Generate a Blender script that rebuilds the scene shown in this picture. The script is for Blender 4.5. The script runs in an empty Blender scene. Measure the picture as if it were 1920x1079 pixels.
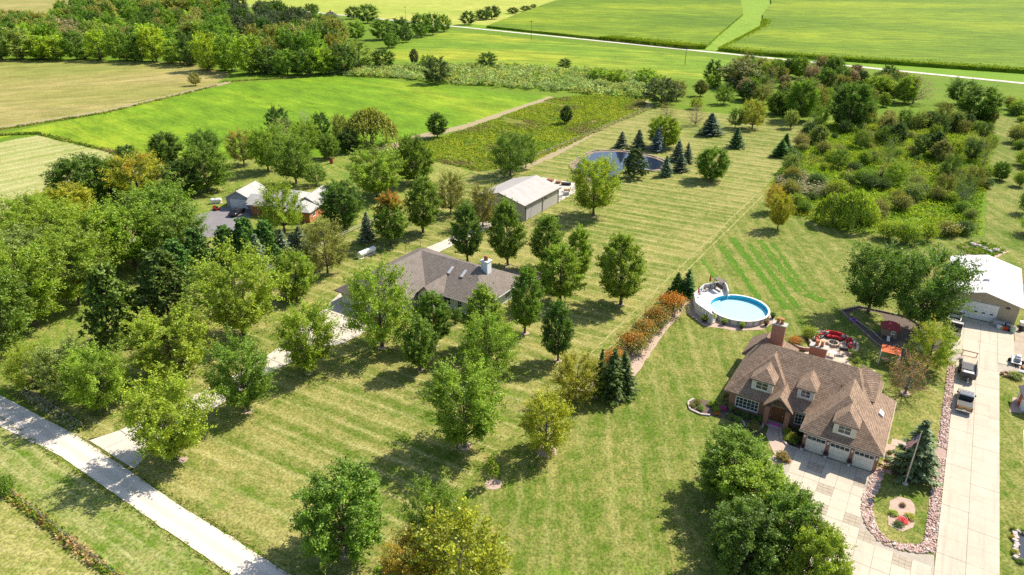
import bpy, bmesh, math, random
import numpy as np
from mathutils import Vector, Matrix
R_ = math.radians
random.seed(7)
SC = bpy.context.scene
COL = SC.collection

# ------------------------------------------------------------------ camera, sky, sun, exposure
# world frame: x along the gravel road, y along the lot lines; the drone hovers over the origin at CAMH metres
CAMH = 52.0
FPX = 1280.0                              # focal length in pixels of the 1920 wide photograph
PITCH = math.atan(615 / 1280.0)
HEAD = math.atan((1873 - 960) / 1280.0 * math.cos(PITCH))
_s, _c = math.sin(PITCH), math.cos(PITCH)
FWD = np.array([-math.sin(HEAD), math.cos(HEAD)])
RGT = np.array([math.cos(HEAD), math.sin(HEAD)])
cam_d = bpy.data.cameras.new("camera")
cam = bpy.data.objects.new("camera", cam_d)
COL.objects.link(cam)
cam_d.sensor_width = 36.0
cam_d.lens = 36.0 * FPX / 1920.0
cam_d.clip_start, cam_d.clip_end = 0.5, 9000
cam.location = (0, 0, CAMH)
cam.rotation_euler = (math.pi / 2 - PITCH, 0, HEAD)
SC.camera = cam

SUN_EL = R_(47.0)
_sx, _sy = 0.432, 0.902
SUN_V = Vector((_sx * math.cos(SUN_EL), _sy * math.cos(SUN_EL), math.sin(SUN_EL))).normalized()
w = bpy.data.worlds.new("World")
SC.world = w
w.use_nodes = True
nt = w.node_tree
sky = nt.nodes.new("ShaderNodeTexSky")
sky.sky_type = 'NISHITA'
sky.sun_disc = False
sky.sun_elevation = SUN_EL
sky.sun_rotation = math.atan2(_sx, _sy)
sky.dust_density = 1.2
nt.links.new(sky.outputs[0], nt.nodes["Background"].inputs[0])
nt.nodes["Background"].inputs[1].default_value = 0.13
sl = bpy.data.lights.new("sun", 'SUN')
sl.energy = 5.0
sl.angle = R_(0.5)
sl.color = (1.0, 0.935, 0.81)
so = bpy.data.objects.new("sun", sl)
COL.objects.link(so)
so.rotation_euler = SUN_V.to_track_quat('Z', 'Y').to_euler()
so.location = (40, 80, 120)
SC.view_settings.view_transform = 'Standard'
SC.view_settings.look = 'None'
SC.view_settings.gamma = 1.0
SC.view_settings.exposure = 0.56
SC.cycles.use_denoising = False
SC.cycles.max_bounces = 5
SC.cycles.diffuse_bounces = 3
SC.cycles.glossy_bounces = 2
SC.cycles.transmission_bounces = 3
SC.cycles.caustics_reflective = False
SC.cycles.caustics_refractive = False

# ------------------------------------------------------------------ survey: photo pixel -> point on the ground
def G(x, y, z=0.0):
    u, v = (x - 960) / FPX, (y - 539.5) / FPX
    t = (CAMH - z) / (_s + v * _c)
    p = u * t * RGT + t * (_c - v * _s) * FWD
    return float(p[0]), float(p[1])
def depth(x, y):
    return CAMH / (_s + (y - 539.5) / FPX * _c)
def height(x, y, yt):
    b = float(np.dot(G(x, y), FWD))
    v = (yt - 539.5) / FPX
    t = b / (_c - v * _s)
    return CAMH - t * (_s + v * _c)

# ------------------------------------------------------------------ helpers
def tag(o, label=None, cat=None, group=None, kind=None):
    if label: o["label"] = label
    if cat: o["category"] = cat
    if group: o["group"] = group
    if kind: o["kind"] = kind
    return o
def empty(name, loc=(0, 0, 0), rz=0.0, label=None, cat=None, group=None):
    o = bpy.data.objects.new(name, None)
    o.location = loc
    o.rotation_euler = (0, 0, rz)
    COL.objects.link(o)
    return tag(o, label, cat, group)
def link(name, me, parent=None, mat=None, loc=None):
    o = bpy.data.objects.new(name, me)
    COL.objects.link(o)
    if mat is not None and not me.materials: me.materials.append(mat)
    if parent is not None: o.parent = parent
    if loc is not None: o.location = loc
    return o
def copy_tree(o, parent=None):
    c = o.copy()
    COL.objects.link(c)
    c.parent = parent
    for ch in o.children: copy_tree(ch, c)
    return c
class MB:
    """collects boxes, prisms and tubes; build() links them as one mesh object"""
    def __init__(s): s.v, s.f = [], []
    def add(s, vs, fs):
        n = len(s.v)
        s.v += [tuple(map(float, p)) for p in vs]
        s.f += [tuple(i + n for i in f) for f in fs]
        return s
    def box(s, x0, y0, z0, x1, y1, z1, taper=0.0):
        t = taper
        return s.add([(x0, y0, z0), (x1, y0, z0), (x1, y1, z0), (x0, y1, z0), (x0 + t, y0 + t, z1), (x1 - t, y0 + t, z1), (x1 - t, y1 - t, z1), (x0 + t, y1 - t, z1)],
              [(0, 3, 2, 1), (4, 5, 6, 7), (0, 1, 5, 4), (1, 2, 6, 5), (2, 3, 7, 6), (3, 0, 4, 7)])
    def obox(s, c, size, rz=0.0, z0=0.0):
        hx, hy = size[0] / 2, size[1] / 2
        ca, sa = math.cos(rz), math.sin(rz)
        pts = [(c[0] + x * ca - y * sa, c[1] + x * sa + y * ca) for x, y in ((-hx, -hy), (hx, -hy), (hx, hy), (-hx, hy))]
        return s.prism(pts, z0, z0 + size[2])
    def prism(s, pts, z0, z1):
        n = len(pts)
        vs = [(p[0], p[1], z0) for p in pts] + [(p[0], p[1], z1) for p in pts]
        fs = [tuple(range(n - 1, -1, -1)), tuple(range(n, 2 * n))] + [(i, (i + 1) % n, n + (i + 1) % n, n + i) for i in range(n)]
        return s.add(vs, fs)
    def profile(s, pts, a0, a1, axis='y'):
        """pts in the (x|y, z) plane, extruded along axis from a0 to a1"""
        n = len(pts)
        mk = (lambda p, a: (p[0], a, p[1])) if axis == 'y' else (lambda p, a: (a, p[0], p[1]))
        vs = [mk(p, a0) for p in pts] + [mk(p, a1) for p in pts]
        fs = [tuple(range(n)), tuple(range(2 * n - 1, n - 1, -1))] + [((i + 1) % n, i, n + i, n + (i + 1) % n) for i in range(n)]
        return s.add(vs, fs)
    def tube(s, pts, rad, sides=8, cap=True):
        pts = [Vector(p) for p in pts]
        n = len(pts)
        if not hasattr(rad, '__len__'): rad = [rad] * n
        vs, fs = [], []
        ref = Vector((0.31, 0.17, 0.94))
        for i, p in enumerate(pts):
            d = (pts[min(i + 1, n - 1)] - pts[max(i - 1, 0)]).normalized()
            r_ = ref if abs(d.dot(ref)) < 0.95 else Vector((1, 0, 0))
            a = d.cross(r_).normalized(); b = d.cross(a)
            for k in range(sides):
                t = 2 * math.pi * k / sides
                vs.append(p + (a * math.cos(t) + b * math.sin(t)) * rad[i])
        for i in range(n - 1):
            for k in range(sides):
                k2 = (k + 1) % sides
                fs.append((i * sides + k, i * sides + k2, (i + 1) * sides + k2, (i + 1) * sides + k))
        if cap: fs += [tuple(range(sides - 1, -1, -1)), tuple((n - 1) * sides + k for k in range(sides))]
        return s.add(vs, fs)
    def lathe(s, prof, c=(0, 0, 0), sides=16, axis='z'):
        vs, fs = [], []
        for r, z in prof:
            for k in range(sides):
                t = 2 * math.pi * k / sides
                x, y = r * math.cos(t), r * math.sin(t)
                vs.append((c[0] + x, c[1] + y, c[2] + z) if axis == 'z' else ((c[0] + x, c[1] + z, c[2] + y) if axis == 'y' else (c[0] + z, c[1] + x, c[2] + y)))
        for i in range(len(prof) - 1):
            for k in range(sides):
                k2 = (k + 1) % sides
                fs.append((i * sides + k, i * sides + k2, (i + 1) * sides + k2, (i + 1) * sides + k))
        fs += [tuple(range(sides - 1, -1, -1)), tuple((len(prof) - 1) * sides + k for k in range(sides))]
        return s.add(vs, fs)
    def mesh(s, name, mat=None, bevel=0.0, smooth=False):
        me = bpy.data.meshes.new(name)
        me.from_pydata(s.v, [], s.f)
        bm = bmesh.new(); bm.from_mesh(me)
        if bevel: bmesh.ops.bevel(bm, geom=list(bm.edges), offset=bevel, segments=1, affect='EDGES')
        bmesh.ops.recalc_face_normals(bm, faces=bm.faces)
        bm.to_mesh(me); bm.free()
        if smooth: me.polygons.foreach_set('use_smooth', [True] * len(me.polygons))
        if mat: me.materials.append(mat)
        return me
    def build(s, name, mat, parent=None, loc=None, bevel=0.0, smooth=False):
        return link(name, s.mesh(name, mat, bevel, smooth), parent, None, loc)

# ------------------------------------------------------------------ materials
MATS = {}
def _new(name):
    m = bpy.data.materials.new(name); m.use_nodes = True
    t = m.node_tree
    return m, t, t.nodes["Principled BSDF"], t.nodes, t.links
def mixc(t, fac, a, b, mode='MIX'):
    n = t.nodes.new("ShaderNodeMix"); n.data_type = 'RGBA'; n.blend_type = mode
    n.clamp_factor = True
    for sock, val in ((n.inputs[0], fac), (n.inputs[6], a), (n.inputs[7], b)):
        if hasattr(val, 'is_linked'): t.links.new(val, sock)
        elif hasattr(val, '__len__'): sock.default_value = (*val[:3], 1)
        else: sock.default_value = val
    return n.outputs[2]
def math_(t, op, a, b=None, c=None, clamp=False):
    n = t.nodes.new("ShaderNodeMath"); n.operation = op; n.use_clamp = clamp
    for i, val in enumerate((a, b, c)):
        if val is None: continue
        if hasattr(val, 'is_linked'): t.links.new(val, n.inputs[i])
        else: n.inputs[i].default_value = val
    return n.outputs[0]
def noise(t, vec, scale, detail=3, rough=0.55, dist=0.0):
    n = t.nodes.new("ShaderNodeTexNoise")
    n.inputs["Scale"].default_value = scale; n.inputs["Detail"].default_value = detail
    n.inputs["Roughness"].default_value = rough; n.inputs["Distortion"].default_value = dist
    t.links.new(vec, n.inputs["Vector"])
    return n.outputs[0]
def ramp(t, fac, lo, hi):
    n = t.nodes.new("ShaderNodeMapRange"); n.interpolation_type = 'SMOOTHSTEP'
    n.inputs[1].default_value = lo; n.inputs[2].default_value = hi
    t.links.new(fac, n.inputs[0])
    return n.outputs[0]
def wpos(t, scale=(1, 1, 1), rot=0.0):
    g = t.nodes.new("ShaderNodeNewGeometry")
    m = t.nodes.new("ShaderNodeMapping")
    m.inputs["Scale"].default_value = scale; m.inputs["Rotation"].default_value = (0, 0, rot)
    t.links.new(g.outputs["Position"], m.inputs["Vector"])
    return m.outputs[0]
def bump(t, b, h, strength, dist=0.05):
    n = t.nodes.new("ShaderNodeBump"); n.inputs["Strength"].default_value = strength; n.inputs["Distance"].default_value = dist
    t.links.new(h, n.inputs["Height"]); t.links.new(n.outputs[0], b.inputs["Normal"])
def flat(name, c, c2=None, scale=1.5, rough=0.7, bmp=0.0, metal=0.0, spec=0.4, obj=False):
    """plain material whose colour wanders between c and c2"""
    if name in MATS: return MATS[name]
    m, t, b, N, L = _new(name)
    if c2 is None: c2 = tuple(x * 0.82 for x in c)
    if obj:
        tc = N.new("ShaderNodeTexCoord"); vec = tc.outputs["Object"]
    else: vec = wpos(t)
    n1 = noise(t, vec, scale, 5, 0.65)
    n2 = noise(t, vec, scale * 9, 2)
    f = math_(t, 'ADD', math_(t, 'MULTIPLY', n1, 0.7), math_(t, 'MULTIPLY', n2, 0.3))
    L.new(mixc(t, ramp(t, f, 0.32, 0.68), c, c2), b.inputs["Base Color"])
    b.inputs["Roughness"].default_value = rough; b.inputs["Metallic"].default_value = metal
    b.inputs["Specular IOR Level"].default_value = spec
    if bmp: bump(t, b, n2, bmp)
    MATS[name] = m
    return m
def paving(name, c, c2, stain, along=1, tracks=None):
    """weathered concrete or gravel: blotches, stains and wheel streaks that run along one axis"""
    m, t, b, N, L = _new(name)
    p = wpos(t)
    st = N.new("ShaderNodeMapping"); st.inputs["Scale"].default_value = (1.6, .07, 1) if along == 1 else (.07, 1.6, 1); L.new(p, st.inputs["Vector"])
    n1 = noise(t, p, 0.22, 5, 0.7, 0.4); n2 = noise(t, p, 1.7, 5, 0.75); n3 = noise(t, st.outputs[0], 1.0, 4, 0.7); n4 = noise(t, p, 7.0, 3, 0.7)
    f = math_(t, 'ADD', math_(t, 'MULTIPLY', n1, 0.5), math_(t, 'ADD', math_(t, 'MULTIPLY', n2, 0.25), math_(t, 'MULTIPLY', n4, 0.25)))
    base = mixc(t, ramp(t, f, 0.35, 0.65), c, c2)
    base = mixc(t, math_(t, 'MULTIPLY', ramp(t, n3, 0.52, 0.7), 0.45), base, stain)
    base = mixc(t, math_(t, 'MULTIPLY', ramp(t, n2, 0.62, 0.74), 0.5), base, tuple(q * .8 for q in stain))
    if tracks:
        sep = N.new("ShaderNodeSeparateXYZ"); L.new(p, sep.inputs[0])
        for y0, wd in tracks:
            d = math_(t, 'ABSOLUTE', math_(t, 'SUBTRACT', math_(t, 'MULTIPLY_ADD', n1, .5, sep.outputs[1]), y0 + .25))
            base = mixc(t, math_(t, 'MULTIPLY', ramp(t, d, wd, wd * .3), 0.7), base, tuple(min(.75, q * 1.16) for q in c))
    L.new(base, b.inputs["Base Color"]); b.inputs["Roughness"].default_value = .95; b.inputs["Specular IOR Level"].default_value = .15
    bump(t, b, n4, .3, .03)
    return m
def lawn(name, green, dry, rot=0.0, pitch=2.5, stripe=0.35, dryness=0.5, seed=0.0, patch=0.03, grain=1.0, clover=(0.13, 0.22, 0.02)):
    """mown grass: dry and green drifts, mower stripes with pale clipping lines, tuft grain"""
    m, t, b, N, L = _new(name)
    p = wpos(t, (1, 1, 1), rot)
    off = N.new("ShaderNodeVectorMath"); off.operation = 'ADD'; off.inputs[1].default_value = (seed, seed * 0.7, 0)
    L.new(p, off.inputs[0]); v = off.outputs[0]
    big = noise(t, v, patch, 4, 0.6, 0.6)
    mid = noise(t, v, patch * 7, 4, 0.65)
    st = N.new("ShaderNodeMapping"); st.inputs["Scale"].default_value = (0.10, 1.0, 1); L.new(v, st.inputs["Vector"])
    streak = noise(t, st.outputs[0], 1.1, 5, 0.75)
    tuft = noise(t, v, 0.75, 4, 0.7)
    fine = noise(t, v, 3.2, 5, 0.8)
    sep = N.new("ShaderNodeSeparateXYZ"); L.new(v, sep.inputs[0])
    wob = math_(t, 'MULTIPLY', noise(t, v, 0.06, 3), 1.6)
    yy = math_(t, 'ADD', sep.outputs[1], wob)
    s = math_(t, 'MULTIPLY_ADD', math_(t, 'SINE', math_(t, 'MULTIPLY', yy, 2 * math.pi / pitch)), 0.5, 0.5)
    line = math_(t, 'POWER', s, 5.0)
    s2 = math_(t, 'MULTIPLY_ADD', math_(t, 'SINE', math_(t, 'MULTIPLY', yy, math.pi / pitch)), 0.5, 0.5)
    smod = math_(t, 'MULTIPLY', ramp(t, math_(t, 'MULTIPLY_ADD', streak, 0.5, math_(t, 'MULTIPLY', mid, 0.5)), 0.35, 0.6), stripe)
    f = math_(t, 'ADD', math_(t, 'ADD', math_(t, 'MULTIPLY', big, 0.7), math_(t, 'MULTIPLY', mid, 0.45)), math_(t, 'MULTIPLY', math_(t, 'SUBTRACT', streak, 0.5), 0.55))
    f = math_(t, 'ADD', f, math_(t, 'MULTIPLY', math_(t, 'SUBTRACT', tuft, 0.5), 1.0))
    f = math_(t, 'ADD', f, math_(t, 'MULTIPLY', math_(t, 'SUBTRACT', s2, 0.5), stripe * 0.2))
    f = math_(t, 'ADD', f, dryness - 0.6)
    base = mixc(t, ramp(t, f, 0.22, 0.82), green, dry)
    base = mixc(t, math_(t, 'MULTIPLY', ramp(t, noise(t, v, patch * 3.1, 4, 0.65, 1.0), 0.58, 0.72), 0.6), base, clover)
    base = mixc(t, math_(t, 'MULTIPLY', ramp(t, noise(t, v, patch * 4.3, 4, 0.7, 0.5), 0.58, 0.75), 0.35), base, (dry[0] * 0.85, dry[1] * 0.66, dry[2] * 0.75))
    base = mixc(t, math_(t, 'MULTIPLY', line, math_(t, 'MULTIPLY', smod, 0.7)), base, (min(.6, dry[0] * 1.35), min(.56, dry[1] * 1.4), dry[2] * 1.7))
    g = math_(t, 'MULTIPLY_ADD', ramp(t, fine, 0.38, 0.62), 0.72 * grain, 1.0 - 0.38 * grain)
    cc = N.new("ShaderNodeCombineColor")
    for i in range(3): L.new(g, cc.inputs[i])
    L.new(mixc(t, 1.0, base, cc.outputs[0], 'MULTIPLY'), b.inputs["Base Color"])
    b.inputs["Roughness"].default_value = 0.95; b.inputs["Specular IOR Level"].default_value = 0.1
    bump(t, b, fine, 0.8, 0.10)
    return m
def crop(name, a, bcol, c, rot=0.0, pitch=0.76, seed=0.0, scale=0.012, lines=0.3):
    """row crop or hay seen from far off"""
    m, t, b, N, L = _new(name)
    p = wpos(t, (1, 1, 1), rot)
    off = N.new("ShaderNodeVectorMath"); off.operation = 'ADD'; off.inputs[1].default_value = (seed, seed * 0.6, 0)
    L.new(p, off.inputs[0]); v = off.outputs[0]
    st = N.new("ShaderNodeMapping"); st.inputs["Scale"].default_value = (0.12, 1.0, 1); L.new(v, st.inputs["Vector"])
    st2 = N.new("ShaderNodeMapping"); st2.inputs["Scale"].default_value = (0.45, 1.0, 1); L.new(v, st2.inputs["Vector"])
    big = noise(t, st2.outputs[0], scale, 4, 0.6, 0.5)
    streak = noise(t, st.outputs[0], 0.22, 5, 0.7)
    fine = noise(t, v, 0.7, 5, 0.75)
    coarse = noise(t, st2.outputs[0], 0.11, 5, 0.7)
    f = math_(t, 'ADD', math_(t, 'MULTIPLY', big, 0.6), math_(t, 'ADD', math_(t, 'MULTIPLY', streak, 0.2), math_(t, 'MULTIPLY', coarse, 0.2)))
    base = mixc(t, ramp(t, f, 0.3, 0.55), a, bcol)
    base = mixc(t, ramp(t, f, 0.48, 0.62), base, c)
    row = noise(t, st.outputs[0], 0.9, 3, 0.7)
    sepc = N.new("ShaderNodeSeparateXYZ"); L.new(v, sepc.inputs[0])
    yw = math_(t, 'MULTIPLY_ADD', noise(t, v, 0.015, 2), 6.0, sepc.outputs[1])
    tram = math_(t, 'POWER', math_(t, 'MULTIPLY_ADD', math_(t, 'SINE', math_(t, 'MULTIPLY', yw, 2 * math.pi / (pitch * 6))), 0.5, 0.5), 18.0)
    base = mixc(t, math_(t, 'MULTIPLY', tram, lines), base, tuple(q * 0.62 for q in a))
    g = math_(t, 'MULTIPLY_ADD', ramp(t, math_(t, 'MULTIPLY_ADD', row, 0.3, math_(t, 'MULTIPLY_ADD', coarse, 0.4, math_(t, 'MULTIPLY', fine, 0.3))), 0.32, 0.66), 0.75, 0.6)
    cc = N.new("ShaderNodeCombineColor")
    for i in range(3): L.new(g, cc.inputs[i])
    L.new(mixc(t, 1.0, base, cc.outputs[0], 'MULTIPLY'), b.inputs["Base Color"])
    b.inputs["Roughness"].default_value = 0.9; b.inputs["Specular IOR Level"].default_value = 0.1
    bump(t, b, fine, 1.0, 0.35)
    return m
def leafmat(name, trans=0.38, gloss=0.02, pale=1.0):
    m, t, b, N, L = _new(name)
    N.remove(b)
    oi = N.new("ShaderNodeObjectInfo")
    at = N.new("ShaderNodeAttribute"); at.attribute_name = "lv"
    sep = N.new("ShaderNodeSeparateColor"); L.new(at.outputs["Color"], sep.inputs[0])
    lv, hv, au = sep.outputs[0], sep.outputs[1], sep.outputs[2]     # value, hue, height in the crown
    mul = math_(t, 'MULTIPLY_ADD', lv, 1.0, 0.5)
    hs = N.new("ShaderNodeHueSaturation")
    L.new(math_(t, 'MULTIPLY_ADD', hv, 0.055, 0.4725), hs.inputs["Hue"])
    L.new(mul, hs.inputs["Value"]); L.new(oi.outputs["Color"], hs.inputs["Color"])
    # leaves that have begun to turn, towards one side of the top
    turn = math_(t, 'MULTIPLY', math_(t, 'SUBTRACT', 1.0, oi.outputs["Alpha"]), ramp(t, au, 0.35, 0.95))
    tf = ramp(t, math_(t, 'ADD', turn, math_(t, 'MULTIPLY', math_(t, 'SUBTRACT', lv, 0.5), 0.5)), 0.25, 0.6)
    geo = N.new("ShaderNodeNewGeometry")
    under = mixc(t, 0.12, hs.outputs[0], (0.36, 0.42, 0.24))          # paler leaf undersides
    both = mixc(t, math_(t, 'MULTIPLY', geo.outputs['Backfacing'], pale), hs.outputs[0], under)
    col = mixc(t, tf, both, (0.58, 0.24, 0.04))
    d = N.new("ShaderNodeBsdfDiffuse"); L.new(col, d.inputs[0])
    tr = N.new("ShaderNodeBsdfTranslucent")
    L.new(mixc(t, 1.0, col, (1.3, 1.25, 0.5), 'MULTIPLY'), tr.inputs[0])
    ms = N.new("ShaderNodeMixShader"); ms.inputs[0].default_value = trans
    L.new(d.outputs[0], ms.inputs[1]); L.new(tr.outputs[0], ms.inputs[2])
    gl = N.new("ShaderNodeBsdfGlossy"); gl.inputs["Roughness"].default_value = 0.42
    ms2 = N.new("ShaderNodeMixShader"); ms2.inputs[0].default_value = gloss
    L.new(ms.outputs[0], ms2.inputs[1]); L.new(gl.outputs[0], ms2.inputs[2])
    L.new(ms2.outputs[0], N["Material Output"].inputs[0])
    return m
LEAF = leafmat("leaf")
NEEDLE = leafmat("needle", 0.15, 0.02, 0.0)
def stuffmat(name, trans=0.4):
    """foliage whose colour is stored on each leaf"""
    m, t, b, N, L = _new(name); N.remove(b)
    at = N.new("ShaderNodeAttribute"); at.attribute_name = "lv"
    d = N.new("ShaderNodeBsdfDiffuse"); L.new(at.outputs["Color"], d.inputs[0])
    tr = N.new("ShaderNodeBsdfTranslucent"); L.new(at.outputs["Color"], tr.inputs[0])
    ms = N.new("ShaderNodeMixShader"); ms.inputs[0].default_value = trans
    L.new(d.outputs[0], ms.inputs[1]); L.new(tr.outputs[0], ms.inputs[2])
    L.new(ms.outputs[0], N["Material Output"].inputs[0])
    return m
STUFF = stuffmat("low_foliage")
BARK = flat("bark", (0.15, 0.115, 0.08), (0.075, 0.06, 0.045), 3, 0.95, obj=True)
PALEBARK = flat("pale_bark", (0.3, 0.27, 0.22), (0.16, 0.14, 0.11), 3, 0.95, obj=True)
def shingles(name, a, b2, course=0.13, width=0.34, bs=0.8):
    """asphalt shingles: courses follow the height, tabs follow the run"""
    m, t, b, N, L = _new(name)
    g = N.new("ShaderNodeNewGeometry"); sep = N.new("ShaderNodeSeparateXYZ"); L.new(g.outputs["Position"], sep.inputs[0])
    cb = N.new("ShaderNodeCombineXYZ")
    L.new(math_(t, 'ADD', sep.outputs[0], sep.outputs[1]), cb.inputs[0]); L.new(sep.outputs[2], cb.inputs[1])
    br = N.new("ShaderNodeTexBrick"); L.new(cb.outputs[0], br.inputs["Vector"])
    br.inputs["Color1"].default_value = (*a, 1); br.inputs["Color2"].default_value = (*b2, 1)
    br.inputs["Mortar"].default_value = (*[x * 0.55 for x in b2], 1)
    br.inputs["Scale"].default_value = 1.0; br.inputs["Mortar Size"].default_value = 0.016
    br.inputs["Brick Width"].default_value = width; br.inputs["Row Height"].default_value = course
    br.inputs["Bias"].default_value = -0.1
    n1 = noise(t, g.outputs["Position"], 0.5, 4, 0.6); n2 = noise(t, g.outputs["Position"], 9, 2)
    f = math_(t, 'MULTIPLY_ADD', n1, 0.5, math_(t, 'MULTIPLY_ADD', n2, 0.5, 0.5))
    cc = N.new("ShaderNodeCombineColor")
    for i in range(3): L.new(f, cc.inputs[i])
    L.new(mixc(t, 1.0, br.outputs[0], cc.outputs[0], 'MULTIPLY'), b.inputs["Base Color"])
    b.inputs["Roughness"].default_value = 0.9; b.inputs["Specular IOR Level"].default_value = 0.2
    # each course steps out over the one below
    saw = math_(t, 'FRACT', math_(t, 'DIVIDE', sep.outputs[2], course))
    hgt = math_(t, 'SUBTRACT', math_(t, 'MULTIPLY', n2, 0.5), math_(t, 'ADD', saw, math_(t, 'MULTIPLY', br.outputs["Fac"], 0.6)))
    bump(t, b, hgt, bs, 0.03)
    return m
def brickmat(name, a, b2, mortar=(0.42, 0.38, 0.33)):
    m, t, b, N, L = _new(name)
    g = N.new("ShaderNodeNewGeometry"); sep = N.new("ShaderNodeSeparateXYZ"); L.new(g.outputs["Position"], sep.inputs[0])
    cb = N.new("ShaderNodeCombineXYZ")
    L.new(math_(t, 'ADD', sep.outputs[0], sep.outputs[1]), cb.inputs[0]); L.new(sep.outputs[2], cb.inputs[1])
    br = N.new("ShaderNodeTexBrick"); L.new(cb.outputs[0], br.inputs["Vector"])
    br.inputs["Color1"].default_value = (*a, 1); br.inputs["Color2"].default_value = (*b2, 1); br.inputs["Mortar"].default_value = (*mortar, 1)
    br.inputs["Scale"].default_value = 1.0; br.inputs["Mortar Size"].default_value = 0.012
    br.inputs["Brick Width"].default_value = 0.24; br.inputs["Row Height"].default_value = 0.085
    L.new(br.outputs[0], b.inputs["Base Color"]); b.inputs["Roughness"].default_value = 0.85
    bump(t, b, math_(t, 'MULTIPLY', br.outputs["Fac"], -1.0), 0.6, 0.02)
    return m
def ribbed(name, c, pitch=0.3, axis=0, rough=0.45, c2=None, depth_=0.03):
    """ribbed sheet metal: shallow standing ribs"""
    m, t, b, N, L = _new(name)
    g = N.new("ShaderNodeNewGeometry"); sep = N.new("ShaderNodeSeparateXYZ"); L.new(g.outputs["Position"], sep.inputs[0])
    co = sep.outputs[axis] if axis < 3 else math_(t, 'ADD', sep.outputs[0], sep.outputs[1])
    s = math_(t, 'SINE', math_(t, 'MULTIPLY', co, 2 * math.pi / pitch))
    h = ramp(t, s, 0.55, 0.95)
    n1 = noise(t, g.outputs["Position"], 0.6, 5, 0.6)
    L.new(mixc(t, ramp(t, n1, 0.35, 0.7), c, c2 or tuple(x * 0.86 for x in c)), b.inputs["Base Color"])
    b.inputs["Roughness"].default_value = rough; b.inputs["Specular IOR Level"].default_value = 0.3
    bump(t, b, h, 0.8, depth_)
    return m
GLASS = None
def glassmat():
    m, t, b, N, L = _new("window_glass")
    b.inputs["Base Color"].default_value = (0.03, 0.04, 0.045, 1); b.inputs["Roughness"].default_value = 0.08
    b.inputs["Specular IOR Level"].default_value = 0.8
    n = noise(t, wpos(t), 0.8, 2); L.new(mixc(t, n, (0.015, 0.02, 0.025), (0.06, 0.07, 0.075)), b.inputs["Base Color"])
    return m
GLASS = glassmat()
WHITE = flat("white_paint", (0.8, 0.8, 0.78), (0.72, 0.71, 0.68), 0.8, 0.55)
DARK = flat("dark_metal", (0.03, 0.03, 0.032), (0.02, 0.02, 0.02), 3, 0.5)
RUBBER = flat("tyre_rubber", (0.022, 0.022, 0.022), (0.03, 0.028, 0.026), 6, 0.9)
STEEL = flat("steel", (0.5, 0.5, 0.5), (0.4, 0.4, 0.4), 3, 0.35, metal=0.8)
WOOD = flat("weathered_wood", (0.3, 0.24, 0.18), (0.2, 0.16, 0.12), 2.5, 0.9)

# ------------------------------------------------------------------ vegetation: leaf-sized faces on branching skeletons
def np_mesh(name, V, F, lv=None, mat=None):
    me = bpy.data.meshes.new(name)
    V = np.ascontiguousarray(V, dtype=np.float32); F = np.ascontiguousarray(F, dtype=np.int32)
    n, m, k = len(V), len(F), F.shape[1]
    me.vertices.add(n); me.vertices.foreach_set('co', V.ravel())
    me.loops.add(m * k); me.loops.foreach_set('vertex_index', F.ravel())
    me.polygons.add(m); me.polygons.foreach_set('loop_start', np.arange(0, m * k, k, dtype=np.int32))
    if lv is not None:
        a = me.attributes.new('lv', 'FLOAT_COLOR', 'POINT')
        a.data.foreach_set('color', np.ascontiguousarray(np.concatenate([lv, np.ones((n, 1))], 1), dtype=np.float32).ravel())
    me.update(calc_edges=True)
    if mat: me.materials.append(mat)
    return me
def unit(a): return a / (np.linalg.norm(a, axis=-1, keepdims=True) + 1e-9)
def leaf_quads(P, Nn, T, L, Wd):
    """diamond leaves at P, normal Nn, long axis near T"""
    T = unit(T - Nn * np.sum(T * Nn, -1, keepdims=True)); B = np.cross(Nn, T)
    L = L[:, None]; Wd = Wd[:, None]
    V = np.stack([P - T * L * 0.5, P + B * Wd * 0.5 - T * L * 0.05, P + T * L * 0.5, P - B * Wd * 0.5 - T * L * 0.05], 1).reshape(-1, 3)
    return V, np.arange(len(P) * 4).reshape(-1, 4)
def tubes_np(paths, sides=5):
    Vs, Fs, n0 = [], [], 0
    ref = np.array([0.31, 0.57, 0.76])
    ang = np.arange(sides) * 2 * np.pi / sides
    for pts, rad in paths:
        pts = np.asarray(pts, float); n = len(pts)
        d = unit(np.gradient(pts, axis=0))
        a = unit(np.cross(d, ref)); b = np.cross(d, a)
        ring = pts[:, None] + (a[:, None] * np.cos(ang)[None, :, None] + b[:, None] * np.sin(ang)[None, :, None]) * np.asarray(rad)[:, None, None]
        Vs.append(ring.reshape(-1, 3))
        i, k = np.meshgrid(np.arange(n - 1), np.arange(sides), indexing='ij'); k2 = (k + 1) % sides
        Fs.append(np.stack([i * sides + k, i * sides + k2, (i + 1) * sides + k2, (i + 1) * sides + k], -1).reshape(-1, 4) + n0)
        n0 += n * sides
    return np.concatenate(Vs), np.concatenate(Fs)
def bez(a, b, c, n):
    t = np.linspace(0, 1, n)[:, None]
    return (1 - t) ** 2 * a + 2 * t * (1 - t) * b + t * t * c
PROF = {'round': lambda t: np.sin(np.pi * np.clip(t * 0.86 + 0.10, 0, 1)) ** 0.6,
        'oval': lambda t: np.sin(np.pi * np.clip(t, 0.02, 0.97) ** 0.75) ** 0.75,
        'vase': lambda t: np.sin(np.pi * np.clip(t * 0.8 + 0.1, 0, 1) ** 1.1) ** 0.7,
        'spread': lambda t: np.sin(np.pi * np.clip(t * 0.75 + 0.2, 0, 1)) ** 0.5}
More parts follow.
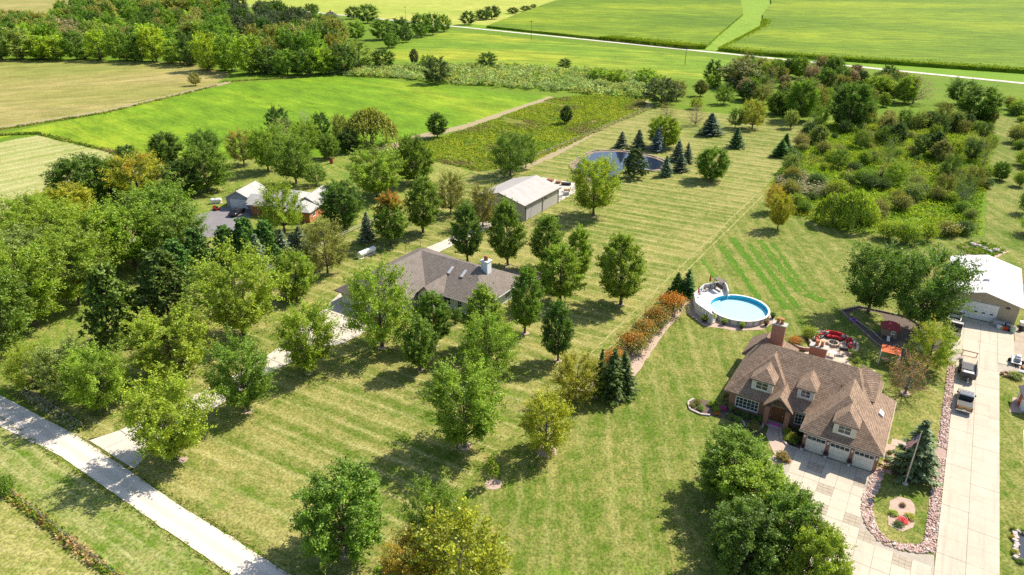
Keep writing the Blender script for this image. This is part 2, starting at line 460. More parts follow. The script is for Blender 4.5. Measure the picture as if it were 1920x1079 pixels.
def deciduous(seed, R=4.0, H=10.0, zb=2.0, prof='round', nl=46, ns=11, nv=13, ls=0.34, up=0.7, spike=0.25, hang=0.0, sparse=0.0, trunk=0.22, upn=0.6):
    g = np.random.default_rng(seed)
    pf = PROF[prof]
    paths = [(bez(np.array([0, 0, 0.]), np.array([g.normal() * .15, g.normal() * .15, H * .4]), np.array([g.normal() * .3, g.normal() * .3, H * .82]), 8), np.linspace(trunk, 0.03, 8) * np.array([1.25] + [1] * 7))]
    lobes = g.normal(size=(9, 3)); lobes = unit(lobes)
    Ps, Ds, Ls, lvs = [], [], [], []
    for i in range(nl):
        t = (i + 0.5) / nl
        az = i * 2.39996 + g.normal() * 0.25
        ze = zb + (H - zb) * t
        lob = 0.82 + 0.26 * np.max(lobes @ np.array([math.cos(az) * .8, math.sin(az) * .8, (t - .5) * 1.4])) * 1.0
        re = R * float(pf(np.array(t))) * lob * g.uniform(0.86, 1.06)
        zs = max(zb * 0.75, min(ze - re * up * g.uniform(0.6, 1.1), H * 0.75))
        a = np.array([0, 0, zs]); c = np.array([re * math.cos(az), re * math.sin(az), ze])
        b = a * 0.45 + c * 0.55 + np.array([0, 0, re * 0.12])
        pth = bez(a, b, c, 6)
        paths.append((pth, np.linspace(0.075 * (1.15 - t), 0.012, 6)))
        k = max(3, int(ns * (0.5 + 0.75 * re / R)))
        s = g.uniform(0.3, 1.0, k) ** 0.8
        o = (1 - s)[:, None] ** 2 * a + 2 * (s * (1 - s))[:, None] * b + (s * s)[:, None] * c
        tang = unit(c - a)
        d = unit(tang * 0.7 + g.normal(size=(k, 3)) * 0.55 + np.array([0, 0, 0.25 - hang]))
        ln = R * g.uniform(0.16, 0.34, k) * (1 + spike * (s > 0.85))
        mshade = g.normal() * 0.13
        for j in range(k):
            if g.random() < sparse: continue
            m = max(4, int(nv * g.uniform(0.7, 1.2)))
            u = g.uniform(0, 1, m)
            P = o[j] + d[j] * (ln[j] * u)[:, None] + g.normal(size=(m, 3)) * (0.055 * R * (1.15 - 0.7 * u))[:, None]
            P[:, 2] -= hang * u * ln[j]
            Ps.append(P); Ds.append(np.repeat(d[j][None], m, 0)); lvs.append(np.clip(0.5 + mshade + g.normal() * 0.1 + g.normal(size=m) * 0.16, 0, 1))
    P = np.concatenate(Ps); D = np.concatenate(Ds); lv = np.concatenate(lvs)
    P[:, 2] = np.maximum(P[:, 2], 0.35)
    n = len(P)
    Nn = unit(np.array([0, 0, upn]) + g.normal(size=(n, 3)) * 0.55)
    V, F = leaf_quads(P, Nn, D + g.normal(size=(n, 3)) * 0.5, ls * g.uniform(0.75, 1.35, n), ls * g.uniform(0.55, 0.85, n))
    ax = unit(np.array([g.normal(), g.normal(), 0.2]))
    hgt = np.clip((P[:, 2] - zb) / (H - zb) * 0.75 + (P @ ax) / R * 0.25, 0, 1)
    att = np.repeat(np.stack([lv, np.clip(g.normal(size=n) * 0.25 + 0.5, 0, 1), hgt], 1), 4, 0)
    tv, tf = tubes_np(paths)
    return (tv, tf), (V, F, att)
def conifer(seed, R=2.0, H=7.0, zb=0.7, nw=20, nb=11, ls=0.42, droop=0.28, dens=7):
    g = np.random.default_rng(seed)
    paths = [(np.array([[0, 0, 0], [0, 0, H * .5], [0, 0, H * .98]]), [0.14, 0.08, 0.015])]
    Ps, Ns, Ts, lv = [], [], [], []
    sect = g.uniform(.82, 1.14, 7)
    for k in range(nw):
        t = (k / (nw - 1)) ** 0.9
        z = zb + (H - zb) * t
        r = R * (1 - t) ** 0.85 * (0.9 + 0.1 * math.sin(k * 2.1)) + 0.06
        n = max(4, int(nb * (0.35 + 0.75 * (1 - t))))
        for j in range(n):
            az = 2 * math.pi * (j + 0.5 * (k % 2)) / n + g.normal() * 0.15
            rr = r * g.uniform(0.68, 1.12) * sect[int(az / 6.2832 * 7) % 7]
            if g.random() < .06: continue
            out = np.array([math.cos(az), math.sin(az), 0]); side = np.array([-math.sin(az), math.cos(az), 0])
            m = max(3, int(dens * (0.4 + rr / R)))
            u = np.linspace(0.15, 1, m)
            p = out * (rr * u)[:, None]; p[:, 2] = z + g.normal() * .06 - droop * rr * u + 0.16 * rr * u ** 2.5 * 1.5
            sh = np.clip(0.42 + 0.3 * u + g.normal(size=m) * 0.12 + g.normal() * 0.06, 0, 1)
            for sg in (-1, 0, 1):
                w_ = side * sg * (ls * 0.45 * (1.1 - 0.5 * u))[:, None]
                Ps.append(p + w_ + g.normal(size=(m, 3)) * 0.04)
                Ns.append(unit(np.array([0, 0, 1.0]) + out * 0.35 + side * sg * 0.35 + g.normal(size=(m, 3)) * 0.3))
                Ts.append(np.repeat((out + side * sg * 0.8)[None], m, 0)); lv.append(sh)
    P = np.concatenate(Ps); n = len(P)
    V, F = leaf_quads(P, np.concatenate(Ns), np.concatenate(Ts), ls * g.uniform(0.9, 1.5, n), ls * g.uniform(0.4, 0.65, n))
    att = np.repeat(np.stack([np.concatenate(lv), np.clip(g.normal(size=n) * 0.2 + 0.5, 0, 1), np.zeros(n)], 1), 4, 0)
    tv, tf = tubes_np(paths)
    return (tv, tf), (V, F, att)
def pine(seed, R=3.6, H=10.0, zb=0.6, nl=64, ls=0.5):
    g = np.random.default_rng(seed)
    paths = [(np.array([[0, 0, 0], [0.1, 0, H * .5], [0, 0.1, H * .97]]), [0.2, 0.12, 0.03])]
    Ps, Ns, Ts, lv = [], [], [], []
    for i in range(nl):
        t = (i + .5) / nl; az = i * 2.39996 + g.normal() * .2
        z0 = zb + (H * 0.94 - zb) * t
        r = R * (1 - t * 0.85) ** 0.75 * g.uniform(0.7, 1.1)
        c = np.array([math.cos(az) * r, math.sin(az) * r, z0 + 0.22 * r]); a = np.array([0, 0, z0])
        paths.append((bez(a, (a + c) / 2 + [0, 0, -0.05 * r], c, 4), np.linspace(0.05, 0.012, 4)))
        for q in range(6):
            s = g.uniform(0.4, 1.0)
            o = a + (c - a) * s + g.normal(size=3) * 0.22 * r * 0.5
            m = 16
            d = unit(g.normal(size=(m, 3)) + np.array([0, 0, 0.7]))
            Ps.append(o + d * ls * g.uniform(0.2, 0.9, m)[:, None]); Ts.append(d)
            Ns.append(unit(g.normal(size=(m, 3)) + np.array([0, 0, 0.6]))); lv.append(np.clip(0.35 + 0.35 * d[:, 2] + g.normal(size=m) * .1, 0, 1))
    P = np.concatenate(Ps); n = len(P)
    V, F = leaf_quads(P, np.concatenate(Ns), np.concatenate(Ts), ls * g.uniform(0.8, 1.3, n), ls * g.uniform(0.35, 0.6, n))
    att = np.repeat(np.stack([np.concatenate(lv), np.clip(g.normal(size=n) * .2 + .5, 0, 1), np.zeros(n)], 1), 4, 0)
    return tubes_np(paths), (V, F, att)
def willow(seed, R=5.0, H=9.0, ns=420):
    g = np.random.default_rng(seed)
    paths = [(np.array([[0, 0, 0], [.1, .1, H * .3], [0, .2, H * .55]]), [0.4, 0.3, 0.18])]
    Ps, Ts, lv = [], [], []
    for i in range(16):
        az = i * 2.39996; r = R * g.uniform(.4, .8)
        c = np.array([math.cos(az) * r, math.sin(az) * r, H * g.uniform(.75, .92)]); a = np.array([0, 0, H * g.uniform(.25, .5)])
        paths.append((bez(a, a * .5 + c * .5 + [0, 0, H * .12], c, 6), np.linspace(.14, .02, 6)))
    for i in range(ns):
        az = g.uniform(0, 6.283); q = math.sqrt(g.uniform(0.02, 1)); r = R * q
        z = H * (1 - 0.42 * q ** 2.2) * (0.94 + .06 * math.sin(az * 3)) + g.normal() * .2
        o = np.array([math.cos(az) * r, math.sin(az) * r, z])
        ln = min(z - 0.6, H * g.uniform(0.2, 0.62) * (0.35 + 0.75 * q))
        m = 16; u = g.uniform(0, 1, m)
        p = np.repeat(o[None], m, 0) + g.normal(size=(m, 3)) * 0.13; p[:, 2] -= u * ln
        p[:, :2] += (o[:2] / (R + .01) * 0.5) * u[:, None]
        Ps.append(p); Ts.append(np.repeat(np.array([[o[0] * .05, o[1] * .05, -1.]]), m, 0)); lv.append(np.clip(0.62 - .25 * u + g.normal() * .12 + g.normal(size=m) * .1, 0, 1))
    P = np.concatenate(Ps); n = len(P)
    Nn = unit(g.normal(size=(n, 3)) + P * [1, 1, 0] / R + [0, 0, .4])
    V, F = leaf_quads(P, Nn, np.concatenate(Ts) + g.normal(size=(n, 3)) * .25, 0.55 * g.uniform(.7, 1.3, n), 0.26 * g.uniform(.7, 1.3, n))
    att = np.repeat(np.stack([np.concatenate(lv), np.clip(g.normal(size=n) * .25 + .5, 0, 1), P[:, 2] / H], 1), 4, 0)
    return tubes_np(paths), (V, F, att)
def shrub(seed, R=1.0, H=1.5, n=900, ls=0.2, stems=14):
    g = np.random.default_rng(seed)
    paths = []; tips = []
    for i in range(stems):
        az = i * 2.39996; q = math.sqrt((i + .5) / stems)
        c = np.array([math.cos(az) * R * q * .9, math.sin(az) * R * q * .9, H * (1 - .45 * q * q) * g.uniform(.85, 1.08)])
        paths.append((bez(np.zeros(3), c * [.35, .35, .6], c, 4), np.linspace(.03, .006, 4))); tips.append(c)
    tips = np.array(tips)
    k = g.integers(0, stems, n); s = g.uniform(.25, 1.05, n) ** .6
    P = tips[k] * s[:, None] + g.normal(size=(n, 3)) * R * .17 * np.array([1, 1, .8])
    P[:, 2] = np.abs(P[:, 2]) + .05
    Nn = unit(np.array([0, 0, .5]) + g.normal(size=(n, 3)) * .6 + P * [1, 1, .4] / R * .3)
    V, F = leaf_quads(P, Nn, P + g.normal(size=(n, 3)) * .6, ls * g.uniform(.7, 1.35, n), ls * g.uniform(.5, .85, n))
    lv = np.clip(.5 + (g.normal(size=stems) * .13)[k] + g.normal(size=n) * .15, 0, 1)
    att = np.repeat(np.stack([lv, np.clip(g.normal(size=n) * .25 + .5, 0, 1), np.clip(P[:, 2] / H + g.normal(size=n) * .12, 0, 1)], 1), 4, 0)
    return tubes_np(paths, 4), (V, F, att)

PROTO = {}
def proto(kind, gen, needle=False, bark=BARK):
    (tv, tf), (V, F, att) = gen
    nomR = float(np.percentile(np.hypot(V[:, 0], V[:, 1]), 98.8)); nomH = float(np.percentile(V[:, 2], 99.7))
    PROTO.setdefault(kind, []).append((np_mesh(kind + "_trunk", tv, tf, None, bark), np_mesh(kind + "_crown", V, F, att, NEEDLE if needle else LEAF), nomR, nomH))
for s_ in range(3):
    proto('ash', deciduous(11 + s_, 4.0, 10, 1.8, 'vase', 60, 14, 36, 0.225, 0.9, 0.8, sparse=0.12))
    proto('maple', deciduous(21 + s_, 4.0, 10, 1.2, 'round', 66, 15, 36, 0.235, 0.6, 0.25))
    proto('oval', deciduous(31 + s_, 3.0, 10, 1.5, 'oval', 66, 13, 34, 0.215, 0.9, 0.35))
    proto('loose', deciduous(41 + s_, 4.0, 9, 1.6, 'spread', 54, 13, 32, 0.215, 0.8, 0.7, sparse=0.2))
    proto('wood', deciduous(51 + s_, 5.0, 12, 1.5, 'round', 46, 11, 14, 0.5, 0.5, 0.15))
    proto('shrub', shrub(61 + s_, 1.0, 1.5, 1600, 0.16))
    proto('bush', shrub(71 + s_, 2.0, 2.6, 4200, 0.2, 26))
for s_ in range(2):
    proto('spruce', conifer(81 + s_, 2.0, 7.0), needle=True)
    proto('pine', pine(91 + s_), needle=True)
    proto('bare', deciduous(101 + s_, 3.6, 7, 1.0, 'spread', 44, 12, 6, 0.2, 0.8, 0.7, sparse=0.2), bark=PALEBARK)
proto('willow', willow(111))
proto('birch', deciduous(121, 3.6, 9, 1.2, 'round', 60, 14, 15, 0.26, 0.8, 0.3, upn=0.4), bark=PALEBARK)
proto('sapling', deciduous(131, 1.0, 3.4, 1.3, 'oval', 26, 8, 8, 0.2, 0.7, 0.2, trunk=0.05))
C_ = {'bright': (.235, .38, .022), 'mid': (.165, .30, .022), 'deep': (.11, .225, .02), 'dark': (.072, .15, .02), 'yellow': (.37, .42, .026), 'lime': (.285, .41, .024),
      'olive': (.235, .265, .05), 'silver': (.24, .335, .07), 'blue': (.14, .195, .105), 'pine': (.115, .205, .03), 'grey': (.3, .27, .18), 'brown': (.28, .18, .10),
      'gold': (.46, .38, .035), 'khaki': (.29, .305, .095), 'pink': (.5, .40, .30), 'rust': (.44, .15, .045)}
NAMEOF = {'spruce': 'spruce_tree', 'pine': 'pine_tree', 'willow': 'willow_tree', 'shrub': 'shrub', 'bush': 'shrub', 'sapling': 'young_tree', 'bare': 'thin_leaved_tree'}
CATOF = {'shrub': 'shrub', 'bush': 'shrub'}
_rt = random.Random(5)
def plant_at(x, y, h, r, kind, color, label, turn=0.0, group=None, name=None, var=None, jit=0.1):
    lst = PROTO[kind]
    tm, cm, nR, nH = lst[_rt.randrange(len(lst)) if var is None else var % len(lst)]
    nm = name or NAMEOF.get(kind, 'leafy_tree')
    e = empty(nm, (x, y, 0), _rt.uniform(0, 6.28), label, CATOF.get(kind, 'tree'), group)
    e.rotation_euler = (_rt.uniform(-.05, .05), _rt.uniform(-.05, .05), e.rotation_euler[2])
    sr = r / nR
    e.scale = (sr * _rt.uniform(.94, 1.06), sr * _rt.uniform(.94, 1.06), h / nH)
    c = C_[color] if isinstance(color, str) else tuple(min(.7, q * 1.5) for q in color)
    k = (1 + _rt.uniform(-jit, jit)) * (1.25 if kind == 'wood' else 1)
    c = (c[0] * 1.12, c[1], c[2])
    link('stems' if kind in ('shrub', 'bush') else 'trunk', tm, e)
    o = link('foliage' if kind in ('shrub', 'bush') else 'crown', cm, e)
    o.color = (c[0] * k * _rt.uniform(1 - jit * .6, 1 + jit * .6), c[1] * k, c[2] * k, 1 - turn)
    return e
def tree(px, py, top, wpx, kind, color, label, turn=0.0, group=None, name=None, var=None):
    """a plant surveyed from the photograph: foot, top row and crown width in pixels"""
    x, y = G(px, py)
    h, r = max(0.5, height(px, py, top)), wpx * 0.5 * depth(px, py) / FPX
    if kind == 'spruce': r *= 1.2
    if kind not in ('spruce', 'pine'):      # the skyline of a wide crown is its far shoulder, not its apex
        dl = PITCH + math.atan((py - 539.5) / FPX); cd, sd = math.cos(dl), math.sin(dl) * .8
        lo, hi = .3 * h, h
        for _ in range(30):
            q = (lo + hi) / 2
            if .58 * q * cd + math.hypot(.42 * q * cd, r * sd) > h * cd: hi = q
            else: lo = q
        h = lo
    return plant_at(x, y, h, r, kind, color, label, turn, group, name, var)
def inpoly(p, poly):
    x, y = p; c = False; n = len(poly)
    for i in range(n):
        x0, y0 = poly[i]; x1, y1 = poly[i - 1]
        if (y0 > y) != (y1 > y) and x < (x1 - x0) * (y - y0) / (y1 - y0) + x0: c = not c
    return c
def scatter_in(poly, n, rnd):
    xs = [p[0] for p in poly]; ys = [p[1] for p in poly]
    out = []
    while len(out) < n:
        p = (rnd.uniform(min(xs), max(xs)), rnd.uniform(min(ys), max(ys)))
        if inpoly(p, poly): out.append(p)
    return out
def clumps(name, pts, hgt, rad, cols, nleaf=7, ls=0.35, seed=1, parent=None, label=None, cat=None, kind='stuff', mat=None, flower=None):
    """low growth too dense to count: every clump a handful of leaf faces; pts (n,2), hgt/rad arrays, cols list of base colours"""
    g = np.random.default_rng(seed)
    pts = np.asarray(pts, float); n = len(pts)
    hgt = np.broadcast_to(hgt, n) * g.uniform(.6, 1.25, n); rad = np.broadcast_to(rad, n) * g.uniform(.7, 1.3, n)
    cols = np.asarray(cols, float)
    ci = np.clip((noise2(pts, 0.09, seed) * len(cols) + g.normal(size=n) * .55).astype(int), 0, len(cols) - 1)
    c0 = cols[ci] * g.uniform(.75, 1.2, (n, 1))
    idx = np.repeat(np.arange(n), nleaf); m = len(idx)
    d = unit(g.normal(size=(m, 3)) * [1, 1, .6] + [0, 0, .35])
    s = g.uniform(.35, 1, m)
    P = np.concatenate([pts[idx] + d[:, :2] * (rad[idx] * s)[:, None], (hgt[idx] * (.25 + .75 * np.abs(d[:, 2]) * s + .0))[:, None]], 1)
    Nn = unit(d * .5 + g.normal(size=(m, 3)) * .5 + [0, 0, .6])
    lz = ls * np.clip(rad[idx] / np.mean(rad), .6, 1.6)
    V, F = leaf_quads(P, Nn, d + g.normal(size=(m, 3)) * .4 + [0, 0, .5], lz * g.uniform(.8, 1.5, m), lz * g.uniform(.5, .9, m))
    c = np.clip(c0[idx] * g.uniform(.75, 1.3, (m, 1)) * 1.75, 0, .75)
    if flower is not None:
        fl = (g.random(m) < flower[1]) & (d[:, 2] * s > .45)
        c[fl] = np.asarray(flower[0]) * g.uniform(.7, 1.2, (fl.sum(), 1))
    me = np_mesh(name, V, F, np.repeat(c, 4, 0), mat or STUFF)
    o = link(name, me, parent)
    return tag(o, label, cat, None, kind) if kind or label else o
_vn = np.random.default_rng(99).random((64, 64))
def noise2(p, sc, seed=0):
    """smooth value noise 0..1"""
    q = np.asarray(p) * sc + seed * 7.31
    out = 0; amp = .6
    for o in range(3):
        i = np.floor(q).astype(int); f = q - i; f = f * f * (3 - 2 * f)
        a = _vn[i[:, 0] % 64, i[:, 1] % 64]; b = _vn[(i[:, 0] + 1) % 64, i[:, 1] % 64]
        c = _vn[i[:, 0] % 64, (i[:, 1] + 1) % 64]; d = _vn[(i[:, 0] + 1) % 64, (i[:, 1] + 1) % 64]
        out = out + amp * ((a * (1 - f[:, 0]) + b * f[:, 0]) * (1 - f[:, 1]) + (c * (1 - f[:, 0]) + d * f[:, 0]) * f[:, 1])
        amp *= .5; q = q * 2.1 + 3.7
    return np.clip((out / 1.05 - .5) * 1.5 + .5, 0, .999)

# ------------------------------------------------------------------ the setting: ground, fields, roads, water
def gp(*px): return [G(*p) for p in px]
def edge_jitter(pts, step, jit, seed):
    r = random.Random(seed); out = []
    n = len(pts)
    for i in range(n):
        a, b = pts[i], pts[(i + 1) % n]
        L = math.hypot(b[0] - a[0], b[1] - a[1]); k = max(1, min(700, int(L / step)))
        nx, ny = -(b[1] - a[1]) / (L + 1e-9), (b[0] - a[0]) / (L + 1e-9)
        for j in range(k):
            t = j / k; q = r.gauss(0, jit) if j else 0
            out.append((a[0] + (b[0] - a[0]) * t + nx * q, a[1] + (b[1] - a[1]) * t + ny * q))
    return out
def sheet(name, pts, mat, z, jit=0.12, step=1.2, label=None, kind='structure', seed=3, parent=None, cat=None):
    me = bpy.data.meshes.new(name)
    p = edge_jitter(pts, step, jit, seed) if jit else pts
    me.from_pydata([(x, y, z) for x, y in p], [], [tuple(range(len(p)))])
    bm = bmesh.new(); bm.from_mesh(me)
    for f in bm.faces:
        if f.normal.z < 0: f.normal_flip()
    bmesh.ops.triangulate(bm, faces=bm.faces)
    bm.to_mesh(me); bm.free()
    o = link(name, me, parent, mat)
    if parent is None: tag(o, label, cat, None, kind)
    return o
GREEN = lawn('verge_grass', (.115, .20, .013), (.26, .27, .05), 0.1, 7, .15, .34, 11, .012, 1.0)
sheet('ground', [(-5000, -600), (4000, -600), (4000, 7000), (-5000, 7000)], GREEN, 0.0, 0)
L_MAIN = lawn('main_lawn', (.098, .152, .015), (.31, .275, .088), R_(-3.5), 2.5, .85, .55, 3.0, .03)
L_EAST = lawn('east_lawn', (.092, .15, .014), (.295, .262, .08), R_(62), 3.4, .4, .51, 40, .035)
L_NEIGH = lawn('neighbour_lawn', (.11, .19, .016), (.32, .29, .085), R_(20), 2.4, .2, .53, 80, .04)
L_ROAD = lawn('roadside_grass', (.11, .18, .016), (.33, .31, .11), 0, 1.5, .6, .55, 120, .05)
L_SW = lawn('far_side_lawn', (.14, .185, .018), (.36, .32, .11), R_(-25), 1.6, .4, .6, 150, .05)
sheet('west_lawn', [(-97, 27.6), (-36, 27.6), (-35.8, 168), (-41, 262), (-99, 258), (-100.4, 166), (-107, 147), (-104, 118), (-101, 80)], L_MAIN, 0.03, .2)
sheet('east_lawn', [(-35.9, 27.6), (70, 27.6), (70, 160), (21, 162), (20, 310), (11, 310), (11, 165), (-12, 152), (-30, 158), (-36, 180), (-36, 100)], L_EAST, 0.034, .2)
sheet('neighbour_lawn', [(-230, 28), (-97.3, 27.6), (-101.3, 80), (-104.3, 118), (-107.4, 147), (-128, 150), (-139, 152), (-156, 135), (-190, 120), (-205, 108), (-180, 62), (-230, 50)], L_NEIGH, 0.02, .3)
sheet('roadside_grass', [(-300, 18.6), (200, 18.6), (200, 24.4), (-300, 24.2)], L_ROAD, 0.03, .15)
sheet('south_lawn', [(-300, -60), (200, -60), (200, 18.2), (-300, 18.2)], L_SW, 0.036, .15)
HAY = crop('hay_stubble', (.20, .225, .045), (.285, .255, .075), (.35, .285, .11), R_(-60), 4, 4, .012, .08)
SOY = crop('soy_leaves', (.095, .20, .012), (.15, .26, .012), (.25, .315, .02), R_(12), 4, 9, .014, .15)
SOY2 = crop('soy_leaves_beyond', (.11, .21, .015), (.17, .26, .02), (.33, .34, .03), R_(-10), 4, 31, .01)
MOWN = lawn('mown_hay', (.22, .26, .055), (.38, .36, .14), R_(-88), 5.0, .9, .62, 60, .02)
FARF = crop('far_hay', (.26, .33, .05), (.33, .37, .06), (.40, .39, .09), R_(-10), 4, 77, .006)
sheet('hay_field', gp((-400, 118), (0, 112), (350, 117), (430, 139), (404, 158), (200, 206), (0, 238), (-300, 300)), HAY, 0.03, .5, 4)
sheet('soybean_field', gp((-200, 305), (0, 251), (200, 212), (408, 161), (640, 141), (860, 166), (1030, 181), (930, 218), (790, 256), (600, 295), (380, 300), (215, 284), (70, 250), (30, 254)), SOY, 0.035, .4, 3)
sheet('mown_hay_field', gp((-260, 330), (30, 261), (72, 254), (212, 288), (270, 330), (200, 370), (0, 405), (-250, 500)), MOWN, 0.04, .4, 3)
sheet('valley_field', gp((690, 112), (736, 88), (846, 58), (1330, 108), (1450, 122), (1440, 150), (1200, 152), (900, 130), (770, 126)), SOY2, 0.03, .5, 4)
sheet('far_field', [(-3000, 1118), (-700, 571), (-389, 513), (60, 405), (3000, -290), (4000, 7000), (-5000, 7000)], FARF, 0.02, 0)
sheet('pasture', gp((-300, -15), (240, -15), (190, 12), (60, 30), (-100, 40), (-400, 60)), HAY, 0.03, 1.0, 8)
VERGE = lawn('corn_verge', (.14, .26, .016), (.21, .30, .03), R_(-13), 7, .1, .4, 33, .01)
_d = (math.cos(R_(-13.4)), math.sin(R_(-13.4)))
_n = (-_d[1], _d[0])
def alongroad(s, o): return (-113.7 + _d[0] * s + _n[0] * o, 436.8 + _d[1] * s + _n[1] * o)
sheet('corn_verge', [alongroad(-285, 3), alongroad(900, 3), alongroad(900, 40), alongroad(30, 36), alongroad(-60, 700), alongroad(-190, 700), alongroad(-60, 34), alongroad(-285, 26)], VERGE, 0.05, .6, 5)
GRAVEL = paving('limestone_gravel', (.62, .55, .46), (.54, .475, .39), (.43, .37, .29), 0, ((25.1, .55), (26.7, .55)))
GRAVEL2 = paving('far_gravel', (.62, .56, .48), (.55, .49, .42), (.48, .42, .35), 0)
sheet('gravel_road', [(-700, 22.0), (-300, 22.6), (-110, 22.9), (-90, 23.5), (-78, 24.6), (-46, 24.4), (0, 24.3), (300, 24), (300, 27.6), (-30, 27.6), (-60, 27.3), (-80, 27.7), (-100, 26.5), (-300, 26.3), (-700, 26)], GRAVEL, 0.06, .045, 1.0)
sheet('far_road', [alongroad(s, o) for s, o in ((-900, 2.6), (-600, 3.6), (-285, 3), (0, 2.7), (1000, 2.7), (1000, -2.4), (0, -2.4), (-285, -2.2), (-600, -1.5), (-900, -3.4))], GRAVEL2, 0.09, .25, 4)
# ---- the pond behind the steel barn
WATER, t_, b_, N_, L_ = _new('pond_water')
b_.inputs['Base Color'].default_value = (.02, .03, .055, 1); b_.inputs['Roughness'].default_value = .04; b_.inputs['Specular IOR Level'].default_value = .5
bump(t_, b_, noise(t_, wpos(t_, (1, 1, 1)), 1.8, 3), .06, .05)
pondpx = [(1075, 312), (1088, 298), (1112, 286), (1140, 284), (1168, 285), (1205, 291), (1232, 298), (1249, 306), (1240, 318), (1222, 321), (1205, 319), (1172, 318), (1160, 328), (1125, 340), (1090, 332)]
pond = gp(*pondpx)
MUD = flat('pond_bank', (.30, .21, .13), (.22, .16, .10), .8, .95)
cx, cy = sum(p[0] for p in pond) / len(pond), sum(p[1] for p in pond) / len(pond)
grow = lambda k: [(cx + (x - cx) * k, cy + (y - cy) * k) for x, y in pond]
sheet('pond_bank', grow(1.07), MUD, 0.06, .15, 1)
pw = sheet('pond', grow(0.96), WATER, 0.10, .12, .8)
tag(pw, None, None, None, 'structure')
EDGE = flat('pale_edging_stone', (.40, .33, .27), (.24, .19, .155), .25, .9, .4)
ring = edge_jitter(grow(1.07), 1.15, .06, 8)
for i in range(len(ring)):
    a, b = ring[i], ring[(i + 1) % len(ring)]
    L = math.hypot(b[0] - a[0], b[1] - a[1])
    if L < .3: continue
    MB().obox(((a[0] + b[0]) / 2, (a[1] + b[1]) / 2), (L * .96, .36 + .12 * (i % 3), .18 + .06 * (i % 4)), math.atan2(b[1] - a[1], b[0] - a[0]), .0).build('edging_stone', EDGE, pw)
# ---- corn
g_ = np.random.default_rng(3)
def corn_front(x, poly):
    ys = []
    for i in range(len(poly)):
        (x0, y0), (x1, y1) = poly[i - 1], poly[i]
        if (x0 > x) != (x1 > x): ys.append(y0 + (y1 - y0) * (x - x0) / (x1 - x0))
    return min(ys) + .1 if ys else None
def corn_block(name, poly, label, cell=(2.6, 5.0), hgt=2.3, seed=1):
    P = np.array(poly); lo, hi = P.min(0), P.max(0)
    rot = R_(-13.4); ca, sa = math.cos(rot), math.sin(rot)
    Q = np.stack([P[:, 0] * ca + P[:, 1] * sa, -P[:, 0] * sa + P[:, 1] * ca], 1)
    lo, hi = Q.min(0), Q.max(0)
    V, F, C = [], [], []
    g = np.random.default_rng(seed)
    polyQ = [tuple(q) for q in Q]
    # leaf tufts on every row near the road, thinning into a ribbed canopy farther back
    pts = []
    for sc_, nn in ((4, 11000),):
        xs = g.uniform(max(lo[0], -330), min(hi[0], 480), nn); fx = g.exponential(sc_, nn)
        for x, f_ in zip(xs, fx):
            yb = corn_front(x, polyQ)
            if yb is not None and inpoly((x, yb + f_), polyQ): pts.append((x, yb + f_))
    pts = np.array(pts)
    W = np.stack([pts[:, 0] * ca - pts[:, 1] * sa, pts[:, 0] * sa + pts[:, 1] * ca], 1)
    n = len(W); nl = 5
    idx = np.repeat(np.arange(n), nl); m = len(idx)
    d = unit(g.normal(size=(m, 3)) * [1, 1, .3] + [0, 0, .6])
    far = np.clip(pts[idx, 1] - lo[1], 0, 200)
    sz = .8 + far * .002
    z = g.uniform(.15, 1.0, m) ** .7 * hgt
    Pp = np.concatenate([W[idx] + d[:, :2] * .3, z[:, None]], 1)
    V, F = leaf_quads(Pp, unit(g.normal(size=(m, 3)) + [0, 0, .5]), d, sz * g.uniform(.9, 1.5, m), .42 * sz)
    tone = noise2(W, .02, seed)[idx]
    c = np.stack([.12 + .10 * tone, .21 + .07 * tone, np.full(m, .014)], 1) * g.uniform(.75, 1.2, (m, 1))
    c *= 1.25
    me = np_mesh(name, V, F, np.repeat(c, 4, 0), STUFF)
    o = link(name, me); tag(o, label, 'corn', None, 'stuff')
    # the closed canopy just under the leaf tips
    bm = MB().prism([(x * .9995 + 0, y) for x, y in edge_jitter([tuple(p) for p in P], 2.0, .25, seed)], 0.05, hgt * .8)
    bm.build('corn_canopy', CANOPY, o)
CANOPY = crop('corn_canopy', (.085, .155, .01), (.145, .22, .012), (.235, .29, .016), R_(-13), 2, 5, .008)
sheet('grassy_waterway', gp((1322, 94), (1348, 97), (1394, 74), (1430, 54), (1432, 30), (1448, 10), (1444, -14), (1378, -14), (1386, 4), (1390, 30), (1348, 66)), lawn('waterway_grass', (.17, .28, .025), (.26, .34, .05), R_(60), 9, .3, .45, 91, .01), 0.08, 1.2, 6)
corn_block('corn_field', gp((912, 53), (1100, 73), (1290, 93), (1322, 93), (1350, 66), (1392, 30), (1388, 4), (1380, -14), (1180, -14), (1040, 4), (975, 28)), 'block of tall green corn on the near side of the grassy waterway', seed=4)
corn_block('corn_field', gp((1346, 96), (1420, 105), (1600, 117), (1920, 139), (2300, 160), (2800, -14), (1442, -14), (1446, 10), (1430, 30), (1428, 52), (1392, 72)), 'large block of tall green corn filling the far right', seed=5)
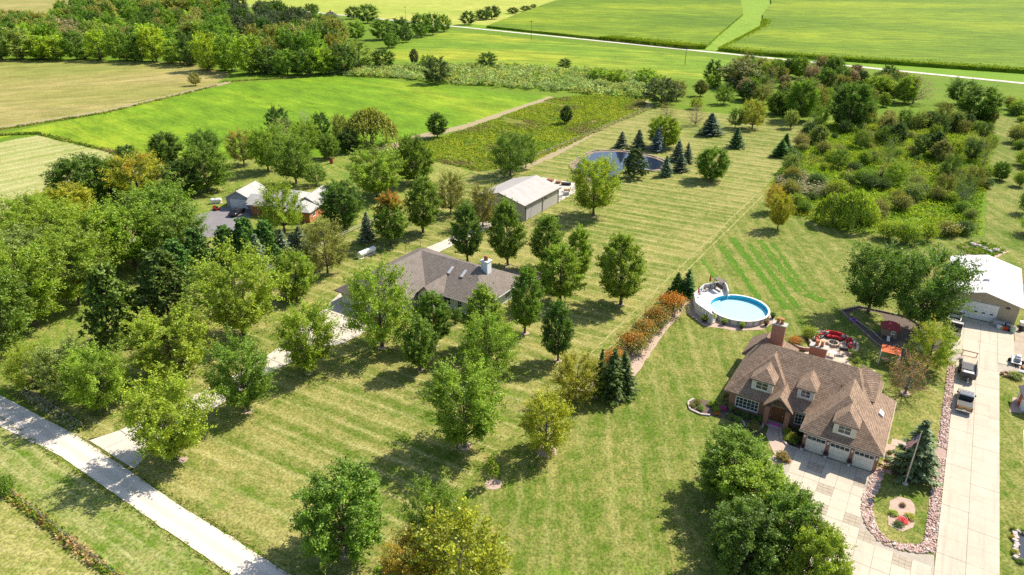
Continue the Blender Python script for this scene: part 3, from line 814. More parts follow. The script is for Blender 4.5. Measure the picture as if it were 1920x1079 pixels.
# ---- main concrete drive of the grey-roofed house, slab by slab
CONC = paving('concrete', (.62, .55, .46), (.52, .455, .37), (.42, .36, .285), 1)
CONC2 = paving('pale_concrete', (.565, .495, .39), (.47, .41, .315), (.37, .315, .235), 1)
JOINT = flat('joint_sand', (.44, .385, .31), (.36, .31, .25), 1, .95)
def lerp_pts(tab, y):
    for (y0, x0), (y1, x1) in zip(tab, tab[1:]):
        if y0 <= y <= y1: return x0 + (x1 - x0) * (y - y0) / (y1 - y0)
    return tab[-1][1]
LE = [(27.9, -78.2), (31, -77.0), (40.2, -76.0), (49.4, -75.4), (57, -77.0), (65.7, -79.6), (74, -82.6), (88.7, -83.7), (101.2, -82.3), (116, -82.0)]
RI = [(27.9, -68.8), (31, -70.0), (40, -71.2), (51, -72.0), (57, -70.8), (61.8, -69.0), (71.5, -69.0), (71.6, -77.0), (75, -79.2), (97.9, -79.2), (116, -78.6)]
ys = [27.9, 31] + [31 + 3.0 * k for k in range(1, 14)] + [71.5, 74.2] + [74.2 + 3 * k for k in range(1, 15)]
drive = sheet('main_driveway', [(lerp_pts(LE, y), y) for y in ys] + [(lerp_pts(RI, y - .02), y) for y in reversed(ys)], JOINT, 0.07, 0)
for y0, y1 in zip(ys, ys[1:]):
    y1b = y1 - .05
    a0, a1, b0, b1 = lerp_pts(LE, y0), lerp_pts(LE, y1b), lerp_pts(RI, y0 + .02), lerp_pts(RI, y1b - .02)
    nc = max(1, round((b0 - a0) / 3.1))
    for c in range(nc):
        f0, f1 = c / nc, (c + 1) / nc
        MB().prism([(a0 + (b0 - a0) * f0 + .025, y0 + .03), (a0 + (b0 - a0) * f1 - .025, y0 + .03), (a1 + (b1 - a1) * f1 - .025, y1b), (a1 + (b1 - a1) * f0 + .025, y1b)], .05, .105 + .006 * ((c * 7 + int(y0)) % 3)).build('slab', CONC, drive)
# ---- the long concrete drive and forecourt of the brick house and the workshop
lane = sheet('long_driveway', [(8.35, 40), (13.55, 40), (13.55, 104.4), (15.4, 107), (15.4, 121), (7.2, 121.1), (6.6, 108), (7.4, 104.3), (8.35, 104)], JOINT, 0.07, 0)
y = 40.0; k = 0
while y < 103.5:
    for x0, x1 in ((8.35, 10.85), (10.85, 13.55)):
        MB().box(x0 + .014, y + .014, .04, x1 - .014, y + 2.571, .11 + .006 * ((k * 5 + int(x0)) % 3)).build('slab', CONC2, lane)
    y += 2.585; k += 1
for i, (x0, x1) in enumerate(((6.75, 8.9), (8.9, 11.1), (11.1, 13.3), (13.3, 15.4))):
    for j in range(6):
        ya, yb = y + j * 2.85, y + (j + 1) * 2.85
        if j == 0 and i in (0, 3): continue
        MB().box(x0 + .014, ya + .014, .04, x1 - .014, min(yb - .014, 121.0), .11 + .006 * ((i + j) % 3)).build('slab', CONC2, lane)
# ---- curved front drive with set-in paver squares
fd = gp((1474, 868), (1462, 905), (1462, 960), (1470, 1090), (1500, 1200), (1800, 1200), (1752, 1080), (1751, 1042), (1695, 1036), (1655, 1020), (1632, 992), (1622, 960), (1626, 930), (1642, 905), (1648, 884))
fd[0] = (-7.6, 72.4); fd[-1] = (2.3, 72.4)
fdr = sheet('front_driveway', fd, JOINT, 0.065, 0)
PAV = flat('paver_squares', (.46, .385, .29), (.36, .30, .22), 2.6, .95, .5)
pav = [G(*p) for p in ((1508, 898), (1552, 914), (1598, 929), (1545, 953), (1593, 966), (1616, 1012), (1681, 1053), (1525, 870), (1570, 886), (1612, 900))]
cw = 1.62
for i in range(-4, 12):
    for j in range(-2, 14):
        x0, y0 = -8.1 + i * cw, 72.3 - (j + 1) * cw
        c = (x0 + cw / 2, y0 + cw / 2)
        if not all(inpoly(q, fd) for q in ((x0 + .3, y0 + .3), (x0 + cw - .3, y0 + .3), (x0 + .3, y0 + cw - .3), (x0 + cw - .3, y0 + cw - .3))) or c[0] > 8.1: continue
        isp = any(math.hypot(c[0] - p[0], c[1] - p[1]) < cw * .5 for p in pav)
        if isp:
            for a in range(3):
                for b in range(3):
                    q = cw / 3
                    MB().box(x0 + a * q + .02, y0 + b * q + .02, .04, x0 + (a + 1) * q - .015, y0 + (b + 1) * q - .015, .10 + .004 * ((a + b) % 2)).build('paver', PAV, fdr)
        else:
            MB().box(x0 + .02, y0 + .012, .04, x0 + cw - .012, y0 + cw - .012, .10 + .006 * ((i * 3 + j) % 3)).build('slab', CONC2, fdr)
WALKM = flat('brick_walk', (.52, .40, .31), (.42, .32, .25), 3, .9, .3)
sheet('front_walk', [(-10.6, 77.2), (-8.9, 77.2), (-8.7, 74.8), (-7.6, 72.4), (-6.4, 69.8), (-7.6, 68.6), (-8.8, 70.2), (-10.3, 73.0)], WALKM, 0.075, .03)
sheet('side_path', [(2.7, 79.0), (8.2, 80.2), (8.2, 81.2), (2.7, 80.4)], WALKM, 0.055, .05)
MULCH = flat('pale_mulch', (.52, .38, .29), (.40, .29, .22), 2, .95, .4)
BED = flat('dark_mulch', (.16, .11, .085), (.10, .075, .06), 2, .95, .4)
ASPH = flat('asphalt', (.24, .22, .225), (.185, .17, .175), .5, .9, .2)
sheet('neighbour_drive', [(-138.5, 83.1), (-138.2, 91.0), (-131.0, 93.4), (-123, 85.4), (-124, 77.6), (-129, 60), (-131, 27.6), (-137, 27.6), (-136, 60)], ASPH, 0.06, .1)
sheet('hedge_bed', [(-30.2, 102), (-31.9, 102), (-33.6, 84), (-34.4, 69.5), (-31.5, 68.2), (-28.0, 69.4), (-27.6, 71.6), (-28.9, 76), (-30, 92)], MULCH, 0.055, .08)
sheet('pool_bed', [(-30.6, 103), (-29.6, 98.6), (-25.6, 95.6), (-21, 96.6), (-17.4, 99.4), (-16.4, 103.2), (-17.4, 105.2), (-26, 108), (-29.5, 106.5)], MULCH, 0.05, .08)
sheet('rock_garden_soil', [(6, 155), (8, 160), (12.5, 161), (15.2, 158), (12.5, 152), (8.5, 150.5)], MULCH, 0.05, .2)
sheet('play_area_bark', [(-8.3, 112.5), (-6.0, 115.8), (1.0, 116), (6.2, 111), (6.2, 107), (2.2, 102.0), (-2.0, 104.0)], BED, 0.05, .1)
sheet('play_lawn', [(-7.2, 112.3), (-5.6, 115), (-2.5, 115), (-1.0, 111), (-2.6, 107.2)], L_EAST, 0.06, .1)
sheet('shop_side_gravel', [(13.6, 104.4), (30, 103), (30, 122), (15.45, 122), (15.45, 107)], flat('side_gravel', (.46, .37, .27), (.34, .27, .2), 1, .95, .4), 0.05, .12)
sheet('barn_pad', [(-88, 135.4), (-74.6, 135.4), (-74.6, 145), (-78, 152), (-88, 152)], CONC, 0.07, 0)
# earth bank of the ditch, mown paths in the meadow
PATHM = flat('bare_path', (.36, .28, .15), (.29, .24, .12), .6, .95)
sheet('meadow_edge_path', gp((1212, 189), (1228, 200), (1120, 250), (1036, 297), (985, 318), (975, 312), (1030, 288), (1110, 247)), PATHM, 0.055, .2)
sheet('field_edge_path', gp((1030, 181), (1038, 184), (880, 240), (790, 262), (740, 280), (700, 292), (690, 284), (780, 254), (870, 234)), PATHM, 0.06, .3)
sheet('field_boundary_path', gp((0, 238), (200, 206), (405, 158), (430, 152), (432, 156), (406, 163), (200, 212), (0, 245)), PATHM, 0.05, .3)

TRK = lawn('tracked_grass', (.18, .2, .045), (.36, .325, .125), 0, 2.5, 0, .7, 12, .1)
for x0 in (-36.9, -35.3): sheet('mower_track', [(x0, 72), (x0 + .24, 72), (x0 + .26, 118), (x0 + .4, 168), (x0 + .15, 168), (x0, 118)], TRK, .042, .06, .8)

LUSH = lawn('lush_strip_grass', (.075, .17, .012), (.17, .22, .03), R_(60), 1.2, .2, .35, 61, .09)
for i_, (a, b, wd) in enumerate((((1316, 486), (1346, 527), 1.0), ((1351, 461), (1424, 562), 1.3), ((1372, 446), (1478, 582), 1.5), ((1404, 458), (1496, 578), 1.0), ((1424, 450), (1498, 548), 1.3), ((1448, 455), (1512, 548), .8), ((1512, 552), (1545, 566), 2.0))):
    A_, B_ = G(*a), G(*b); L = math.hypot(B_[0] - A_[0], B_[1] - A_[1]); nx, ny = -(B_[1] - A_[1]) / L * wd / 2, (B_[0] - A_[0]) / L * wd / 2
    sheet('lush_mown_strip', [(A_[0] + nx, A_[1] + ny), (A_[0] - nx, A_[1] - ny), (B_[0] - nx, B_[1] - ny), (B_[0] + nx, B_[1] + ny)], LUSH, .044 + .003 * i_, .16, .5, seed=int(a[0]))

# ------------------------------------------------------------------ buildings
class Local:
    """build helper: parts of one thing, drawn in the thing's own frame (origin, turn rz)"""
    def __init__(s, name, loc, rz=0.0, label=None, cat=None, group=None):
        s.e = empty(name, (loc[0], loc[1], loc[2] if len(loc) > 2 else 0), rz, label, cat, group)
    def part(s, name, mb, mat, parent=None, **k): return mb.build(name, mat, parent or s.e, **k)
def hip(mb, x0, y0, x1, y1, ze, A, B, zr, th=.16, axis='x'):
    e = [(x0, y0), (x1, y0), (x1, y1), (x0, y1)]
    v = [(*p, ze - th) for p in e] + [(*p, ze) for p in e] + [(*A, zr), (*B, zr)]
    f = [(3, 2, 1, 0), (0, 1, 5, 4), (1, 2, 6, 5), (2, 3, 7, 6), (3, 0, 4, 7)]
    f += [(4, 5, 9, 8), (5, 6, 9), (6, 7, 8, 9), (7, 4, 8)] if axis == 'x' else [(4, 5, 8), (5, 6, 9, 8), (6, 7, 9), (7, 4, 8, 9)]
    return mb.add(v, f)
def gable_roof(mb, c0, c1, ze, zr, a0, a1, axis='y', th=.14, cm=None):
    """inverted V of two slabs; ridge along axis, spanning c0..c1 across"""
    m = (c0 + c1) / 2 if cm is None else cm
    return mb.profile([(c0, ze - th), (c0, ze), (m, zr), (c1, ze), (c1, ze - th), (m, zr - th * 1.6)], a0, a1, axis)
def gable_wall(mb, c0, c1, ze, zr, a0, a1, axis='y'):
    m = (c0 + c1) / 2
    return mb.profile([(c0, 0), (c1, 0), (c1, ze), (m, zr), (c0, ze)], a0, a1, axis)
def window(parent, c, z0, w_, h, face='-y', cols=2, rows=2, mat=None, name='window', bar=.05, fr=.09):
    """frame with glazing bars, glass as its child; c = (x, y) of the wall plane at the window's centre, in the parent's frame"""
    ax = {'-y': (1, 0, 0, -1), '+y': (-1, 0, 0, 1), '+x': (0, 1, 1, 0), '-x': (0, -1, -1, 0)}[face]
    def bx(mb, a0, a1, z0_, z1_, d0, d1):
        p = [(c[0] + ax[0] * a + ax[2] * d, c[1] + ax[1] * a + ax[3] * d) for a, d in ((a0, d0), (a1, d0), (a1, d1), (a0, d1))]
        xs = sorted(q[0] for q in p); yz = sorted(q[1] for q in p)
        mb.box(xs[0], yz[0], z0_, xs[-1], yz[-1], z1_)
    m = MB(); hw = w_ / 2
    bx(m, -hw, hw, z0 - .06, z0 + fr, -.02, .09); bx(m, -hw, hw, z0 + h - fr, z0 + h, -.02, .07)
    bx(m, -hw, -hw + fr, z0 + fr, z0 + h - fr, -.02, .065); bx(m, hw - fr, hw, z0 + fr, z0 + h - fr, -.02, .065)
    for i in range(1, cols): a = -hw + w_ * i / cols; bx(m, a - bar / 2, a + bar / 2, z0 + fr, z0 + h - fr, -.02, .055)
    for j in range(1, rows): q = z0 + h * j / rows; bx(m, -hw + fr, hw - fr, q - bar / 2, q + bar / 2, -.02, .05)
    o = m.build(name + '_frame' if name != 'window' else 'window', mat or WHITE, parent)
    g = MB(); bx(g, -hw + .03, hw - .03, z0 + .03, z0 + h - .03, -.015, .025)
    if name == 'window': g.build('pane', GLASS, o)
    else: g.build(name + '_pane', GLASS, parent)
    return o
BRICK = brickmat('red_brick', (.40, .15, .085), (.30, .105, .06), (.40, .3, .24))
BRICK2 = brickmat('orange_brick', (.6, .2, .075), (.5, .15, .055), (.5, .3, .2))
SHG = shingles('brown_shingles', (.385, .265, .185), (.235, .158, .108), .13, .34, .35)
SHG2 = shingles('grey_shingles', (.27, .225, .19), (.19, .16, .135), .12, .3, .3)
SHG3 = shingles('pale_grey_shingles', (.52, .50, .47), (.44, .42, .39), .12, .3, .3)
TRIM = flat('cream_trim', (.62, .55, .46), (.55, .49, .41), .8, .7)
CREAM = flat('cream_siding', (.72, .68, .58), (.64, .60, .5), .8, .7)
CLAY = flat('clay_pot', (.5, .2, .08), (.4, .15, .06), 2, .8)
CAP = flat('stone_cap', (.5, .46, .4), (.4, .37, .32), 2, .9)
# ---- the brick house
BH = Local('brick_house', (-8, 80), 0, 'large brown-roofed brick house with dormers and three garage doors', 'house')
ox, oy = -8, 80
def X(v): return v - ox
def Y(v): return v - oy
def bxw(m, x0, y0, z0, x1, y1, z1): return m.box(X(x0), Y(y0), z0, X(x1), Y(y1), z1)
def hipw(m, x0, y0, x1, y1, ze, A, B, zr, axis): return hip(m, X(x0), Y(y0), X(x1), Y(y1), ze, (X(A[0]), Y(A[1])), (X(B[0]), Y(B[1])), zr, .17, axis)
m = MB(); bxw(m, -16, 76.2, 0, -.3, 87.7, 2.72); BH.part('wall', m, BRICK)
m = MB(); bxw(m, -15.85, 75.9, 0, -11.35, 80, 2.7); BH.part('wall', m, BRICK)
m = MB(); bxw(m, -6.2, 72.62, 0, 1.8, 83.6, 2.71); gwall = BH.part('wall', m, BRICK)
m = MB(); bxw(m, -16.6, 86, 0, -11.2, 90.4, 2.73); BH.part('wall', m, BRICK)
m = MB(); hipw(m, -16.6, 75.7, .3, 88.3, 2.88, (-13.4, 82), (-2.7, 82), 7.4, 'x'); BH.part('roof', m, SHG)
m = MB(); hipw(m, -16.5, 75.4, -8.1, 86, 2.86, (-12.15, 80.2), (-12.15, 83), 6.95, 'y'); BH.part('roof', m, SHG)
m = MB(); hipw(m, -6.65, 72.1, 2.15, 84.4, 2.87, (-2.75, 76.4), (-2.75, 81.0), 6.55, 'y'); groof = BH.part('roof', m, SHG)
m = MB(); hipw(m, -17.2, 85.6, -10.7, 91, 2.84, (-14.6, 87.0), (-14.6, 88.6), 5.6, 'y'); BH.part('roof', m, SHG)
# raised side wall over the garage, with its own little roof
m = MB(); bxw(m, -2.1, 79.6, 2.5, -.45, 83, 4.75); BH.part('side_dormer', m, CREAM)
m = MB(); m.add([(X(-2.4), Y(79.2), 4.8), (X(-.1), Y(79.2), 4.8), (X(-.1), Y(83.2), 6.4), (X(-2.4), Y(83.2), 7.1), (X(-2.4), Y(79.2), 4.95), (X(-.1), Y(79.2), 4.95), (X(-.1), Y(83.2), 6.55), (X(-2.4), Y(83.2), 7.25)], [(3, 2, 1, 0), (4, 5, 6, 7), (0, 1, 5, 4), (1, 2, 6, 5), (2, 3, 7, 6), (3, 0, 4, 7)]); BH.part('roof', m, SHG)
for a, b in (((-16.62, 75.66, .32, 88.34), 2.68), ((-6.69, 72.06, 2.19, 84.44), 2.67)):
    x0, y0, x1, y1 = a; m = MB()
    for q in ((x0, y0, x1, y0 + .1), (x0, y1 - .1, x1, y1), (x0, y0 + .1, x0 + .1, y1 - .1), (x1 - .1, y0 + .1, x1, y1 - .1)): bxw(m, q[0], q[1], b, q[2], q[3], b + .12)
    BH.part('gutter', m, TRIM)
def dormer(cx, yf, zb, w_, hw, ridge, cols, back):
    m = MB(); bxw(m, cx - w_ / 2, yf, zb - .3, cx + w_ / 2, yf + back * .7, zb + hw)
    d = BH.part('dormer', m, CREAM)
    r = MB(); hipw(r, cx - w_ / 2 - .22, yf - .25, cx + w_ / 2 + .22, yf + back, zb + hw + .1, (cx, yf + 1.15), (cx, yf + back - .02), ridge, 'y'); r.build('dormer_roof', SHG, d)
    window(d, (X(cx), Y(yf)), zb + .28, w_ * .62, hw - .42, '-y', cols, 2, None, 'dormer_window')
dormer(-12.3, 76.35, 3.62, 2.5, 1.5, 6.35, 2, 3.8)
dormer(-7.35, 77.1, 3.85, 1.9, 1.45, 6.3, 2, 3.6)
dormer(-2.2, 72.75, 3.4, 2.35, 1.5, 6.1, 2, 3.8)
window(BH.e, (X(-13.6), Y(75.9)), .75, 2.9, 1.55, '-y', 6, 3, fr=.1)
window(BH.e, (X(-7.1), Y(76.2)), .75, 1.6, 1.5, '-y', 4, 3)
window(BH.e, (X(1.8), Y(78.4)), .9, 1.2, 1.2, '+x', 2, 2)
# porch
m = MB(); gable_roof(m, X(-11.5), X(-8.0), 2.95, 4.75, Y(74.55), Y(79.2), 'y', .16); pr = BH.part('porch_roof', m, SHG)
m = MB(); m.profile([(X(-11.35), 2.8), (X(-8.15), 2.8), (X(-9.75), 4.55)], Y(76.0), Y(76.25), 'y'); m.build('porch_gable', CREAM, pr)
for x0 in (-11.25, -8.85):
    m = MB(); bxw(m, x0, 74.8, 0, x0 + .55, 75.35, 2.8); BH.part('porch_pier', m, BRICK)
m = MB(); bxw(m, -11.1, 74.9, 0.0, -8.5, 76.15, .16); BH.part('porch_step', m, CONC)
m = MB(); bxw(m, -10.55, 76.1, .16, -9.0, 76.18, 2.45)
dr = BH.part('front_door', m, flat('oak_door', (.26, .115, .05), (.19, .08, .035), 3, .5))
m = MB(); bxw(m, -9.3, 76.02, 1.1, -9.2, 76.1, 1.3); m.build('handle', STEEL, dr)
m = MB(); bxw(m, -10.5, 75.2, .16, -9.2, 75.26, .42)
BH.part('porch_ribbon', m, flat('magenta_cloth', (.75, .06, .5), (.6, .05, .4), 2, .8))
# three garage doors
GD = flat('ivory_door', (.78, .74, .66), (.72, .68, .6), .7, .55)
for i, cx in enumerate((-4.75, -2.2, .35)):
    m = MB(); bxw(m, cx - 1.06, 72.585, .02, cx + 1.06, 72.625, 2.18); d = BH.part('garage_door', m, WHITE)
    for k in range(3): mm = MB(); bxw(mm, cx - 1.0, 72.55, .05 + k * .54, cx + 1.0, 72.59, .57 + k * .54); mm.build('door_panel', GD, d)
    mm = MB()
    for k in range(4): bxw(mm, cx - .98 + k * .5, 72.553, 1.7, cx - .55 + k * .5, 72.587, 2.08)
    mm.build('door_light', GLASS, d)
for x0 in (-6.02, -3.47, -.93, 1.6):
    m = MB(); m.lathe([(.05, 0), (.11, .08), (.11, .3), (.03, .42)], (X(x0), Y(72.5), 1.75), 6); BH.part('wall_lantern', m, WHITE)
# skylight, vents, chimneys
m = MB(); m.add([(X(.55), Y(78.4), 4.1), (X(1.05), Y(78.4), 3.72), (X(1.05), Y(79.3), 3.72), (X(.55), Y(79.3), 4.1)] + [(X(.55) + .1, Y(78.4), 4.27), (X(1.05) + .1, Y(78.4), 3.89), (X(1.05) + .1, Y(79.3), 3.89), (X(.55) + .1, Y(79.3), 4.27)], [(3, 2, 1, 0), (4, 5, 6, 7), (0, 1, 5, 4), (1, 2, 6, 5), (2, 3, 7, 6), (3, 0, 4, 7)]); BH.part('skylight', m, WHITE)
for px, py, z in ((-3.9, 79.3, 5.6), (-3.9, 80.2, 5.6)):
    m = MB(); m.lathe([(.05, 0), (.05, .45)], (X(px), Y(py), z), 6); BH.part('roof_vent', m, DARK)
def chimney(H_, x0, y0, x1, y1, z0, z1, mat, pots=2, capm=None, potmat=None):
    m = MB(); m.box(x0, y0, z0, x1, y1, z1); c = H_.part('chimney', m, mat)
    m = MB(); m.box(x0 - .12, y0 - .12, z1, x1 + .12, y1 + .12, z1 + .14); m.build('chimney_cap', capm or CAP, c)
    for k in range(pots):
        t = (k + .5) / pots
        m = MB(); m.lathe([(.2, 0), (.26, .12), (.2, .25), (.18, .62), (.24, .7), (.24, .78)], (x0 + (x1 - x0) * (.2 + .6 * t), (y0 + y1) / 2, z1 + .14), 10); m.build('chimney_pot', potmat or CLAY, c)
chimney(BH, X(-14.1), Y(86.6), X(-12.4), Y(87.5), 2.5, 7.9, BRICK)
chimney(BH, X(-9.2), Y(88.7), X(-7.1), Y(89.7), 0, 5.0, BRICK)
m = MB(); bxw(m, -1.35, 85.2, 3.0, -.95, 85.8, 5.5); BH.part('flue_box', m, CREAM)
# ---- the grey-roofed ranch house
RH = Local('ranch_house', (-68, 82), 0, 'long ranch house with weathered grey shingle roof and white chimney among trees', 'house')
ox, oy = -68, 82
SIDING = flat('pale_siding', (.66, .66, .60), (.58, .58, .53), .8, .7)
m = MB(); bxw(m, -75, 78.6, 0, -56.2, 90.2, 2.55); RH.part('wall', m, SIDING)
m = MB(); bxw(m, -79, 70.4, 0, -67.9, 90, 2.54); RH.part('wall', m, SIDING)
m = MB(); hipw(m, -78, 77.9, -55.4, 91.2, 2.66, (-74, 84.6), (-61.5, 84.6), 6.0, 'x'); RH.part('roof', m, SHG2)
m = MB(); hipw(m, -79.9, 69.6, -67.0, 91, 2.64, (-73.4, 74.4), (-73.4, 86), 6.03, 'y'); RH.part('roof', m, SHG2)
m = MB(); gable_roof(m, X(-67.3), X(-63.6), 2.9, 4.6, Y(75.6), Y(82.0), 'y', .16); RH.part('porch_roof', m, SHG2)
m = MB(); m.profile([(X(-67.1), 2.72), (X(-63.8), 2.72), (X(-65.45), 4.4)], Y(76.0), Y(76.12), 'y'); RH.part('porch_gable', m, SIDING)
for x0 in (-67.0, -64.1):
    m = MB(); bxw(m, x0, 75.9, 0, x0 + .2, 76.1, 2.75); RH.part('porch_post', m, WHITE)
m = MB()
for q in ((-67.0, 77.84, -55.34, 77.94), (-55.44, 77.95, -55.34, 91.2)): bxw(m, q[0], q[1], 2.5, q[2], q[3], 2.62)
RH.part('gutter', m, WHITE)
for cx, w_ in ((-63.2, 1.5), (-60.6, 1.0), (-58.2, 1.2)): window(RH.e, (X(cx), Y(78.6)), .8, w_, 1.3, '-y', 2, 2)
for cy_ in (81.5, 86): window(RH.e, (X(-56.2), Y(cy_)), .8, 1.6, 1.3, '+x', 2, 1)
m = MB(); bxw(m, -66.2, 78.5, .1, -65.2, 78.6, 2.2); RH.part('front_door', m, flat('dark_door', (.08, .06, .05), None, 2, .5))
for cx in (-75.9, -71.2):
    m = MB(); bxw(m, cx - 1.3, 70.32, .03, cx + 1.3, 70.42, 2.25); d = RH.part('garage_door', m, WHITE)
    for k in range(4): mm = MB(); bxw(mm, cx - 1.24, 70.28, .06 + k * .54, cx + 1.24, 70.33, .57 + k * .54); mm.build('door_panel', WHITE, d)
WCH = flat('white_chimney_boards', (.76, .78, .8), (.68, .7, .72), 1, .6)
chimney(RH, X(-60.55), Y(84.6), X(-59.25), Y(85.8), 2.6, 6.9, WCH, 2, WHITE)
for cx in (-65.2, -62.5):
    s_ = 3.36 / 6.7
    m = MB(); y0, y1 = 81.6, 83.2
    z = lambda y: 2.66 + (y - 77.9) * s_
    m.add([(X(cx - .33), Y(y0), z(y0) - .02), (X(cx + .33), Y(y0), z(y0) - .02), (X(cx + .33), Y(y1), z(y1) - .02), (X(cx - .33), Y(y1), z(y1) - .02), (X(cx - .33), Y(y0), z(y0) + .16), (X(cx + .33), Y(y0), z(y0) + .16), (X(cx + .33), Y(y1), z(y1) + .16), (X(cx - .33), Y(y1), z(y1) + .16)], [(3, 2, 1, 0), (4, 5, 6, 7), (0, 1, 5, 4), (1, 2, 6, 5), (2, 3, 7, 6), (3, 0, 4, 7)])
    sk = RH.part('skylight', m, flat('bronze_frame', (.3, .2, .16), None, 2, .5))
    m = MB(); m.add([(X(cx - .26), Y(y0 + .1), z(y0 + .1) + .17), (X(cx + .26), Y(y0 + .1), z(y0 + .1) + .17), (X(cx + .26), Y(y1 - .1), z(y1 - .1) + .17), (X(cx - .26), Y(y1 - .1), z(y1 - .1) + .17)], [(0, 1, 2, 3)])
    m.build('skylight_pane', flat('pale_glass', (.55, .58, .58), None, 2, .15, spec=.9), sk)
m = MB(); m.lathe([(.08, 0), (.08, .3), (.14, .3), (.1, .42)], (X(-57.6), Y(84.0), 3.6), 8); RH.part('roof_vent', m, STEEL)
# deck behind, boards and railing
DK = Local('wooden_deck', (-59.5, 93.6), 0, 'grey wooden deck with railings at the back corner of the ranch house', 'deck')
ox, oy = -59.5, 93.6
for k in range(16):
    m = MB(); bxw(m, -63.4 + k * .5, 91.3, .55, -62.93 + k * .5, 96.2, .62); DK.part('deck_board', m, WOOD)
for x0, y0, x1, y1 in ((-63.4, 96.2, -55.4, 96.2), (-55.4, 91.3, -55.4, 96.2)):
    n = 9 if x1 != x0 else 6
    m = MB(); bxw(m, min(x0, x1) - .04, min(y0, y1) - .04, 1.52, max(x0, x1) + .04, max(y0, y1) + .04, 1.6); DK.part('top_rail', m, WOOD)
    for k in range(n + 1):
        t = k / n; m = MB(); bxw(m, x0 + (x1 - x0) * t - .05, y0 + (y1 - y0) * t - .05, 0, x0 + (x1 - x0) * t + .05, y0 + (y1 - y0) * t + .05, 1.515); DK.part('railing_post', m, WOOD)
# ---- steel barn
SB = Local('steel_barn', (-80.7, 128.3), 0, 'long pale steel barn with tan ribbed roof and dark sliding-door trim', 'barn')
ox, oy = -80.7, 128.3
RIBW = ribbed('barn_siding', (.50, .46, .44), .35, 1, .5)
RIBR = ribbed('barn_roof', (.46, .42, .38), .9, 1, .5)
m = MB(); gable_wall(m, X(-87), X(-74.4), 3.7, 5.35, Y(120.7), Y(136), 'y'); SB.part('wall', m, RIBW)
for x0, x1, z0, z1 in ((-87.4, -80.7, 3.7, 5.5), (-80.7, -74.0, 5.5, 3.7)):
    m = MB(); m.profile([(X(x0), z0), (X(x1), z1), (X(x1), z1 + .12), (X(x0), z0 + .12)], Y(120.2), Y(136.5), 'y'); SB.part('roof', m, RIBR)
m = MB(); bxw(m, -74.02, 120.2, 3.52, -73.9, 136.5, 3.72); SB.part('gutter', m, flat('brown_gutter', (.12, .10, .09), None, 2, .5))
for i, y0 in enumerate((121.0, 128.2, 135.6)):
    m = MB(); bxw(m, -74.4, y0, 0, -74.25, y0 + .28, 3.6); SB.part('door_post', m, flat('brown_gutter', (.12, .10, .09)))
for i, (y0, y1) in enumerate(((121.3, 128.15), (128.5, 135.55))):
    m = MB(); bxw(m, -74.4, y0, .1, -74.32, y1, 3.5); SB.part('sliding_door', m, RIBW)
m = MB(); bxw(m, -74.3, 129.4, 2.9, -74.0, 129.65, 3.1); SB.part('barn_lamp', m, DARK)
# ---- white-roofed workshop
WS = Local('workshop', (10.5, 130), 0, 'tan metal workshop with bright white roof and white overhead door', 'workshop')
ox, oy = 10.5, 130
WT = ribbed('workshop_siding', (.43, .36, .26), .3, 0, .5)
WTs = ribbed('workshop_side_siding', (.43, .36, .26), .3, 1, .5)
WR = ribbed('workshop_roof', (.70, .665, .63), .9, 1, .45)
m = MB(); gable_wall(m, X(5.7), X(15.4), 3.55, 4.75, Y(121.35), Y(138.5), 'y'); WS.part('wall', m, WT)
for x0, x1, z0, z1 in ((5.25, 10.55, 3.5, 4.92), (10.55, 15.85, 4.92, 3.5)):
    m = MB(); m.profile([(X(x0), z0), (X(x1), z1), (X(x1), z1 + .12), (X(x0), z0 + .12)], Y(120.9), Y(138.9), 'y'); WS.part('roof', m, WR)
m = MB(); bxw(m, 8.15, 121.24, .1, 12.85, 121.34, 3.0); d = WS.part('overhead_door', m, WHITE)
for k in range(5): mm = MB(); bxw(mm, 8.2, 121.2, .13 + k * .57, 12.8, 121.25, .66 + k * .57); mm.build('door_panel', WHITE, d)
for k in range(4): mm = MB(); bxw(mm, 8.75 + k * 1.05, 121.18, 1.3, 9.2 + k * 1.05, 121.21, 1.52); mm.build('door_light', GLASS, d)
m = MB(); bxw(m, 10.2, 126.1, 4.7, 10.95, 126.75, 5.35); WS.part('roof_vent', m, WHITE)
m = MB(); m.lathe([(.09, 0), (.09, .9)], (X(6.3), Y(136.2), 3.7), 8); WS.part('flue_pipe', m, DARK)
m = MB(); bxw(m, 13.7, 121.1, 2.9, 14.2, 121.34, 3.1); WS.part('wall_lamp', m, DARK)
m = MB(); bxw(m, 15.8, 120.95, 3.36, 15.95, 138.9, 3.5); WS.part('gutter', m, flat('rust_gutter', (.4, .15, .08), None, 2, .6))
# ---- the neighbour's garage and brick house
rz = R_(21)
NG = Local('neighbour_garage', (-137.4, 91.4), rz, 'small grey garage with white door and pale roof on the asphalt drive', 'garage')
BLS = flat('blue_grey_siding', (.38, .41, .46), (.32, .35, .4), 1, .7)
m = MB(); gable_wall(m, 0, 6.3, 2.45, 4.05, 0, 7.6, 'y'); NG.part('wall', m, BLS)
m = MB(); gable_roof(m, -.4, 6.7, 2.42, 4.28, -.4, 8.0, 'y', .15); NG.part('roof', m, SHG3)
m = MB(); m.box(1.0, -.08, .05, 5.3, .0, 2.15); d = NG.part('garage_door', m, WHITE)
for k in range(4): mm = MB(); mm.box(1.06, -.12, .08 + k * .52, 5.24, -.075, .57 + k * .52); mm.build('door_panel', WHITE, d)
m = MB(); m.box(6.3, .3, 0, 6.36, 7.3, 1.9); NG.part('side_boards', m, WHITE)
NH = Local('neighbour_house', (-137.4, 91.4), rz, 'brick house with light grey roof half hidden by trees beside the neighbour garage', 'house')
m = MB(); m.box(8.3, -3.5, 0, 19.6, 5.5, 2.5); NH.part('wall', m, BRICK2)
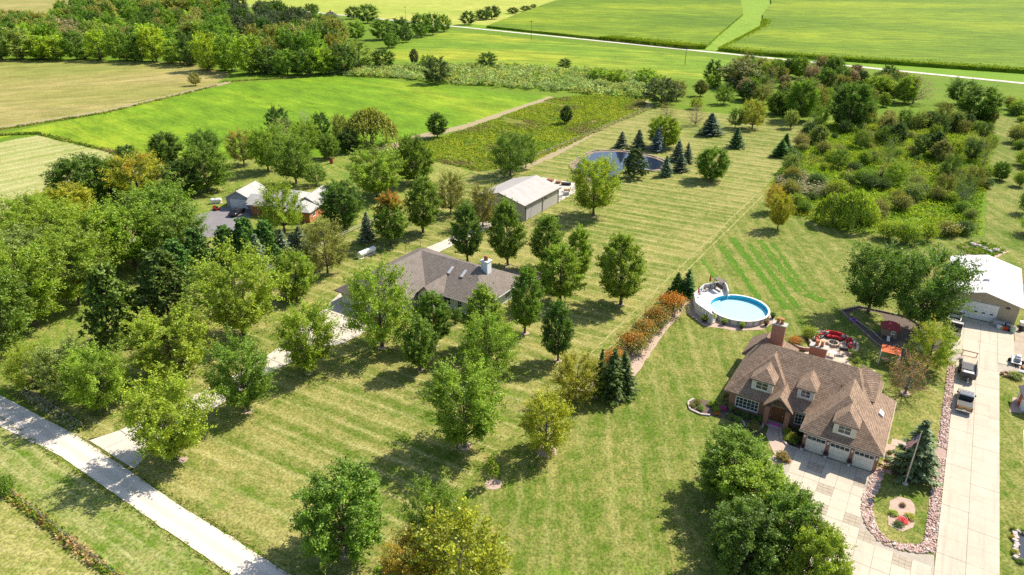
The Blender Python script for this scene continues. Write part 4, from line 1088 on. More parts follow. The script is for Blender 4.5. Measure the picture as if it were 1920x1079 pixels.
m = MB(); hip(m, 7.6, -4.2, 20.5, 6.2, 2.62, (10.5, 1), (18, 1), 5.0, .16, 'x'); NH.part('roof', m, SHG3)
m = MB(); m.box(18.3, -5.6, 0, 23.6, 7.0, 2.48); rw = NH.part('wall', m, BRICK2)
m = MB(); gable_roof(m, 17.7, 24.2, 2.6, 4.5, -1.6, 7.6, 'y', .15); NH.part('roof', m, SHG3)
m = MB(); m.profile([(18.1, 2.5), (23.8, 2.5), (20.95, 4.25)], -1.3, -1.15, 'y'); NH.part('gable_end', m, BLS)
m = MB(); hip(m, 17.75, -6.2, 24.15, -1.0, 2.56, (20.95, -3.4), (20.95, -1.2), 3.9, .15, 'y'); NH.part('roof', m, SHG3)
window(NH.e, (23.6, -3.6), .9, 1.3, 1.1, '+x', 2, 1); window(NH.e, (23.6, 2.2), .9, 1.3, 1.1, '+x', 2, 1)
m = MB(); m.box(6.8, -1.2, 0, 9, 2.5, 2.2); NH.part('entry_wall', m, BLS)
m = MB(); gable_roof(m, -2.0, 3.2, 2.3, 3.6, 6.2, 10.5, 'x', .14); NH.part('roof', m, SHG3)
# ---- far farmhouse
FH = Local('far_farmhouse', (*G(622, 44), 0), R_(10), 'small far house with purple-grey roof between trees at the top', 'house')
m = MB(); m.box(-7, -5, 0, 7, 5, 4); FH.part('wall', m, SIDING)
m = MB(); hip(m, -8, -6, 8, 6, 4.1, (-3, 0), (3, 0), 9.5, .2, 'x'); FH.part('roof', m, flat('purple_grey_roof', (.14, .11, .15), (.11, .09, .12), 1, .9))
m = MB(); m.box(-.6, -.6, 8, .6, .6, 11); FH.part('chimney', m, BRICK)
for cx in (-4, 0, 4): window(FH.e, (cx, -5), 1.2, 1.4, 1.6, '-y', 2, 2)

# ------------------------------------------------------------------ vehicles
def paint(name, c, rough=.35, metal=.3):
    m, t, b, N, L = _new(name)
    n = noise(t, wpos(t), 1.2, 4, .6)
    L.new(mixc(t, ramp(t, n, .4, .75), c, tuple(x * .8 + .02 for x in c)), b.inputs['Base Color'])   # road dust
    b.inputs['Roughness'].default_value = rough; b.inputs['Metallic'].default_value = metal; b.inputs['Coat Weight'].default_value = .4
    return m
REDL = flat('tail_lamp_red', (.35, .02, .02), None, 3, .3)
LAMP = flat('headlamp', (.75, .75, .72), None, 3, .2)
CHROME = flat('chrome', (.65, .65, .65), None, 3, .2, metal=.9)
def wheel(V, x, y, r=.38, w_=.24):
    o = MB().lathe([(r * .62, -w_ / 2), (r * .95, -w_ / 2), (r, -w_ * .3), (r, w_ * .3), (r * .95, w_ / 2), (r * .62, w_ / 2)], (x, y, r), 16, 'x').build('wheel', RUBBER, V.e)
    MB().lathe([(.05, -w_ * .45), (r * .6, -w_ * .5), (r * .6, w_ * .5), (.05, w_ * .45)], (x, y, r), 12, 'x').build('rim', STEEL, o)
def sidewin(V, name, pts, x, th=.02):
    s_ = 1 if x > 0 else -1
    V.part(name, MB().profile(pts, x - th * s_ * .2, x + th * s_, 'x'), GLASS)
def pickup(loc, rz, label, mat, cover=True, L=5.1, W=1.8, crew=True, rack=False, roofmat=None):
    V = Local('pickup_truck', loc, rz, label, 'pickup', 'pickups on the concrete drive')
    h = L / 2; hw = W / 2; cb = -.75 if crew else -.35     # back of the cab
    V.part('body', MB().profile([(cb, .42), (cb, 1.08), (1.0, 1.08), (h - .25, .98), (h - .05, .82), (h, .45)], -hw, hw, 'x'), mat, bevel=.04)
    for s_ in (-1, 1):
        V.part('bed_side', MB().box(min(s_ * hw, s_ * (hw - .1)), -h + .08, .42, max(s_ * hw, s_ * (hw - .1)), cb - .01, 1.08), mat)
    V.part('bed_floor', MB().box(-hw + .1, -h + .1, .5, hw - .1, cb - .02, .62), DARK)
    V.part('tailgate', MB().box(-hw + .02, -h, .5, hw - .02, -h + .075, 1.07), mat)
    if cover: V.part('bed_cover', MB().box(-hw + .06, -h + .1, 1.05, hw - .06, cb - .02, 1.11), DARK)
    zr = 1.76
    V.part('cab_frame', MB().profile([(cb + .02, 1.07), (cb + .12, zr - .06), (.45, zr - .06), (1.05, 1.06)], -hw + .1, hw - .1, 'x'), DARK)
    V.part('roof', MB().profile([(cb + .08, zr - .06), (cb + .14, zr), (.35, zr + .01), (.5, zr - .06)], -hw + .12, hw - .12, 'x'), roofmat or mat)
    V.part('windscreen', MB().add([(-hw + .16, 1.04, 1.09), (hw - .16, 1.04, 1.09), (hw - .2, .52, zr - .08), (-hw + .2, .52, zr - .08)], [(0, 1, 2, 3)]).add([(-hw + .16, 1.06, 1.10), (hw - .16, 1.06, 1.10), (hw - .2, .54, zr - .07), (-hw + .2, .54, zr - .07)], [(3, 2, 1, 0)]), GLASS)
    V.part('rear_window', MB().box(-hw + .22, cb + .015, 1.15, hw - .22, cb + .06, zr - .14), GLASS)
    for s_ in (-1, 1):
        sidewin(V, 'side_window', [(cb + .2, 1.12), (cb + .22, zr - .14), (.38, zr - .14), (.9, 1.12)], s_ * (hw - .1))
        V.part('mirror', MB().box(min(s_ * hw, s_ * (hw + .2)), .72, 1.08, max(s_ * hw, s_ * (hw + .2)), .86, 1.28), DARK)
        V.part('headlight', MB().box(s_ * (hw - .22) - .18, h - .03, .66, s_ * (hw - .22) + .18, h + .02, .84), LAMP)
        V.part('tail_light', MB().box(s_ * (hw - .1) - .08, -h - .02, .66, s_ * (hw - .1) + .08, -h + .03, 1.0), REDL)
        for y in (h - .95, -h + 1.05): wheel(V, s_ * (hw - .12), y)
    V.part('front_bumper', MB().box(-hw, h - .02, .38, hw, h + .12, .6, 0), CHROME)
    V.part('rear_bumper', MB().box(-hw, -h - .14, .42, hw, -h - .001, .6), CHROME)
    V.part('number_plate', MB().box(-.2, -h - .15, .6, .2, -h - .13, .74), WHITE)
    if rack:
        for k in range(5): V.part('roof_bar', MB().box(-hw + .16, cb + .22 + k * .24, zr + .02, hw - .16, cb + .27 + k * .24, zr + .08), STEEL)
    return V
GOLD = paint('dusty_gold_paint', (.33, .22, .10)); SILV = paint('silver_tan_paint', (.45, .40, .35)); WHT = paint('white_vehicle_paint', (.78, .78, .76), .4, 0)
pickup((9.65, 93.1, .11), 0, 'gold-brown pickup with black bed cover, parked tail towards us on the long drive', GOLD, True, 4.9, 1.75, True, True, paint('silver_roof_paint', (.5, .52, .55)))
pickup((7.7, 114.3, .11), R_(-3), 'silver-tan pickup backed up beside the tree and the workshop', SILV, False, 5.0, 1.75, False)
V = pickup((7.5, 119.0, .11), R_(-4), 'white truck half hidden by the tree at the workshop corner', WHT, False, 4.6, 1.75, False)
# dump trailer behind the gold pickup
RUST = flat('rusty_steel', (.34, .16, .08), (.22, .10, .05), 2, .85); BLK = paint('black_steel', (.025, .027, .03), .5, 0)
V = Local('dump_trailer', (9.75, 101.9, .11), 0, 'black dump trailer with a raised rusty mesh tailgate behind the gold pickup', 'trailer')
V.part('bed_floor', MB().box(-.85, -2.6, .62, .85, 2.0, .7), BLK)
for s_ in (-1, 1): V.part('side_wall', MB().box(min(s_ * .9, s_ * .84), -2.6, .6, max(s_ * .9, s_ * .84), 2.0, 1.4), BLK)
V.part('front_wall', MB().box(-.84, -2.66, .6, .84, -2.6, 1.45), BLK)
for i, x in enumerate((-.9, .84)): V.part('ramp_post', MB().box(x, 4.6, .1, x + .08, 4.68, 1.15), RUST)
V.part('ramp_deck', MB().box(-.84, 2.05, .5, .84, 4.6, .57), flat('plank_deck', (.58, .45, .33), (.45, .34, .25), 2, .9))
V.part('ramp_crossbar', MB().box(-.98, 4.58, 1.1, .98, 4.7, 1.2), RUST)
for y in (-1.2, .1, 1.3):
    V.part('cross_rib', MB().box(-.93, y, .62, -.905, y + .08, 1.42), BLK); V.part('cross_rib', MB().box(.905, y, .62, .93, y + .08, 1.42), BLK)
V.part('load_sheet', MB().box(-.6, -2.1, .72, .7, -1.0, .95), flat('pale_load', (.6, .62, .64), (.4, .42, .45), 3, .7))
V.part('load_boards', MB().box(-.7, -.4, .72, .5, 1.5, .82), DARK)
V.part('fender', MB().box(-1.12, -.9, .68, -.91, .9, .76), RUST); V.part('fender', MB().box(.91, -.9, .68, 1.12, .9, .76), RUST)
for s_ in (-1, 1):
    for y in (-.42, .42): wheel(V, s_ * 1.02, y, .34, .2)
V.part('drawbar', MB().tube([(-.6, -2.6, .55), (0, -3.7, .5)], .05, 6).tube([(.6, -2.6, .55), (0, -3.7, .5)], .05, 6), BLK)
V.part('jack', MB().tube([(0, -3.4, .1), (0, -3.4, 1.0)], .04, 6), STEEL)
# black car at the neighbour's garage
BLKP = paint('black_car_paint', (.018, .019, .022), .2, .2)
V = Local('parked_car', (-131.5, 89.6, .07), R_(25), 'black car parked on the asphalt in front of the grey garage', 'car')
V.part('body', MB().profile([(-2.3, .35), (-2.32, .85), (-1.9, .98), (1.0, .96), (2.1, .78), (2.3, .6), (2.3, .35)], -.9, .9, 'x'), BLKP, bevel=.05)
V.part('roof', MB().profile([(-1.7, .97), (-1.35, 1.5), (.1, 1.53), (.95, .96)], -.74, .74, 'x'), BLKP, bevel=.05)
V.part('windscreen', MB().add([(-.68, .98, 1.0), (.68, .98, 1.0), (.62, .2, 1.5), (-.62, .2, 1.5)], [(0, 1, 2, 3)]), GLASS)
V.part('rear_window', MB().add([(.66, -1.74, 1.0), (-.66, -1.74, 1.0), (-.6, -1.4, 1.44), (.6, -1.4, 1.44)], [(0, 1, 2, 3)]), GLASS)
for s_ in (-1, 1):
    sidewin(V, 'side_window', [(-1.45, 1.02), (-1.2, 1.42), (.05, 1.44), (.7, 1.02)], s_ * .74)
    V.part('headlight', MB().box(s_ * .7 - .15, 2.26, .6, s_ * .7 + .15, 2.33, .74), LAMP); V.part('tail_light', MB().box(s_ * .7 - .15, -2.36, .66, s_ * .7 + .15, -2.3, .82), REDL)
    V.part('mirror', MB().box(min(s_ * .9, s_ * 1.06), .55, .95, max(s_ * .9, s_ * 1.06), .68, 1.08), BLKP)
    for y in (1.4, -1.4): wheel(V, s_ * .8, y, .33, .22)
def mower(loc, rz, label, col):
    V = Local('riding_mower', loc, rz, label, 'mower')
    V.part('hood', MB().box(-.28, .25, .4, .28, 1.0, .85, .04), col); V.part('frame', MB().box(-.4, -.8, .3, .4, .3, .5), col)
    V.part('seat', MB().box(-.24, -.6, .5, .24, -.15, .62).box(-.24, -.68, .6, .24, -.58, 1.0), DARK)
    V.part('mower_deck', MB().lathe([(.55, .12), (.6, .2), (.5, .3)], (0, .1, 0), 12), DARK)
    V.part('steering_wheel', MB().lathe([(.17, .95), (.2, .97), (.17, .99)], (0, .12, 0), 10), DARK)
    for s_ in (-1, 1): wheel(V, s_ * .45, -.5, .28, .22); wheel(V, s_ * .4, .75, .18, .14)
RED = flat('red_paint', (.55, .03, .03), (.42, .025, .025), 3, .45)
mower((-138.0, 88.8, .07), R_(80), 'red riding mower left of the neighbour garage door', RED)
# ------------------------------------------------------------------ gas tanks
def gas_tank(loc, rz, L, r, label):
    V = Local('propane_tank', loc, rz, label, 'gas tank', 'white propane tanks')
    n = 6; pr_ = [(.02, -L / 2)] + [(r * math.sin(math.pi / 2 * k / n), -L / 2 + r * .55 * (1 - math.cos(math.pi / 2 * k / n))) for k in range(1, n + 1)]
    pr_ = pr_ + [(q[0], -q[1]) for q in reversed(pr_)]
    V.part('vessel', MB().lathe(pr_, (0, 0, r + .25), 20, 'y'), WHITE, smooth=True)
    for y in (-L * .3, L * .3): V.part('saddle', MB().box(-r * .8, y - .12, 0, r * .8, y + .12, .4), CONC)
    V.part('valve_dome', MB().lathe([(.16, 0), (.16, .16), (.08, .22)], (0, 0, 2 * r + .22), 10), STEEL)
    V.part('pad', MB().box(-r * 1.2, -L * .5, .03, r * 1.2, L * .5, .09), CONC)
gas_tank((-90.1, 87.9, .03), R_(-3), 4.4, .55, 'white propane tank on the grass between the concrete drive and the boundary fence')
gas_tank((-142.2, 91.9, .02), R_(-40), 2.6, .5, 'white propane tank on the lawn left of the grey neighbour garage')
# ------------------------------------------------------------------ pool, deck and what stands on it
PC = (-22.3, 102.9); PR = 4.66
P_ = Local('round_pool', (*PC, 0), 0, 'round above-ground swimming pool with turquoise liner and white rim', 'pool')
N = 24
for k in range(N):
    a0, a1 = 2 * math.pi * k / N, 2 * math.pi * (k + 1) / N
    MB().prism([(PR * math.cos(a0), PR * math.sin(a0)), (PR * math.cos(a1), PR * math.sin(a1)), ((PR - .05) * math.cos(a1), (PR - .05) * math.sin(a1)), ((PR - .05) * math.cos(a0), (PR - .05) * math.sin(a0))], 0, .98).build('wall_panel', flat('pool_wall', (.66, .63, .58), (.56, .53, .49), 1, .6), P_.e)
    MB().obox(((PR + .06) * math.cos(a0), (PR + .06) * math.sin(a0)), (.12, .16, .98), a0).build('wall_upright', flat('pool_post', (.34, .32, .3), None, 2, .5), P_.e)
liner = MB()
M_ = 48
prof_ = [(PR - .13, 1.0), (PR - .14, .1), (.05, .1)]
for r0, z0 in prof_:
    for k in range(M_): liner.v.append((r0 * math.cos(2 * math.pi * k / M_), r0 * math.sin(2 * math.pi * k / M_), z0))
for i in range(2):
    for k in range(M_): liner.f.append((i * M_ + k, i * M_ + (k + 1) % M_, (i + 1) * M_ + (k + 1) % M_, (i + 1) * M_ + k))
liner.build('liner', flat('turquoise_liner', (.02, .40, .54), (.018, .37, .51), .6, .5), P_.e)
rim = MB()
for r0, z0 in ((PR - .15, 1.0), (PR + .16, 1.0), (PR + .16, 1.05), (PR - .15, 1.05)):
    for k in range(M_): rim.v.append((r0 * math.cos(2 * math.pi * k / M_), r0 * math.sin(2 * math.pi * k / M_), z0))
for i in range(4):
    for k in range(M_): rim.f.append((i * M_ + k, i * M_ + (k + 1) % M_, ((i + 1) % 4) * M_ + (k + 1) % M_, ((i + 1) % 4) * M_ + k))
rim.build('top_rim', WHITE, P_.e)
PW, t_, b_, N_, L_ = _new('pool_water')
b_.inputs['Base Color'].default_value = (.5, .78, .86, 1); b_.inputs['Roughness'].default_value = .12
L_.new(mixc(t_, noise(t_, wpos(t_), .5, 3), (.36, .72, .82), (.44, .77, .85)), b_.inputs['Base Color'])
bump(t_, b_, noise(t_, wpos(t_), 3, 3), .08, .05)
MB().prism([((PR - .15) * math.cos(2 * math.pi * k / M_), (PR - .15) * math.sin(2 * math.pi * k / M_)) for k in range(M_)], .2, .33).build('water', PW, P_.e)
DKL = Local('pool_deck', (-27.5, 103, 0), 0, 'white raised deck with board fence wrapped round the side of the pool', 'deck')
ox, oy = -27.5, 103
outer = [G(*p, 1.95) for p in ((1337, 589.5), (1305.5, 567.5), (1302, 550), (1321, 533), (1357, 527), (1362.5, 533.5), (1366, 546))]
inner = [(PC[0] + (PR + .17) * math.cos(R_(a)), PC[1] + (PR + .17) * math.sin(R_(a))) for a in (118, 135, 150, 165, 180, 195, 210, 226)]
DW = flat('pale_deck_boards', (.8, .77, .73), (.7, .67, .63), 1.2, .7)
poly = outer + inner
DKL.part('deck_floor', MB().prism([(X(p[0]), Y(p[1])) for p in poly], .9, 1.0), DW)
for i in range(len(outer) - 1):
    a, b = outer[i], outer[i + 1]
    L = math.hypot(b[0] - a[0], b[1] - a[1]); an = math.atan2(b[1] - a[1], b[0] - a[0]); n = max(2, int(L / .8))
    for k in range(n):
        t = (k + .5) / n
        DKL.part('fence_board', MB().obox((X(a[0] + (b[0] - a[0]) * t), Y(a[1] + (b[1] - a[1]) * t)), (L / n * .93, .05, 1.75), an, .1), DW)
    DKL.part('top_rail', MB().obox((X((a[0] + b[0]) / 2), Y((a[1] + b[1]) / 2)), (L + .1, .14, .06), an, 1.87), WHITE)
    DKL.part('fence_post', MB().obox((X(a[0]), Y(a[1])), (.14, .14, 1.98), an), WHITE)
sx, sy = PC[0] + (PR + .8) * math.cos(R_(236)), PC[1] + (PR + .8) * math.sin(R_(236))
for k in range(4): DKL.part('stair_tread', MB().obox((X(sx + .28 * k * .5), Y(sy - .3 * k)), (1.2, .34, .9 - .22 * k), R_(-25), .03), DW)
for q in (-.6, .6): DKL.part('handrail', MB().tube([(X(sx) + q, Y(sy) + .3, .95), (X(sx) + q, Y(sy) + .3, 1.85), (X(sx) + q + .4, Y(sy) - 1, 1.0), (X(sx) + q + .4, Y(sy) - 1, .05)], .035, 6), WHITE)
def on_deck(px, py, z=1.0): return (*G(px, py, z), z)
def folded_umbrella(loc, label):
    V = Local('folded_umbrella', loc, 0, label, 'umbrella', 'red folded umbrellas')
    V.part('pole', MB().tube([(0, 0, 0), (0, 0, 2.3)], .03, 6), STEEL); V.part('canopy', MB().lathe([(.06, .9), (.17, 1.0), (.14, 1.5), (.05, 2.2)], (0, 0, 0), 8), RED)
    V.part('base', MB().lathe([(.28, 0), (.28, .06), (.06, .12)], (0, 0, 0), 10), DARK)
folded_umbrella(on_deck(1330, 537), 'red folded umbrella at the far rail of the pool deck')
folded_umbrella(on_deck(1308.5, 559), 'red folded umbrella at the left rail of the pool deck')
def chair(loc, rz, label, mat, seatmat, group, name='patio_chair'):
    V = Local(name, loc, rz, label, 'chair', group)
    V.part('seat', MB().box(-.3, -.3, .34, .3, .3, .46), seatmat, bevel=.03); V.part('backrest', MB().add([(-.3, .26, .4), (.3, .26, .4), (.3, .46, .95), (-.3, .46, .95), (-.3, .34, .4), (.3, .34, .4), (.3, .54, .95), (-.3, .54, .95)], [(0, 1, 2, 3), (7, 6, 5, 4), (0, 4, 5, 1), (1, 5, 6, 2), (2, 6, 7, 3), (3, 7, 4, 0)]), seatmat)
    for s_ in (-1, 1):
        V.part('armrest', MB().box(s_ * .34 - .04, -.3, .6, s_ * .34 + .04, .36, .66), mat)
        for y in (-.27, .3): V.part('leg', MB().box(s_ * .34 - .035, y - .035, 0, s_ * .34 + .035, y + .035, .6), mat)
    return V
TANC = flat('tan_cushion', (.5, .4, .3), (.4, .32, .24), 3, .9); BLUC = flat('blue_grey_cushion', (.25, .3, .42), (.2, .25, .36), 3, .9); REDC = flat('red_cushion', (.6, .025, .035), (.48, .02, .03), 3, .85); CHK = flat('black_white_cushion', (.6, .58, .56), (.08, .07, .07), 5, .9, obj=True)
chair(on_deck(1325, 546), R_(40), 'tan armchair in the far corner of the pool deck', DARK, TANC, 'chairs on the pool deck')
chair(on_deck(1336, 541), R_(5), 'tan armchair between the folded umbrella and the swing bench', DARK, TANC, 'chairs on the pool deck')
chair(on_deck(1315, 551), R_(60), 'blue-grey chair beside the red folded umbrella on the left rail', WHITE, BLUC, 'chairs on the pool deck')
chair(on_deck(1353, 536), R_(-20), 'blue-grey chair in the far right corner of the pool deck', WHITE, BLUC, 'chairs on the pool deck')
V = Local('swing_bench', on_deck(1347, 543), R_(-35), 'dark wooden canopy swing bench on the pool deck', 'bench')
V.part('seat', MB().box(-.9, -.3, .42, .9, .25, .5), WOOD); V.part('backrest', MB().box(-.9, .25, .45, .9, .32, 1.0), WOOD); V.part('canopy', MB().box(-1.1, -.5, 1.75, 1.1, .5, 1.82), flat('brown_canopy', (.2, .16, .13), None, 2, .9))
for x in (-1.05, 1.05):
    V.part('leg', MB().tube([(x, -.6, 0), (x, 0, 1.78)], .04, 6)  , DARK); V.part('leg', MB().tube([(x, .6, 0), (x, 0, 1.78)], .04, 6), DARK)
V = Local('side_table', on_deck(1307, 566), 0, 'small pale table with blue items by the left rail of the pool deck', 'table')
V.part('table_top', MB().lathe([(.35, .48), (.35, .54)], (0, 0, 0), 12), WHITE); V.part('leg', MB().tube([(0, 0, 0), (0, 0, .49)], .05, 6), WHITE); V.part('table_base', MB().lathe([(.22, 0), (.2, .05)], (0, 0, 0), 10), WHITE)
POTM = flat('dark_planter', (.07, .06, .055), (.05, .045, .04), 3, .7)
def potted(loc, label, fol, r=.32, hgt=.55, pot=None, turn=0.0, group=None):
    V = Local('potted_plant', loc, 0, label, 'potted plant', group)
    V.part('pot', MB().lathe([(r * .65, 0), (r, hgt * .7), (r * 1.08, hgt * .75), (r * .9, hgt * .75)], (0, 0, 0), 10), pot or POTM)
    tm, cm, nR, nH = PROTO['shrub'][1]
    o = link('plant', cm, V.e); o.location = (0, 0, hgt * .6); o.scale = (r * 1.7 / nR,) * 2 + (hgt * 1.5 / nH,); o.color = (*fol, 1 - turn)
for i, (a, fol, s_) in enumerate(((12, C_['deep'], 'rightmost dark planter round the pool'), (-22, C_['brown'], 'planter with reddish plant at the right of the pool wall'), (-68, C_['lime'], 'planter with bright green plant in front of the pool wall'), (-98, C_['bright'], 'small planter in the middle front of the pool wall'), (-118, C_['yellow'], 'yellow-green planter just right of the pool steps'))):
    potted((PC[0] + (PR + .65) * math.cos(R_(a)), PC[1] + (PR + .65) * math.sin(R_(a)), .05), s_, fol, group='planters round the pool')
potted((sx - .6, sy - 1.5, .05), 'flowering planter at the foot of the pool steps', C_['yellow'], .4, .6)
# ------------------------------------------------------------------ patio with fire pit
PAT = (-7.4, 100.3)
sheet('patio', [(PAT[0] + 3.1 * math.cos(R_(a)), PAT[1] + 3.1 * math.sin(R_(a))) for a in range(-30, 211, 12)] + [(-10.1, 96.8), (-11.6, 92.5), (-10, 90.6), (-2.6, 90.6), (-3.4, 94), (-4.9, 97)], flat('tan_patio', (.58, .46, .34), (.48, .38, .28), .6, .9), .07, .03)
WB = Local('patio_seat_wall', (*PAT, .05), 0, 'curved tan retaining wall round the back of the circular patio', 'wall')
TANS = flat('tan_wall_stone', (.5, .39, .29), (.38, .29, .21), 2, .9)
for k in range(22):
    a = R_(-35 + k * 250 / 21)
    WB.part('wall_block', MB().obox((3.3 * math.cos(a), 3.3 * math.sin(a)), (.34, .66, .5 + .03 * (k % 2)), a), TANS)
RW = Local('curved_brick_wall', (-11.2, 96.9, .05), 0, 'low curved brick wall between the house and the round patio', 'wall')
for k in range(9):
    a = R_(200 + k * 17); RW.part('wall_block', MB().obox((1.8 * math.cos(a), 1.8 * math.sin(a) + 1.0), (.3, .56, .55), a), BRICK)
FP = Local('fire_pit', (*PAT, .07), 0, 'round stone fire pit in the middle of the red patio seats', 'fire pit')
for k in range(12):
    a = 2 * math.pi * k / 12; FP.part('pit_stone', MB().obox((.75 * math.cos(a), .75 * math.sin(a)), (.28, .38, .4), a), TANS)
FP.part('ash_bed', MB().lathe([(.62, .02), (.6, .2)], (0, 0, 0), 14), DARK)
for a in (.3, 1.6, 2.7): FP.part('log', MB().tube([(-.4 * math.cos(a), -.4 * math.sin(a), .26), (.4 * math.cos(a), .4 * math.sin(a), .32)], .07, 6), BARK)
SO = Local('curved_sofa', (*PAT, .07), 0, 'curved bright red outdoor sofa at the back of the patio circle', 'sofa')
def arc(r0, r1, z0, z1, a0, a1, n=10):
    m = MB()
    for k in range(n):
        b0, b1 = R_(a0 + (a1 - a0) * k / n), R_(a0 + (a1 - a0) * (k + 1) / n)
        m.prism([(r0 * math.cos(b0), r0 * math.sin(b0)), (r1 * math.cos(b0), r1 * math.sin(b0)), (r1 * math.cos(b1), r1 * math.sin(b1)), (r0 * math.cos(b1), r0 * math.sin(b1))], z0, z1)
    return m
SO.part('seat', arc(1.75, 2.5, .25, .5, 62, 128), REDC); SO.part('backrest', arc(2.5, 2.72, .25, .95, 62, 128), REDC); SO.part('base', arc(1.8, 2.7, .0, .25, 62, 128), DARK)
for a in (66, 124): SO.part('cushion', MB().obox((2.3 * math.cos(R_(a)), 2.3 * math.sin(R_(a))), (.22, .5, .42), R_(a), .5), CHK)
PS = ('right of the red sofa', 'second to the right of the red sofa', 'third to the right of the red sofa', 'left of the red sofa', 'second to the left of the red sofa', 'third to the left of the red sofa')
for (a, s_) in zip((40, 14, -12, 150, 174, 198), PS):
    q = (PAT[0] + 2.25 * math.cos(R_(a)), PAT[1] + 2.25 * math.sin(R_(a)), .07)
    V = chair(q, R_(a - 90), 'patio chair with red and patterned cushions, ' + s_, DARK, CHK if int(a) % 4 else REDC, 'chairs round the fire pit')
    V.part('cushion', MB().box(-.25, -.05, .46, .25, .2, .75), REDC)
V = Local('grill', (-5.7, 98.0, .07), R_(20), 'dark barbecue grill at the right of the patio', 'grill')
V.part('firebox', MB().box(-.55, -.28, .75, .55, .28, 1.0), DARK); V.part('lid', MB().profile([(-.28, 1.0), (-.2, 1.2), (.2, 1.2), (.28, 1.0)], -.5, .5, 'x'), DARK)
for x in (-.5, .5):
    for y in (-.22, .22): V.part('leg', MB().box(x - .03, y - .03, 0, x + .03, y + .03, .75), STEEL)
V = Local('patio_table', (-6.9, 96.6, .07), 0, 'small white table with plants at the house side of the patio', 'table')
V.part('table_top', MB().box(-.5, -.4, .66, .5, .4, .72), WHITE)
for x in (-.42, .42):
    for y in (-.32, .32): V.part('leg', MB().box(x - .03, y - .03, 0, x + .03, y + .03, .66), WHITE)
# ------------------------------------------------------------------ play area
PH = Local('playhouse', (-.8, 107.4, .05), R_(8), 'grey wooden playhouse with a red hipped roof under the trees', 'playhouse')
PH.part('wall', MB().box(-1.0, -.8, .5, 1.0, .8, 1.8), WOOD)
m = MB(); hip(m, -1.35, -1.15, 1.35, 1.15, 1.85, (-.35, 0), (.35, 0), 2.7, .1, 'x'); PH.part('roof', m, flat('faded_red_roof', (.36, .05, .055), (.27, .04, .045), 2, .7))
for x in (-.95, .95):
    for y in (-.75, .75): PH.part('leg', MB().box(x - .07, y - .07, 0, x + .07, y + .07, .5), WOOD)
PH.part('ladder', MB().add([(-.2, -.85, .55), (.2, -.85, .55), (.2, -1.6, 0), (-.2, -1.6, 0), (-.2, -.9, .62), (.2, -.9, .62), (.2, -1.65, .07), (-.2, -1.65, .07)], [(0, 1, 2, 3), (7, 6, 5, 4), (0, 4, 5, 1), (2, 6, 7, 3), (1, 5, 6, 2), (3, 7, 4, 0)]), WHITE)
window(PH.e, (.45, -.8), .95, .55, .55, '-y', 2, 2)
CN = Local('canopy_tent', (.15, 99.2, .05), R_(2), 'orange-red fabric canopy on posts over a play table', 'canopy')
CN.part('roof', MB().add([(-1.25, -1.1, 2.1), (1.25, -1.1, 2.1), (1.25, 1.1, 2.15), (-1.25, 1.1, 2.15), (0, 0, 2.42)], [(0, 1, 4), (1, 2, 4), (2, 3, 4), (3, 0, 4), (3, 2, 1, 0)]), flat('orange_canvas', (.72, .16, .045), (.6, .12, .035), 1.5, .8))
for x in (-1.2, 1.2):
    for y in (-1.05, 1.05): CN.part('post', MB().box(x - .05, y - .05, 0, x + .05, y + .05, 2.12), WHITE)
CN.part('play_table', MB().lathe([(.5, .45), (.55, .5), (.55, .56)], (-.4, -.2, 0), 12), flat('tan_plastic', (.6, .42, .22), None, 2, .6))
V = Local('slide', (3.6, 104.6, .05), R_(-15), 'grey wooden slide with rails beside the play area tree', 'slide')
V.part('chute', MB().add([(-.3, -1.4, .15), (.3, -1.4, .15), (.3, 1.2, 1.6), (-.3, 1.2, 1.6), (-.3, -1.4, .23), (.3, -1.4, .23), (.3, 1.2, 1.68), (-.3, 1.2, 1.68)], [(3, 2, 1, 0), (4, 5, 6, 7), (0, 1, 5, 4), (1, 2, 6, 5), (2, 3, 7, 6), (3, 0, 4, 7)]), STEEL)
for x in (-.3, .3): V.part('leg', MB().tube([(x, 1.3, 0), (x, 1.2, 2.2)], .06, 6), WOOD); V.part('side_rail', MB().tube([(x, -1.4, .35), (x, 1.2, 1.95)], .04, 6), WOOD)
V = Local('ring_swing', (-6.0, 109.8, .05), 0, 'purple ring swing lying at the end of its rope on the play lawn', 'swing')
tor = MB(); na, nb = 18, 8
for i in range(na):
    for j in range(nb):
        a, b = 2 * math.pi * i / na, 2 * math.pi * j / nb
        tor.v.append(((.45 + .14 * math.cos(b)) * math.cos(a), (.45 + .14 * math.cos(b)) * math.sin(a), .3 + .14 * math.sin(b)))
for i in range(na):
    for j in range(nb): tor.f.append((i * nb + j, ((i + 1) % na) * nb + j, ((i + 1) % na) * nb + (j + 1) % nb, i * nb + (j + 1) % nb))
V.part('ring', tor, flat('purple_plastic', (.3, .12, .4), (.24, .09, .33), 2, .5)); V.part('rope', MB().tube([(.5, 0, .35), (3.0, -2.2, .25), (4.6, -4.4, .2)], .03, 5), WHITE)
TB = Local('timber_border', (0, 108, 0), 0, 'low dark timber border round the play area', 'edging')
bd = [(-8.3, 112.5), (-6.0, 115.8), (1.0, 116), (6.2, 111)], [(-8.3, 112.5), (-2.0, 104.0), (1.0, 102.0)]
for ch in bd:
    for a, b in zip(ch, ch[1:]):
        L = math.hypot(b[0] - a[0], b[1] - a[1]); n = max(1, int(L / 2.2))
        for k in range(n):
            t = (k + .5) / n; TB.part('timber', MB().obox((a[0] + (b[0] - a[0]) * t, a[1] + (b[1] - a[1]) * t - 108), (L / n * .97, .22, .28), math.atan2(b[1] - a[1], b[0] - a[0]), .03), WOOD)
